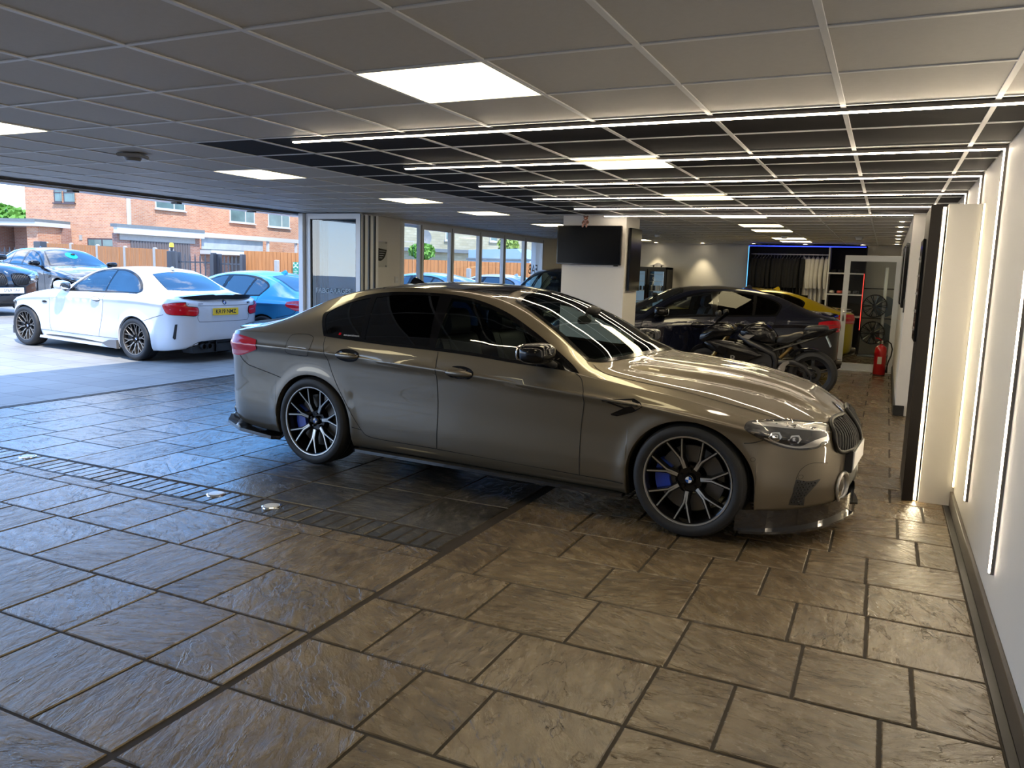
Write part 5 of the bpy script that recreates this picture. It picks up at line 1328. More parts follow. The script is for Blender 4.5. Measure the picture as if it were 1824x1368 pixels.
# low partition: dark upright board in front with light behind it
o = empty('display_board', (.26, 6.55, 0), 0, 'tall dark brown upright board with warm light behind it beside the right wall', 'display board')
b = MB(); b.bbox(-.035, .035, -.39, .40, 0, 2.075, .003); b.build('board', M_BOARD, o)
g = MB(); g.box(.040, .055, -.385, -.370, .01, 2.06); g.build('rear_led', M_GLOWWARM, o)
st = MB(); st.box(.036, .060, -.368, .36, .02, 2.05); st.build('batten', M_TRACK, o)
p = MB(); p.bbox(-.055, -.036, -.12, .30, 1.12, 1.86, .003); fo = p.build('picture', M_GLOSSBLACK, o)
for k in range(5):
    q = MB(); q.box(-.061, -.0555, -.08 + .0 * k, .26, 1.20 + .13 * k, 1.215 + .13 * k); q.build('glint_bar', M_STEEL, fo)  # steel bars stand in for lights glinting in the gloss picture
o = empty('corner_led', (.536, 6.155, 0), 0, 'thin warm vertical light line in the corner of the right wall and the low partition', 'strip light')
g = MB(); g.box(-.004, .006, 0, .008, .14, 2.08); g.build('diffuser', mat('warm_led_soft', (1, .9, .7), .5, emit=4, ecol=(1.0, .84, .5)), o)
h_ = MB(); h_.box(-.005, .007, .008, .013, .13, 2.08); h_.build('channel', M_STEEL, o)

# pictures on the rear right wall
for i, (y, z0, z1, w) in enumerate(((10.9, 1.25, 2.02, .65), (12.7, 1.25, 2.05, .9))):
    o = empty('wall_picture', (.195, y, 0), 0, ('black framed picture on the white rear right wall nearer the low partition', 'black framed picture on the white rear right wall nearer the glass door')[i], 'picture')
    a = MB(); a.bbox(-.03, .008, -w / 2, w / 2, z0, z1, .004); a.build('frame', M_GLOSSBLACK, o)
    a = MB(); a.box(-.033, -.0305, -w / 2 + .05, w / 2 - .05, z0 + .05, z1 - .05); a.build('print', mat('grey_print', (.25, .24, .23), .3, noise=.7, nscale=5), o)
sw = empty('switch_plate', (.19, 10.45, 1.28), 0, 'small dark grey wall switch on the nib of the right wall', 'switch')
a = MB(); a.bbox(.0, .012, -.10, .02, -.08, .08, .003); a.build('plate', M_TRACK, sw)
a = MB(); a.bbox(-.004, .0, -.06, -.02, -.025, .025, .001); a.build('rocker', M_GLOSSBLACK, sw)

# ---- column with television
wall('wall_column', -4.10, -3.20, 10.24, 10.86)
tv = empty('television', (-3.685, 10.16, 1.925), math.radians(1.0), 'black flat television on the front of the white column', 'television')
a = MB(); a.bbox(-.455, .455, -.02, .025, -.26, .26, .006); a.build('casing', M_GLOSSBLACK, tv)
a = MB(); a.box(-.443, .443, -.0225, -.0205, -.243, .25); a.build('screen', M_SCREEN, tv)
a = MB(); a.bbox(-.2, .2, .025, .075, -.12, .12, .004); a.build('wall_bracket', M_BLACK, tv)
a = MB(); a.bbox(.36, .42, -.02, .0, -.275, -.26, .002); a.build('receiver', M_BLACK, tv)
tv2 = empty('television', (-3.165, 10.50, 1.75), 0, 'thin black television seen edge-on on the right side of the column', 'television')
a = MB(); a.bbox(-.01, .02, -.19, .30, -.42, .42, .004); a.build('casing', M_GLOSSBLACK, tv2)
a = MB(); a.box(.0203, .022, -.18, .29, -.41, .41); a.build('screen', M_SCREEN, tv2)
bear = empty('teddy_bear', (-3.74, 10.16, 2.187), 0, 'small brown plush teddy bear sitting on top of the black television', 'toy')
a = MB(); ellipsoid(a, (0, .0, .045), (.030, .026, .038), 16, 10); a.build('body', M_FURL, bear, smooth=60)
a = MB(); ellipsoid(a, (-.004, -.008, .098), (.031, .028, .027), 16, 10); hd = a.build('head', M_FUR, bear, smooth=60)
a = MB(); ellipsoid(a, (-.004, -.036, .092), (.014, .012, .011), 10, 8); a.build('muzzle', M_FURL, hd, smooth=60)
for q in (-1, 1):
    a = MB(); ellipsoid(a, (-.004 + q * .026, -.004, .121), (.011, .007, .011), 10, 8); a.build('ear', M_FUR, hd, smooth=60)
    a = MB(); ellipsoid(a, (-.004 + q * .011, -.034, .104), (.003, .003, .003), 8, 6); a.build('eye', M_BLACK, hd, smooth=60)
    a = MB(); a.tube([(q * .024, -.01, .062), (q * .040, -.024, .040), (q * .034, -.036, .024)], [.011, .011, .012], 8); a.build('arm', M_FUR, bear, smooth=60)
    a = MB(); a.tube([(q * .014, -.012, .020), (q * .024, -.045, .012), (q * .026, -.052, -.006)], [.015, .014, .014], 8); ellipsoid(a, (q * .026, -.056, -.012), (.014, .011, .017), 10, 8); a.build('leg', M_FURL, bear, smooth=60)

# ---- drinks fridge
fr = empty('drinks_fridge', (-5.02, 18.18, 0), 0, 'black upright double-door drinks fridge with glass doors against the rear wall', 'fridge')
a = MB()
for bx in ((-.45, .45, .22, .26, .0, 1.75), (-.45, -.41, -.28, .22, .08, 1.75), (.41, .45, -.28, .22, .08, 1.75), (-.45, .45, -.28, .22, 1.70, 1.75), (-.45, .45, -.28, .22, .0, .70), (-.02, .02, -.28, .22, .70, 1.70)): a.box(*bx)
a.build('cabinet', M_BLACK, fr)
a = MB(); a.box(-.41, .41, .19, .215, .71, 1.69); a.build('back_panel', mat('fridge_interior', (.45, .55, .62), .4, emit=.22, ecol=(.5, .75, .95)), fr)
for s_ in (-1, 1):
    x0, x1 = (-.43, -.012) if s_ < 0 else (.012, .43)
    d = MB()
    for bx in ((x0, x0 + .045, 0), (x1 - .045, x1, 0)): d.box(bx[0], bx[1], -.32, -.285, .72, 1.70)
    d.box(x0 + .045, x1 - .045, -.32, -.285, .72, .78); d.box(x0 + .045, x1 - .045, -.32, -.285, 1.65, 1.70)
    dd = d.build('door', M_BLACK, fr); g = MB(); g.box(x0 + .045, x1 - .045, -.305, -.300, .78, 1.65); g.build('door_glass', M_GLASSCLR, dd)
    h_ = MB(); h_.bbox(-s_ * .0 + (x1 - .03 if s_ < 0 else x0 + .008), (x1 - .008 if s_ < 0 else x0 + .03), -.345, -.32, 1.0, 1.35, .004); h_.build('handle', M_GLOSSBLACK, dd)
    for z in (.95, 1.20, 1.42, 1.58):
        sh = MB(); sh.box(x0 + .01 if s_ > 0 else x0 + .03, x1 - .03 if s_ > 0 else x1 - .01, -.24, .18, z, z + .010); sh.build('shelf', M_SHELF, fr)
    lb = MB(); lb.box(x0 + .05, x1 - .05, -.3215, -.3205, .80 - .06, .80 - .03); lb.build('maker_strip', M_STEEL, fr)
cc = [(.55, .1, .08), (.6, .58, .55), (.05, .05, .06), (.6, .45, .05), (.65, .65, .66)]
CM = [mat('drink_%s' % n, c, .3, metal=.2) for n, c in zip(('red', 'silver', 'black', 'yellow', 'white'), cc)]
def can(x, y, z, m, lab, h=.115, r=.028):
    a = MB(); a.lathe([(.001, 0), (r * .85, 0), (r, .008), (r, h - .012), (r * .8, h), (.001, h)], 12, 'z'); o = a.build('drink_can', m, loc=(x, y, z), smooth=40)
    tag(o, lab, 'drink', 'cans and bottles in the drinks fridge')
ORD = ['first', 'second', 'third', 'fourth', 'fifth', 'sixth', 'seventh', 'eighth']
for k in range(7): can(-4.83 + (k - 3) * .062, 18.02, 1.211, CM[(2, 1, 2, 4, 1, 2, 4)[k]], '%s drink can from the left on the middle shelf, right side of the fridge' % ORD[k], .115)
for k in range(6): can(-4.92 + k * .066, 18.02, .961 - .25 + .0, CM[(0, 2, 0, 0, 3, 0)[k]], '%s drink can from the left on the bottom, right side of the fridge' % ORD[k], .11)
for k in range(4): can(-5.35 + k * .07, 18.02, .711, CM[(3, 3, 4, 3)[k]], '%s drink carton from the left on the bottom, left side of the fridge' % ORD[k], .10)
for k in range(3): can(-5.3 + k * .08, 18.05, 1.211, CM[2], '%s dark drink can from the left on the middle shelf, left side of the fridge' % ORD[k], .10)
rl = empty('toy_car', (-4.86, 18.1, 1.752), .3, 'small grey model car lying on top of the drinks fridge', 'model car')
a = MB(); a.prism(crom([(-.15, .01), (-.15, .045), (-.09, .055), (-.04, .09), (.05, .09), (.10, .055), (.15, .045), (.155, .01)], True, 3), -.055, .055, M=XZ); a.build('shell', M_STEEL, rl, smooth=40)
for q in (-.09, .09):
    for s_ in (-1, 1):
        a = MB(); a.lathe([(.001, -.008), (.022, -.008), (.022, .008), (.001, .008)], 12, 'y', Matrix.Translation((q, s_ * .054, .022))); a.build('wheel', M_BLACK, rl, smooth=40)

# ---- clothes recess, rail, shelves
wr = empty('clothes_shelving', (-1.63, 18.58, 0), 0, 'dark open wardrobe unit with blue and red edge lights against the rear wall', 'shelving')
a = MB(); a.box(-1.17, 1.17, -.02, .0, .0, 2.27); a.build('back_panel', M_DARKBACK, wr)
for nme, bx in (('left_side', (-1.19, -1.165, -.55, -.02, 0, 2.27)), ('divider', (.455, .485, -.55, -.02, 0, 2.27)), ('right_side', (1.165, 1.19, -.55, -.02, 0, 2.27)), ('top_panel', (-1.19, 1.19, -.55, -.02, 2.27, 2.29)), ('shelf', (.485, 1.165, -.55, -.02, 1.70, 1.73)), ('shelf', (.485, 1.165, -.55, -.02, 1.26, 1.29)), ('shelf', (.485, 1.165, -.55, -.02, .80, .83))):
    a = MB(); a.box(*bx); a.build(nme, M_SHELF if nme in ('divider', 'shelf') else M_DARKBACK, wr)
a = MB(); a.tube([(-1.165, -.28, 2.10), (.455, -.28, 2.10)], .014, 10); a.build('rail', M_STEEL, wr, smooth=60)
for nme, mt, bx in (('top_light', M_BLUELED, (-1.19, 1.17, -.557, -.551, 2.255, 2.272)), ('left_light', M_CYANLED, (-1.192, -1.178, -.557, -.551, .9, 2.255)), ('right_light', M_REDLED, (1.17, 1.184, -.557, -.551, .55, 1.72))):
    a = MB(); a.box(*bx); a.build(nme, mt, wr)
def garment(x, m, lab, grp, ln=.78, w=.13, rot=0.0, fr_=0.0):
    o = empty('hoodie' if m is M_FABG else 'jacket', (x, 18.30, 2.10), rot, lab, 'clothing', grp)
    a = MB(); n = 9; L = []
    for i in range(n):
        t = i / (n - 1); z = -.07 - t * ln; wy = .20 * min(1, .35 + t * 6) * (1 - .12 * t) + .012 * math.sin(7 * t + x * 9); wx = w / 2 * min(1, .3 + t * 5) * (1 + .12 * math.sin(5 * t + x * 30))
        L.append([(wx * math.cos(2 * PI * k / 10) * (1 + .25 * math.sin(3 * k + x * 20)), wy * math.sin(2 * PI * k / 10), z) for k in range(10)])
    a.add([v for l in L for v in l], [(i * 10 + k, i * 10 + (k + 1) % 10, (i + 1) * 10 + (k + 1) % 10, (i + 1) * 10 + k) for i in range(n - 1) for k in range(10)] + [tuple(range(10))[::-1], tuple((n - 1) * 10 + k for k in range(10))])
    a.build('garment_body', m, o, smooth=60)
    for q in (-1, 1):
        a = MB(); a.tube([(q * .01, q * .18, -.11), (.02 * q, q * .24, -.25), (.03 * q + fr_, q * .255, -.5), (.02 * q + fr_, q * .25, -.72)], [.045, .05, .045, .034], 8); a.build('sleeve', m, o, smooth=60)
    a = MB(); ellipsoid(a, (0, .0, -.10), (w * .42, .10, .055), 12, 8); a.build('hood', m, o, smooth=60)
    a = MB(); a.tube([(0, -.19, -.10), (0, 0, -.045), (0, .19, -.10)], .006, 6); a.tube([(0, 0, -.045), (0, .0, -.02), (0, .018, -.004), (0, .018, .012), (0, 0, .018), (0, -.014, .010)], .003, 6); a.build('hanger', M_STEEL, o)
rg = random.Random(4)
for k in range(16): garment(-2.70 + k * .067, M_FABK, 'black jacket hanging on the rail left of the pale hoodies', 'black jackets on the clothes rail', .85, .055, rg.uniform(-.15, .15))
for k in range(6): garment(-1.66 + k * .092 - .02, M_FABG, '%s pale grey hoodie from the left on the clothes rail' % ORD[k], 'pale hoodies on the clothes rail', (.80, .80, .95, .98, .95, .88)[k], .10, (.5, .25, .15, .1, .1, .15)[k])
for k in range(8):
    x = -1.07 + (k % 4) * .16; z = 1.291 if k < 4 else 1.731
    a = MB(); ellipsoid(a, (0, 0, .035), (.06, .15, .035), 14, 8, 3.5); ob = a.build('folded_garment', CM[(1, 0, 1, 2)[k % 4]] if k < 4 else M_FABK, loc=(x, 18.25, z), smooth=60)
    tag(ob, ('%s folded shirt from the left on the middle shelf of the wardrobe unit' if k < 4 else '%s black folded garment from the left on the upper shelf') % ORD[k % 4], 'clothing', 'folded shirts on the middle shelf' if k < 4 else 'folded garments on the upper shelf')

# ---- glass door at the rear right, wheels on a stand behind it
dr = MB(); x0, x1, z1 = -.70, .195, 2.0
for bx in ((x0, x0 + .09, 0, z1), (x1 - .085, x1, 0, z1), (x0 + .09, x1 - .085, z1 - .10, z1), (x0 + .09, x1 - .085, 0, .13)): dr.box(bx[0], bx[1], 14.97, 15.04, bx[2], bx[3])
dr = structure(dr.build('door_1', M_UPVC))
g = MB(); g.box(x0 + .09, x1 - .085, 15.0, 15.006, .13, z1 - .10); g.build('door_pane', M_GLASSDOOR, dr)
g = MB(); g.tube([(x0 + .045, 14.97, 1.02), (x0 + .045, 14.92, 1.02), (x0 + .17, 14.91, 1.02)], .011, 8); g.bbox(x0 + .03, x0 + .06, 14.958, 14.97, .86, 1.10, .003); g.build('door_handle', M_STEEL, dr, smooth=50)
a = MB(); a.bbox(-.70, .195, 14.9, 15.1, -.011, .02, .003); structure(a.build('trim_1', M_UPVC))
ws_ = empty('wheel_stand', (-.03, 18.2, 0), 0, 'white upright display stand behind the glass door', 'display stand')
a = MB(); a.tube([(0, 0, .03), (0, 0, 1.86)], .035, 12); a.build('post', M_UPVC, ws_, smooth=60)
a = MB(); a.bbox(-.42, .20, -.22, .22, 0, .03, .006); a.build('foot', M_BLUEGREY, ws_)
for z in (1.42, .80):
    a = MB(); a.tube([(-.40, 0, z), (.20, 0, z)], .012, 8); a.build('cross_bar', M_BLACK, ws_, smooth=60)
def disp_wheel(x, y, z, face, lab):
    o = empty('alloy_wheel', (x, y, z), 0, lab, 'wheel'); mb = MB()
    mb.lathe([(.24, -.02), (.235, -.03), (.222, -.02), (.215, .05), (.215, .12), (.24, .12)], 40); mb.build('rim', face, o, smooth=40)
    s_ = MB()
    for k in range(10):
        a0 = 2 * PI * k / 10
        for q in (-.09, .09): s_.tube([(.045 * math.cos(a0), -.005, .045 * math.sin(a0)), (.225 * math.cos(a0 + q), -.018, .225 * math.sin(a0 + q))], .009, 6)
    s_.lathe([(.001, -.01), (.05, -.01), (.055, .03)], 24); s_.build('spokes', face, o, smooth=40)
disp_wheel(-.20, 18.1, 1.06, M_GLOSSBLACK, 'black multi-spoke alloy wheel on the display stand, the upper one')
disp_wheel(-.20, 18.1, .50, M_GLOSSBLACK, 'black multi-spoke alloy wheel on the display stand, the lower one')
for z, l in ((1.05, 'upper'), (.49, 'lower')):
    o = empty('wheel_reflection', (-.02, 18.36, z), 0, 'blue-grey disc for the reflected wheel back right of the post, the %s one' % l, 'disc')  # solid disc stands in for the reflected backs of the alloy wheels
    a = MB(); a.lathe([(.001, 0), (.215, 0), (.22, .01), (.215, .03), (.001, .03)], 40); a.build('disc', M_BLUEGREY, o, smooth=30)
    a = MB(); a.lathe([(.001, -.012), (.03, -.01), (.034, 0)], 16); a.build('hub', M_STEEL, o, smooth=40)
sk2 = empty('wall_socket', (.197, 16.9, .62), 0, 'small white wall socket behind the glass door', 'socket'); a = MB(); a.bbox(-.006, .004, -.07, .07, -.045, .045, .002); a.build('plate', M_UPVC, sk2)
a = MB(); a.bbox(-.009, -.006, -.04, -.01, -.02, .02, .001); a.build('switch', M_SHELF, sk2)

# ---- fire extinguisher
fe = empty('fire_extinguisher', (-.005, 14.5, 0), .2, 'red fire extinguisher with a black hose standing before the glass door', 'fire extinguisher')
a = MB(); a.lathe([(.001, .0), (.088, .0), (.096, .012), (.096, .42), (.086, .475), (.05, .505), (.028, .515), (.028, .53)], 32, 'z'); a.build('cylinder', M_EXTRED, fe, smooth=45)
a = MB(); a.lathe([(.024, .52), (.024, .56), (.03, .565), (.03, .59), (.001, .592)], 16, 'z'); va = a.build('valve', M_CHROME, fe, smooth=40)
a = MB(); a.tube([(.0, 0, .59), (-.05, 0, .62), (-.10, 0, .625)], .009, 6); a.build('handle', M_EXTRED, va, smooth=50)
a = MB(); a.tube([(.0, 0, .575), (-.05, 0, .585), (-.10, 0, .575)], .008, 6); a.build('lever', M_BLACK, va, smooth=50)
a = MB(); hp = [(.02, 0, .57), (.09, 0, .585), (.15, 0, .54), (.175, 0, .45), (.165, 0, .34), (.13, 0, .23), (.118, 0, .15)]; a.tube(hp, .011, 8); a.tube([(.118, 0, .15), (.115, 0, .05)], [.013, .020], 8); a.build('hose', M_RUBBER, fe, smooth=60)
a = MB(); a.add([(-.0965 * math.sin(t), -.0965 * math.cos(t), z) for z in (.20, .32) for t in np.linspace(-.1, .6, 6)], [(i, i + 1, i + 7, i + 6) for i in range(5)]); a.build('instruction_label', M_PAPER, fe)
a = MB(); a.lathe([(.0975, .005), (.0975, .02)], 32, 'z'); a.build('foot_ring', M_BLACK, fe, smooth=40)

# ---- smoke detectors, downlights
for (x, y, lab) in ((-4.0, 14.8, 'round white smoke detector above the drinks fridge'), (-1.73, 14.9, 'round white smoke detector beside the rear light panels'), (-.52, 15.2, 'small white smoke detector above the glass door')):
    o = empty('smoke_detector', (x, y, 2.317), 0, lab, 'smoke detector')
    a = MB(); a.lathe([(.001, -.045), (.045, -.045), (.055, -.03), (.055, -.012), (.07, -.010), (.07, 0)], 24, 'z'); a.build('sensor', M_UPVC, o, smooth=40)
    a = MB(); a.lathe([(.03, -.0465), (.04, -.0465), (.04, -.045), (.03, -.045)], 20, 'z', closed=True); a.build('grille_ring', M_TRACK, o)
o = empty('smoke_detector', (-5.14, 4.21, 2.317), .5, 'dark ceiling sensor with a square base, over the open side', 'smoke detector')
a = MB(); a.bbox(-.085, .085, -.085, .085, -.028, 0, .008); a.build('base', mat('grey_sensor', (.30, .30, .31), .4), o)
a = MB(); a.lathe([(.001, -.052), (.05, -.05), (.062, -.028)], 24, 'z'); a.build('sensor', mat('dark_sensor', (.18, .18, .19), .4), o, smooth=40)
M_DLE = mat('downlight_lamp', (1, .9, .7), .5, emit=30, ecol=(1, .86, .6))
def downlight(x, y, lab, spot=0):
    o = empty('downlight', (x, y, 2.3175), 0, lab, 'downlight', )
    a = MB(); a.lathe([(.036, -.001), (.05, -.004), (.052, 0)], 20, 'z'); a.build('bezel', M_CHROME, o, smooth=40)
    a = MB(); a.lathe([(.001, .0), (.036, .0)], 20, 'z'); a.build('lamp', M_DLE, o)
    if spot:
        l = bpy.data.lights.new('spot', 'SPOT'); l.energy = spot; l.spot_size = math.radians(70); l.spot_blend = .7; l.color = (1, .82, .50); l.shadow_soft_size = .03
        lo = bpy.data.objects.new('downlight_beam', l); COL.objects.link(lo); lo.parent = o; lo.location = (0, 0, -.012)
for i, x in enumerate((-5.0, -3.91, -2.78, -1.69, -.54)):
    downlight(x, 18.38, 'small recessed downlight by the rear wall, %s' % ('above the drinks fridge', 'lighting the bare wall right of the fridge', 'at the left edge of the wardrobe unit', 'above the pale hoodies', 'above the shelves')[i], 45)
for i, y in enumerate((11.33, 12.43, 13.55, 14.66, 15.74, 16.86, 17.87)):
    downlight(.10, y, 'small recessed downlight along the rear right wall, %s from the front' % ('first', 'second', 'third', 'fourth', 'fifth', 'sixth', 'last')[i], 12 if i % 2 == 0 else 0)

# ---- left side: door track, folded leaves, sign, windows
tr = MB(); tr.box(-8.34, -8.10, -2.6, 9.95, 2.275, 2.345); structure(tr.build('trim_2', M_UPVC))
tr = MB(); tr.box(-8.10, -8.00, -2.6, 9.95, 2.290, 2.317); structure(tr.build('trim_3', M_TRACK))
for i, y in enumerate((4.6, 5.9, 7.3, 8.6)):
    a = MB(); a.bbox(-.05, .05, -.04, .04, -.018, 0, .004); ob = a.build('roller_bracket', M_TRACK, loc=(-8.16, y, 2.275)); tag(ob, 'small dark roller bracket under the door track, %s from the camera' % ORD[i], 'bracket', 'roller brackets under the door track')
for i, x in enumerate((-8.14, -8.10, -8.055)):
    a = MB(); a.bbox(x - .012, x + .012, -2.6, 9.9, -.011, .006 - .003 * i, .002); structure(a.build('trim_4', M_TRACK))
def leaf(name, M_, w, h, glassm=M_GLASSCLR, fw=.075, t=.06):
    a = MB()
    for bx in ((0, fw, 0, h), (w - fw, w, 0, h), (fw, w - fw, 0, fw), (fw, w - fw, h - fw, h)): a.box(bx[0], bx[1], -t / 2, t / 2, bx[2], bx[3], M=M_)
    o = structure(a.build(name, M_UPVC))
    g = MB(); g.box(fw, w - fw, -.003, .003, fw, h - fw, M=M_); g.build('door_pane', glassm, o)
    e_ = MB()
    for bx in ((fw, fw + .012, fw, h - fw), (w - fw - .012, w - fw, fw, h - fw), (fw, w - fw, h - fw - .012, h - fw), (fw, w - fw, fw, fw + .012)): e_.box(bx[0], bx[1], -t / 2 + .012, t / 2 - .012, bx[2], bx[3], M=M_)
    e_.build('gasket', M_TRACK, o)
    return o
LG = glass_mat('folded_leaf_glass', (.62, .74, .80), 1.9)
l1 = leaf('door_2', Matrix.Translation((-7.86, 9.42, .02)), .98, 2.28, LG)
for k in range(3):
    leaf('door_%d' % (3 + k), Matrix.Translation((-7.83 + .02 * k, 9.50 + .105 * k, .02)), .98, 2.27, LG)
    a = MB(); a.box(-6.87 + .02 * k, -6.855 + .02 * k, 9.46 + .105 * k, 9.475 + .105 * k, .03, 2.28); structure(a.build('trim_5', M_TRACK))
a = MB(); a.box(-6.88, -6.862, 9.383, 9.39, .03, 2.29); structure(a.build('trim_5', M_TRACK))
a = MB(); a.box(-7.95, -7.875, 9.33, 9.9, 0, 2.3); structure(a.build('trim_6', M_UPVC))
etch = mat('etched_lettering', (.35, .42, .46), .5)
text_obj('etched_text', 'FABGARAGES', .105, etch, l1, Matrix.Translation((-7.36, 9.384, 1.18)) @ Matrix.Rotation(PI / 2, 4, 'X'), .0003)
# winged sign on the pier
sg = empty('winged_sign', (-7.145, 10.22, 1.75), 0, 'clear wall sign with a black round badge and striped wing beside the folded doors', 'sign')
a = MB(); a.bbox(.008, .014, -.22, .22, -.20, .20, .001); a.build('clear_panel', glass_mat('acrylic', (.96, .97, .97)), sg)
a = MB(); a.prism(circle(-.10, -.02, .10, .12), .015, .02, M=YZ); a.build('badge', M_BLACK, sg)
a = MB(); a.prism(crom([(-.02, .09), (-.02, .09), (.20, .07), (.20, .07), (.15, -.04), (.05, -.10), (-.02, -.10), (-.02, -.10)], True, 3), .015, .0175, M=YZ); wgo = a.build('wing', M_BLACK, sg)
for k in range(4):
    a = MB(); a.box(.0178, .019, .0, .17 - .03 * k, .045 - .035 * k, .052 - .035 * k); a.build('wing_stripe', M_UPVC, wgo)
for (y, z) in ((-.2, .18), (.2, .18), (.2, -.18)):
    a = MB(); a.lathe([(.001, .024), (.01, .024), (.012, .0)], 12, 'x', Matrix.Translation((0, y, z))); a.build('stand_off', M_STEEL, sg, smooth=40)
o = empty('switch_plate', (-7.145, 10.72, 1.36), 0, 'grey square switch plate on the pier beside the window wall', 'switch'); a = MB(); a.bbox(0, .01, -.05, .05, -.05, .05, .002); a.build('plate', M_SHELF, o)
a = MB(); a.bbox(.01, .014, -.02, .02, -.02, .02, .001); a.build('rocker', M_UPVC, o)
# glazed window wall
ys = [10.83, 11.43, 12.46, 13.55, 14.60, 15.63, 16.62]
for k in range(6):
    a = MB(); y0, y1 = ys[k], ys[k + 1]; f = .06
    for bx in ((y0, y0 + f, 0, 2.29), (y1 - f, y1, 0, 2.29), (y0 + f, y1 - f, 0, .10), (y0 + f, y1 - f, 2.29 - f * (.4 if k == 0 else 1.5), 2.29)): a.box(-7.18, -7.11, bx[0], bx[1], bx[2], bx[3])
    w_ = structure(a.build('window_%d' % (k + 1), M_UPVC)); g = MB(); g.box(-7.150, -7.144, y0 + f, y1 - f, .10, 2.29 - f * .5); g.build('window_pane', M_GLASSCLR, w_)
    a = MB(); a.box(-7.1090, -7.1075, y1 - .03, y1 - .012, .02, 2.27); a.build('window_gasket', M_TRACK, w_)
    if k in (1, 2, 3, 5): text_obj('etched_text', 'FAB' , .14 if k < 5 else .30, etch if k < 5 else M_TRACK, w_, Matrix.Translation((-7.138, (y0 + y1) / 2, 1.23 if k < 5 else 1.60)) @ Matrix.Rotation(PI / 2, 4, 'Z') @ Matrix.Rotation(PI / 2, 4, 'X') @ Matrix.Diagonal((-1, 1, 1, 1)), .0003)
# ================================================================ the yard outside
def brick(name, c1, c2, mort, sc, rough=.8, bw=.5, rh=.25, ms=.02, bump=.5, axis='x'):
    m = bpy.data.materials.new(name); m.use_nodes = True; N, L = m.node_tree.nodes, m.node_tree.links; b = N['Principled BSDF']
    g = N.new('ShaderNodeNewGeometry'); s = N.new('ShaderNodeSeparateXYZ'); c = N.new('ShaderNodeCombineXYZ'); L.new(g.outputs['Position'], s.inputs[0])
    if axis == 'z': L.new(s.outputs[0], c.inputs[0]); L.new(s.outputs[1], c.inputs[1])
    else:
        h = N.new('ShaderNodeMath'); h.operation = 'ADD'; L.new(s.outputs[0], h.inputs[0]); L.new(s.outputs[1], h.inputs[1]); L.new(h.outputs[0], c.inputs[0]); L.new(s.outputs[2], c.inputs[1])
    t = N.new('ShaderNodeTexBrick'); L.new(c.outputs[0], t.inputs['Vector']); t.inputs['Color1'].default_value = tuple(c1) + (1,); t.inputs['Color2'].default_value = tuple(c2) + (1,); t.inputs['Mortar'].default_value = tuple(mort) + (1,)
    t.inputs['Scale'].default_value = sc; t.inputs['Brick Width'].default_value = bw; t.inputs['Row Height'].default_value = rh; t.inputs['Mortar Size'].default_value = ms; t.inputs['Bias'].default_value = 0
    n = N.new('ShaderNodeTexNoise'); n.inputs['Scale'].default_value = 1.2; L.new(g.outputs['Position'], n.inputs['Vector'])
    x = N.new('ShaderNodeMixRGB'); x.blend_type = 'MULTIPLY'; x.inputs[0].default_value = .35; L.new(t.outputs[0], x.inputs[1]); L.new(n.outputs['Fac'], x.inputs[2]); L.new(x.outputs[0], b.inputs['Base Color'])
    b.inputs['Roughness'].default_value = rough
    p = N.new('ShaderNodeBump'); p.inputs['Strength'].default_value = bump; p.inputs['Distance'].default_value = .008; p.invert = True; L.new(t.outputs['Fac'], p.inputs['Height']); L.new(p.outputs[0], b.inputs['Normal'])
    return m
M_PAVE = brick('yard_block_paving', (.27, .26, .245), (.33, .32, .30), (.17, .165, .155), 1.0, .55, .46, .46, .008, .4, 'z')
M_BRICK = brick('orange_brick', (.47, .19, .095), (.58, .29, .155), (.50, .38, .29), 1.0, .85, .225, .075, .010)
M_BRICKD = brick('pinkish_brick', (.27, .12, .085), (.34, .17, .125), (.32, .26, .22), 1.0, .85, .225, .075, .010)
M_STONE = brick('cream_stone', (.36, .33, .22), (.43, .40, .29), (.32, .30, .22), 1.0, .85, .40, .15, .010)
M_WOOD = mat('orange_fence_boards', (.36, .145, .045), .75, noise=.35, nscale=3, stretch=(6, 6, .6))
M_CONC = mat('concrete_post', (.30, .29, .27), .85, noise=.15, nscale=10)
M_FENCEK = mat('dark_steel_fence', (.022, .026, .036), .4)
M_FASC = mat('white_fascia', (.46, .47, .48), .4); M_FELT = mat('grey_roof_felt', (.12, .14, .15), .8, noise=.2)
M_WINB = mat('dark_brown_frame', (.05, .03, .035), .4); M_HGLASS = mat('house_glass', (.10, .16, .16), .06, spec=.4, noise=.6, nscale=1.2)
M_GDOOR = mat('grey_garage_door', (.10, .085, .085), .6); M_MAROON = mat('maroon_door', (.08, .015, .02), .5)
M_LEAF = mat('hedge_leaf', (.085, .22, .02), .6, noise=.5, nscale=4); M_GREEN = mat('safety_green', (.0, .22, .13), .4); M_YELLOW = mat('amber_lens', (.95, .65, .02), .3, emit=.5)
M_ROOFT = mat('roof_tiles', (.25, .15, .12), .8, noise=.3, nscale=6)
g_ = MB(); xs = [-8.12, -9.3, -10.5, -11.8, -13.2, -14.7, -16.3, -18, -20, -25, -30, -60, -120]; ys = [-60, -20, -5, 0, 5, 10, 15, 20, 30, 60, 120]
vs = [(x, y, gnd(x) - .002) for x in xs for y in ys]; ny = len(ys)
g_.add(vs, [(i * ny + j, (i + 1) * ny + j, (i + 1) * ny + j + 1, i * ny + j + 1) for i in range(len(xs) - 1) for j in range(ny - 1)]); structure(g_.build('ground', M_PAVE, smooth=60))
g_ = MB(); g_.box(-7.19, 8, 18.9, 60, -.05, -.003); g_.box(-8.12, -7.19, 10.83, 60, -.05, -.002); structure(g_.build('ground_side', M_PAVE))
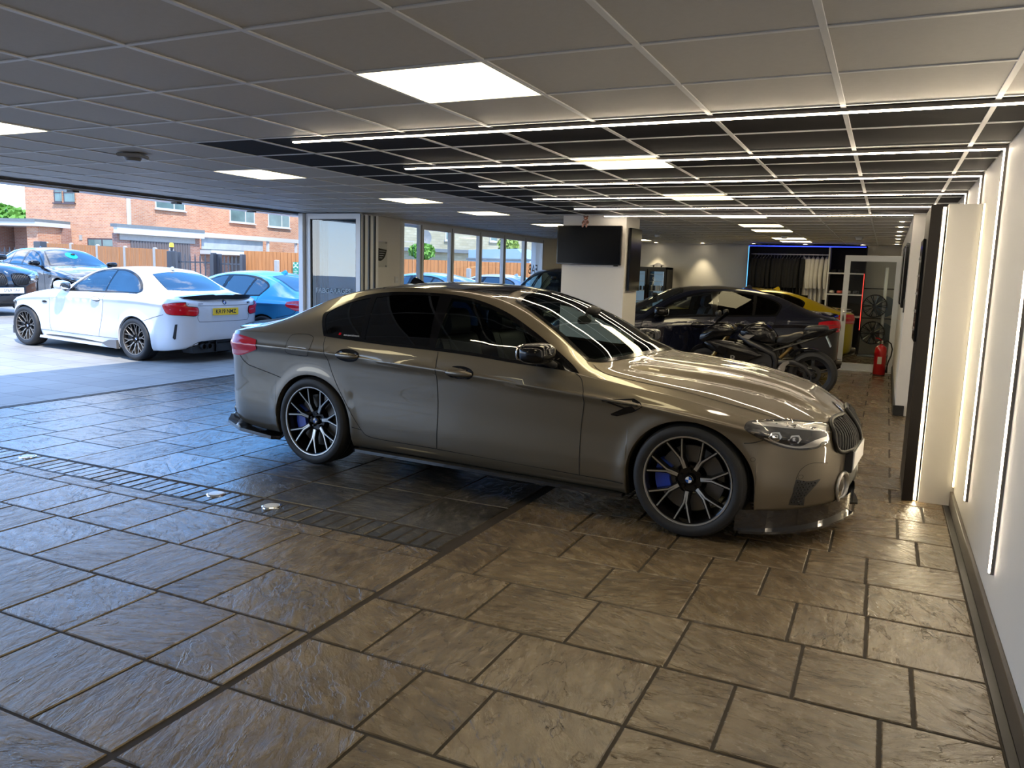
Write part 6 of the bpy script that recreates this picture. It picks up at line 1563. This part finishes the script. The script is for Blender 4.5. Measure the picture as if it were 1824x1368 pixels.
rf = MB(); rf.box(-8.5, 3.4, -3.2, 19.4, 2.95, 3.15); structure(rf.build('roof', M_FELT))

def house_frame(A, B):
    d = Vector((B[0] - A[0], B[1] - A[1], 0)); L = d.length; a = math.atan2(d.y, d.x)
    return Matrix.Translation((A[0], A[1], 0)) @ Matrix.Rotation(a, 4, 'Z'), L
def hbox(parent, name, m, M, x0, x1, z0, z1, d0, d1):
    """box in facade coordinates: x along, z up, d outwards to the viewer (toward -local y)"""
    a = MB(); a.box(x0, x1, -d1, -d0, z0, z1, M=M); return a.build(name, m, parent)
def hwin(parent, M, x0, x1, z0, z1, fm, split=(.62,), fw=.07):
    w = hbox(parent, 'window', fm, M, x0, x1, z0, z1, .0, .05)
    e = [x0 + fw] + [x0 + (x1 - x0) * s for s in split] + [x1 - fw]
    for i in range(len(e) - 1): hbox(w, 'pane', M_HGLASS, M, e[i] + (fw * .6 if i else 0), e[i + 1] - (fw * .6 if i < len(e) - 2 else 0), z0 + fw, z1 - fw, .05, .056)
    hbox(w, 'sill', fm, M, x0 - .06, x1 + .06, z0 - .06, z0, .0, .12)
# right-hand house: facade along Y at X=-36
hr = empty('brick_house', (-36, 36, 0), 0, 'long orange brick house with white-framed windows, behind the palisade gates', 'house')
M1, L1 = house_frame((-36, 29.7), (-36, 42.5)); M1 = Matrix.Translation((36, -36, 0)) @ M1
L_ = lambda Y: Y - 29.7
hbox(hr, 'wall', M_BRICK, M1, 0, L1, 0, 6.2, -8, 0)
for (a, b, z0, z1) in ((30.75, 32.75, 4.36, 5.4), (36.1, 38.15, 4.02, 5.1), (39.35, 41.35, 3.95, 5.0)): hwin(hr, M1, L_(a), L_(b), z0, z1, M_FASC)
hbox(hr, 'downpipe', M_FASC, M1, -.35, -.20, 3.0, 6.2, .0, .12)
hbox(hr, 'corner_wall', M_BRICKD, M1, -.6, 0, 0, 6.2, -8, -.4)
# flat-roofed garage and lean-to in front of it
gr = empty('garage', (-33, 33, 0), 0, 'flat-roofed brick garage with a grey ribbed door in front of the orange house', 'garage')
M2, L2 = house_frame((-32.6, 26.0), (-32.6, 31.0)); M2 = Matrix.Translation((33, -33, 0)) @ M2
a0 = pt(207, 400, X=-32.6); a1 = pt(355, 405, X=-32.6); c0 = a0.y - 26.0; c1 = a1.y - 26.0
hbox(gr, 'wall', M_BRICKD, M2, c0, c1, 0, a0.z - .38, -.3, 0)
hbox(gr, 'fascia', M_FASC, M2, c0 - .15, c1 + .1, a0.z - .40, a0.z - .10, .0, .25); hbox(gr, 'roof', M_FELT, M2, c0 - .2, c1 + .1, a0.z - .10, a0.z + .04, -.15, .28)
q0 = pt(232, 428, X=-32.6); q1 = pt(338, 430, X=-32.6)
hbox(gr, 'lintel', M_CONC, M2, q0.y - 26.6, q1.y - 26.0 + .3, q0.z, q0.z + .30, .0, .06)
gd = hbox(gr, 'garage_door', M_GDOOR, M2, q0.y - 26.0, q1.y - 26.0, 0, q0.z, .0, .02)
k = q0.y - 26.0
while k < q1.y - 26.1:
    hbox(gd, 'rib', M_GDOOR, M2, k + .02, k + .09, 0, q0.z - .02, .02, .045); k += .16
lt = empty('lean_to', (-33, 38, 0), 0, 'long low lean-to with white beams and a weathered panel, right of the garage', 'outbuilding')
M3 = Matrix.Translation((33, -38, 0)) @ house_frame((-32.6, 26.0), (-32.6, 40))[0]
b1 = pt(540, 420, X=-32.6); y1 = b1.y - 26.0; zt_ = a0.z - .20
hbox(lt, 'beam', M_FASC, M3, c1 + .1, y1 - .2, zt_ - .1, zt_ + .12, .0, .2)
hbox(lt, 'weathered_panel', mat('weathered_panel', (.33, .36, .38), .7, noise=.35, nscale=2), M3, c1 + .1, c1 + 4.6, zt_ - .75, zt_ - .12, .0, .03)
hbox(lt, 'canopy', M_FASC, M3, c1, y1 - 1.5, zt_ - .98, zt_ - .78, .0, .8); hbox(lt, 'canopy_felt', M_FELT, M3, c1, y1 - 1.5, zt_ - .78, zt_ - .72, .0, .8)
hbox(lt, 'lower_wall', M_BRICKD, M3, c1, c1 + 3.3, 0, zt_ - .98, -.2, 0); hbox(lt, 'rear_wall', M_BRICK, M3, c1 + 3.3, y1 - .5, 0, zt_ - .1, -3.4, -1.2)
for yy in (c1 + 4.9, y1 - .8): hbox(lt, 'post', M_FASC, M3, yy, yy + .12, 0, zt_, .0, .12)
hbox(lt, 'side_door', M_GDOOR, M3, c1 + 2.1, c1 + 3.0, 0, zt_ - 1.05, .0, .03)
hwin(lt, M3, c1 + 5.2, c1 + 6.8, 1.3, zt_ - 1.1, M_WINB)
# left-hand house, turned to face the yard
A = pt(47, 400, D=42); Bp = pt(234, 400, D=40.6)
hl_ = empty('brick_house', (A.x, A.y, .38), 0, 'orange brick house with two small dark windows upstairs, left of the garage', 'house')
M4, L4 = house_frame((A.x, A.y), (Bp.x, Bp.y)); M4 = Matrix.Translation((-A.x, -A.y, 0)) @ M4
hbox(hl_, 'wall', M_BRICK, M4, 0, L4, 0, 6.2, -7, 0)
sc_ = L4 / (234 - 47)
def lx(px): return (px - 47) * sc_
def lz(py, px=120): return (pt(px, py, D=41.4).z - .38)
hwin(hl_, M4, lx(101), lx(114), lz(361.5), lz(331), M_WINB, (.99,)); hwin(hl_, M4, lx(118), lx(137), lz(362), lz(332), M_WINB, (.99,))
for (p0, p1) in ((101, 114), (118, 137)): hbox(hl_, 'transom', M_WINB, M4, lx(p0), lx(p1), lz(344.5), lz(343), .0, .08)
hwin(hl_, M4, lx(157), lx(209), lz(439), lz(423), M_WINB, (.5,)); hbox(hl_, 'wall_vent', M_CONC, M4, lx(142), lx(147), lz(427), lz(418), 0, .03)
hbox(hl_, 'downpipe', M_FASC, M4, L4 - .15, L4, 2.6, 6.2, .0, .12)
pr = empty('porch_building', (A.x, A.y, .38), 0, 'flat-roofed brick porch with a white fascia and maroon door, left of the orange house', 'outbuilding')
hbox(pr, 'fascia', M_FASC, M4, -9, lx(127), lz(407), lz(400), .0, 2.3); hbox(pr, 'roof', M_FELT, M4, -9, lx(127), lz(400), lz(395), .0, 2.35)
hbox(pr, 'wall', M_BRICKD, M4, lx(38), lx(128), 0, lz(407), .0, .5); hbox(pr, 'front_wall', M_BRICKD, M4, -9, lx(32), 0, lz(407), .0, 2.0)
hbox(pr, 'pier', M_BRICK, M4, lx(103), lx(122), 0, lz(407), .5, 2.0); hbox(pr, 'door', M_MAROON, M4, lx(77), lx(95), 0, lz(420), .5, .56)
hwin(pr, M4, lx(10), lx(22), lz(438), lz(418), M_WINB, (.5,)); 
# far cream house behind the window wall
ch_ = empty('stone_house', (-30, 60, 0), 0, 'cream stone house seen through the window wall', 'house')
A2 = pt(690, 430, D=44); B2 = pt(985, 430, D=50); M5, L5 = house_frame((A2.x, A2.y), (B2.x, B2.y)); M5 = Matrix.Translation((30, -60, 0)) @ M5
hbox(ch_, 'wall', M_STONE, M5, -3, L5 * .86, 0, 4.6, -6, 0); hbox(ch_, 'upper_wall', M_STONE, M5, -3, L5 * .7, 0, 9, -6, -.6)
hbox(ch_, 'string_course', M_FELT, M5, -3, L5 * .86, 2.55, 2.75, .0, .35)
for (p0, p1, q0_, q1_) in ((784, 795, 428, 409), (863, 875, 430, 417), (903, 915, 432, 420)):
    u0, u1 = [(p - 690) / (985 - 690) * L5 for p in (p0, p1)]; dd = 44 + 6 * (p0 - 690) / 295
    hwin(ch_, M5, u0, u1, pt(p0, q0_, D=dd).z, pt(p0, q1_, D=dd).z, M_FASC, (.99,))
c_ = empty('satellite_dish', tuple(pt(757, 424, D=43)), 0, 'grey satellite dish on the cream stone house', 'dish'); a = MB(); a.lathe([(.001, .08), (.25, .04), (.42, 0)], 24, 'y'); a.build('dish', M_CONC, c_, smooth=60); a = MB(); a.tube([(0, 0.05, 0), (.0, .2, -.9)], .03, 6); a.build('mast', M_CONC, c_)
# fences: concrete posts with boarded panels
def fence(pts, z0s, hgt, label, caps=True, vis_post=True):
    o = empty('wooden_fence', (pts[0][0], pts[0][1], z0s[0]), 0, label, 'fence'); ox, oy, oz = pts[0][0], pts[0][1], z0s[0]
    for i, (x, y) in enumerate(pts):
        if vis_post:
            a = MB(); a.bbox(x - ox - .06, x - ox + .06, y - oy - .06, y - oy + .06, z0s[i] - oz, z0s[i] - oz + hgt + .06, .03); a.build('post', M_CONC, o)
    for i in range(len(pts) - 1):
        (x0, y0), (x1, y1) = pts[i], pts[i + 1]; L = math.hypot(x1 - x0, y1 - y0); n = max(3, int(L / .125)); a = MB()
        for k in range(n):
            t0, t1 = (k + .04) / n, (k + .96) / n; zz = z0s[i] + (z0s[i + 1] - z0s[i]) * t0 - oz; dn = rg.uniform(0, .02); nx, ny_ = -(y1 - y0) / L, (x1 - x0) / L
            q = [(x0 + (x1 - x0) * t - ox + nx * s_ * (.012 + dn), y0 + (y1 - y0) * t - oy + ny_ * s_ * (.012 + dn)) for t in (t0, t1) for s_ in (-1, 1)]
            a.add([(u, v, w) for w in (zz, zz + hgt) for u, v in (q[0], q[2], q[3], q[1])], [(0, 1, 2, 3), (4, 5, 6, 7), (0, 1, 5, 4), (1, 2, 6, 5), (2, 3, 7, 6), (3, 0, 4, 7)])
        tag(a.build('fence_boards', M_WOOD, o), kind='stuff')
    return o
fp = [(75, 37), (83, 36.3), (127, 34.6), (174, 33.0), (223, 31.4), (276, 29.8), (305, 29.0)]
ty = {75: 433, 83: 433.2, 127: 435, 174: 438, 223: 441, 276: 443.5, 305: 445}
P3 = [pt(px, ty[px], D=d) for px, d in fp]; hF = 1.83
fence([(p.x, p.y) for p in P3], [p.z - hF for p in P3], hF, 'orange wooden fence with concrete posts behind the white coupe')
P4 = [pt(px, py, D=d) for px, py, d in ((435, 446.5, 27), (493, 449, 26.8), (560, 452, 26.6), (714, 461.5, 26.5), (800, 464, 27), (870, 466.5, 27.5), (940, 468.5, 28), (1010, 471, 28.5))]
fence([(p.x, p.y) for p in P4], [p.z - 1.83 for p in P4], 1.83, 'orange wooden fence right of the palisade gates, running behind the window wall', vis_post=False)
cp_ = pt(493, 463, D=26.2); a = MB(); a.bbox(-.06, .06, -.06, .06, 0, cp_.z, .02); o = a.build('concrete_post', M_CONC, loc=(cp_.x, cp_.y, 0)); tag(o, 'short pale concrete post before the fence, above the blue car roof', 'post')
cp_ = pt(835, 478, D=25.8); a = MB(); a.bbox(-.06, .06, -.06, .06, 0, cp_.z, .02); o = a.build('concrete_post', M_CONC, loc=(cp_.x, cp_.y, 0)); tag(o, 'short pale concrete post before the fence, seen through the window wall', 'post')
sp0 = pt(527, 478, D=26.6); sg = empty('green_sign', (sp0.x, sp0.y, sp0.z), R_(-5), 'green and white assembly point sign on the wooden fence', 'sign')
a = MB(); a.bbox(-.125, .125, -.01, .004, -.21, .21, .002); a.build('sign_plate', M_GREEN, sg); Y_ = -.0112
def sflat(poly): a = MB(); a.prism(poly, Y_, -.0102, M=XZ); a.build('symbol', M_WHITE, sg)
for (sx, sz) in ((-1, 1), (1, 1), (-1, -1), (1, -1)): sflat([(sx * .105, .10 + sz * .095), (sx * .045, .10 + sz * .085), (sx * .075, .10 + sz * .065), (sx * .045, .10 + sz * .04), (sx * .06, .10 + sz * .03), (sx * .085, .10 + sz * .05), (sx * .098, .10 + sz * .03)])
for x_ in (-.022, .022): sflat([(x_ - .012, .04), (x_ + .012, .04), (x_ + .014, .12), (x_ - .014, .12)]); sflat(circle(x_, .14, .012, n=10))
sflat([(-.06, -.03), (.06, -.03), (.06, -.05), (-.06, -.05)]) if False else None
text_obj('sign_text', 'Fire\nassembly\npoint', .055, M_WHITE, sg, Matrix.Translation((0, -.0112, -.10)) @ Matrix.Rotation(PI / 2, 4, 'X'), .0004)
# palisade gates
def palisade(p0, p1, n, z0, hgt, label, railz=(.25, .85)):
    o = empty('palisade_gate', (p0[0], p0[1], z0), math.atan2(p1[1] - p0[1], p1[0] - p0[0]), label, 'gate'); L = math.hypot(p1[0] - p0[0], p1[1] - p0[1])
    for k in range(n):
        x = L * (k + .5) / n; a = MB(); a.add([(x - .033, 0, .05), (x + .033, 0, .05), (x + .033, 0, hgt - .12), (x, 0, hgt), (x - .033, 0, hgt - .12), (x - .033, .012, .05), (x + .033, .012, .05), (x + .033, .012, hgt - .12), (x, .012, hgt), (x - .033, .012, hgt - .12)],
            [(0, 1, 2, 3, 4), (9, 8, 7, 6, 5), (0, 5, 6, 1), (1, 6, 7, 2), (2, 7, 8, 3), (3, 8, 9, 4), (4, 9, 5, 0)]); a.build('pale', M_FENCEK, o)
    for rz in railz:
        a = MB(); a.bbox(0, L, .012, .06, hgt * rz - .025, hgt * rz + .025, .004); a.build('rail', M_FENCEK, o)
    for x in (0, L):
        a = MB(); a.bbox(x - .07, x + .07, -.04, .10, 0, hgt + .05, .01); a.build('gate_post', M_FENCEK, o)
    return o
g0, g1, g2 = pt(316, 449, D=28.4), pt(379, 451, D=27.4), pt(431, 453, D=26.6)
palisade((g0.x, g0.y), (g1.x, g1.y), 7, g0.z - 2.0, 1.95, 'dark steel palisade gate, left leaf of the pair behind the white coupe'); palisade((g1.x + .15, g1.y + .1), (g2.x, g2.y), 6, g1.z - 2.0, 1.93, 'dark steel palisade gate, right leaf beside the wooden fence')
bc = pt(305.5, 437, D=28.6); o = empty('beacon', tuple(bc), 0, 'yellow beacon lamp on top of the dark gate post', 'lamp'); a = MB(); a.lathe([(.001, .09), (.06, .085), (.075, .05), (.075, -.06)], 16, 'z'); a.build('lens', M_YELLOW, o, smooth=40); a = MB(); a.lathe([(.06, -.06), (.04, -.2), (.001, -.2)], 12, 'z'); a.build('base', M_FENCEK, o)
a = MB(); a.bbox(-.12, .12, -.12, .12, 0, bc.z - .2, .02); o = a.build('gate_control_post', M_FENCEK, loc=(bc.x, bc.y, 0)); tag(o, 'thick dark steel post carrying the yellow beacon', 'post')
h0, h1 = pt(-60, 437, D=27), pt(66, 436, D=27)
o = palisade((h0.x, h0.y), (h1.x, h1.y), 14, h0.z - 2.1, 2.1, 'dark sliding gate with close rails at the left photo edge', (.45, .60, .72, .82, .90))
a = MB(); a.bbox(0, 2.5, -.01, .02, .1, .9, .004); a.build('lower_panel', M_FENCEK, o)
hp = pt(72, 445, D=26.8); a = MB(); a.bbox(-.17, .17, -.12, .12, 0, pt(72, 430, D=26.8).z, .02); o = a.build('gate_housing', M_FENCEK, loc=(hp.x, hp.y, 0)); tag(o, 'wide black gate housing at the end of the sliding gate', 'post')
# foliage: clumps of small leaves on a solid core
def bush(name, c, r, n, label, cat, seed, trunk=None, mt=None):
    rr = random.Random(seed); o = empty(name, (c[0], c[1], 0), 0, label, cat); a = MB()
    for _ in range(n):
        u = Vector((rr.gauss(0, 1), rr.gauss(0, 1), rr.gauss(0, 1))).normalized() * rr.uniform(.75, 1.0); p = Vector((u.x * r[0], u.y * r[1], c[2] + u.z * r[2])); s_ = rr.uniform(.06, .14) * (1 + max(r) / 4)
        t1 = Vector((rr.uniform(-1, 1), rr.uniform(-1, 1), rr.uniform(-1, 1))).normalized(); t2 = t1.orthogonal().normalized()
        a.add([p - t1 * s_, p + t2 * s_ * .6, p + t1 * s_, p - t2 * s_ * .6], [(0, 1, 2, 3)])
    core = MB(); ellipsoid(core, (0, 0, c[2]), tuple(v * .82 for v in r), 20, 12); tag(a.build('foliage', mt or M_LEAF, o), kind='stuff'); core.build('crown', mt or M_LEAF, o, smooth=60)
    if trunk: t = MB(); t.tube([(0, 0, 0), (0, 0, c[2])], trunk, 8); t.build('trunk', M_ROOFT, o)
bp = pt(15, 385, D=58); bush('hedge', (bp.x - 3, bp.y, 2.9), (6.5, 3, 2.6), 9000, 'green hedge behind the flat-roofed porch at the left', 'hedge', 1)
bp = pt(752, 437, D=39); bush('clipped_shrub', (bp.x, bp.y, bp.z - .3), (.62, .62, .40), 700, 'clipped green shrub above the fence, through the left windows', 'shrub', 2, .05)
bp = pt(930, 448, D=40); bush('garden_tree', (bp.x - 1.5, bp.y + 1.5, bp.z + .3), (.55, .55, .60), 700, 'pale green garden tree seen through the right windows', 'tree', 3, .12, mat('pale_leaf', (.17, .25, .04), .6, noise=.4))
# low building roofs between
lb = empty('glass_lean_to', (-24, 42, 0), 0, 'pale blue glazed roof above the fence, through the middle windows', 'outbuilding'); q = pt(900, 463, D=40)
a = MB(); a.prism([(-1.5, 0), (1.9, 0), (1.9, q.z), (1.2, q.z + .55), (-1.5, q.z + .45)], -.8, .8, M=Matrix.Translation((q.x + 24 - .2, q.y - 42, 0)) @ XZ); a.build('glazed_shell', mat('pale_blue_sheet', (.24, .34, .42), .3), lb)
a = MB(); a.bbox(q.x + 24 - 1.8, q.x + 24 + 1.8, q.y - 42 - .85, q.y - 42 - .8, q.z - .05, q.z + .05, .01); a.build('gutter', M_FELT, lb)
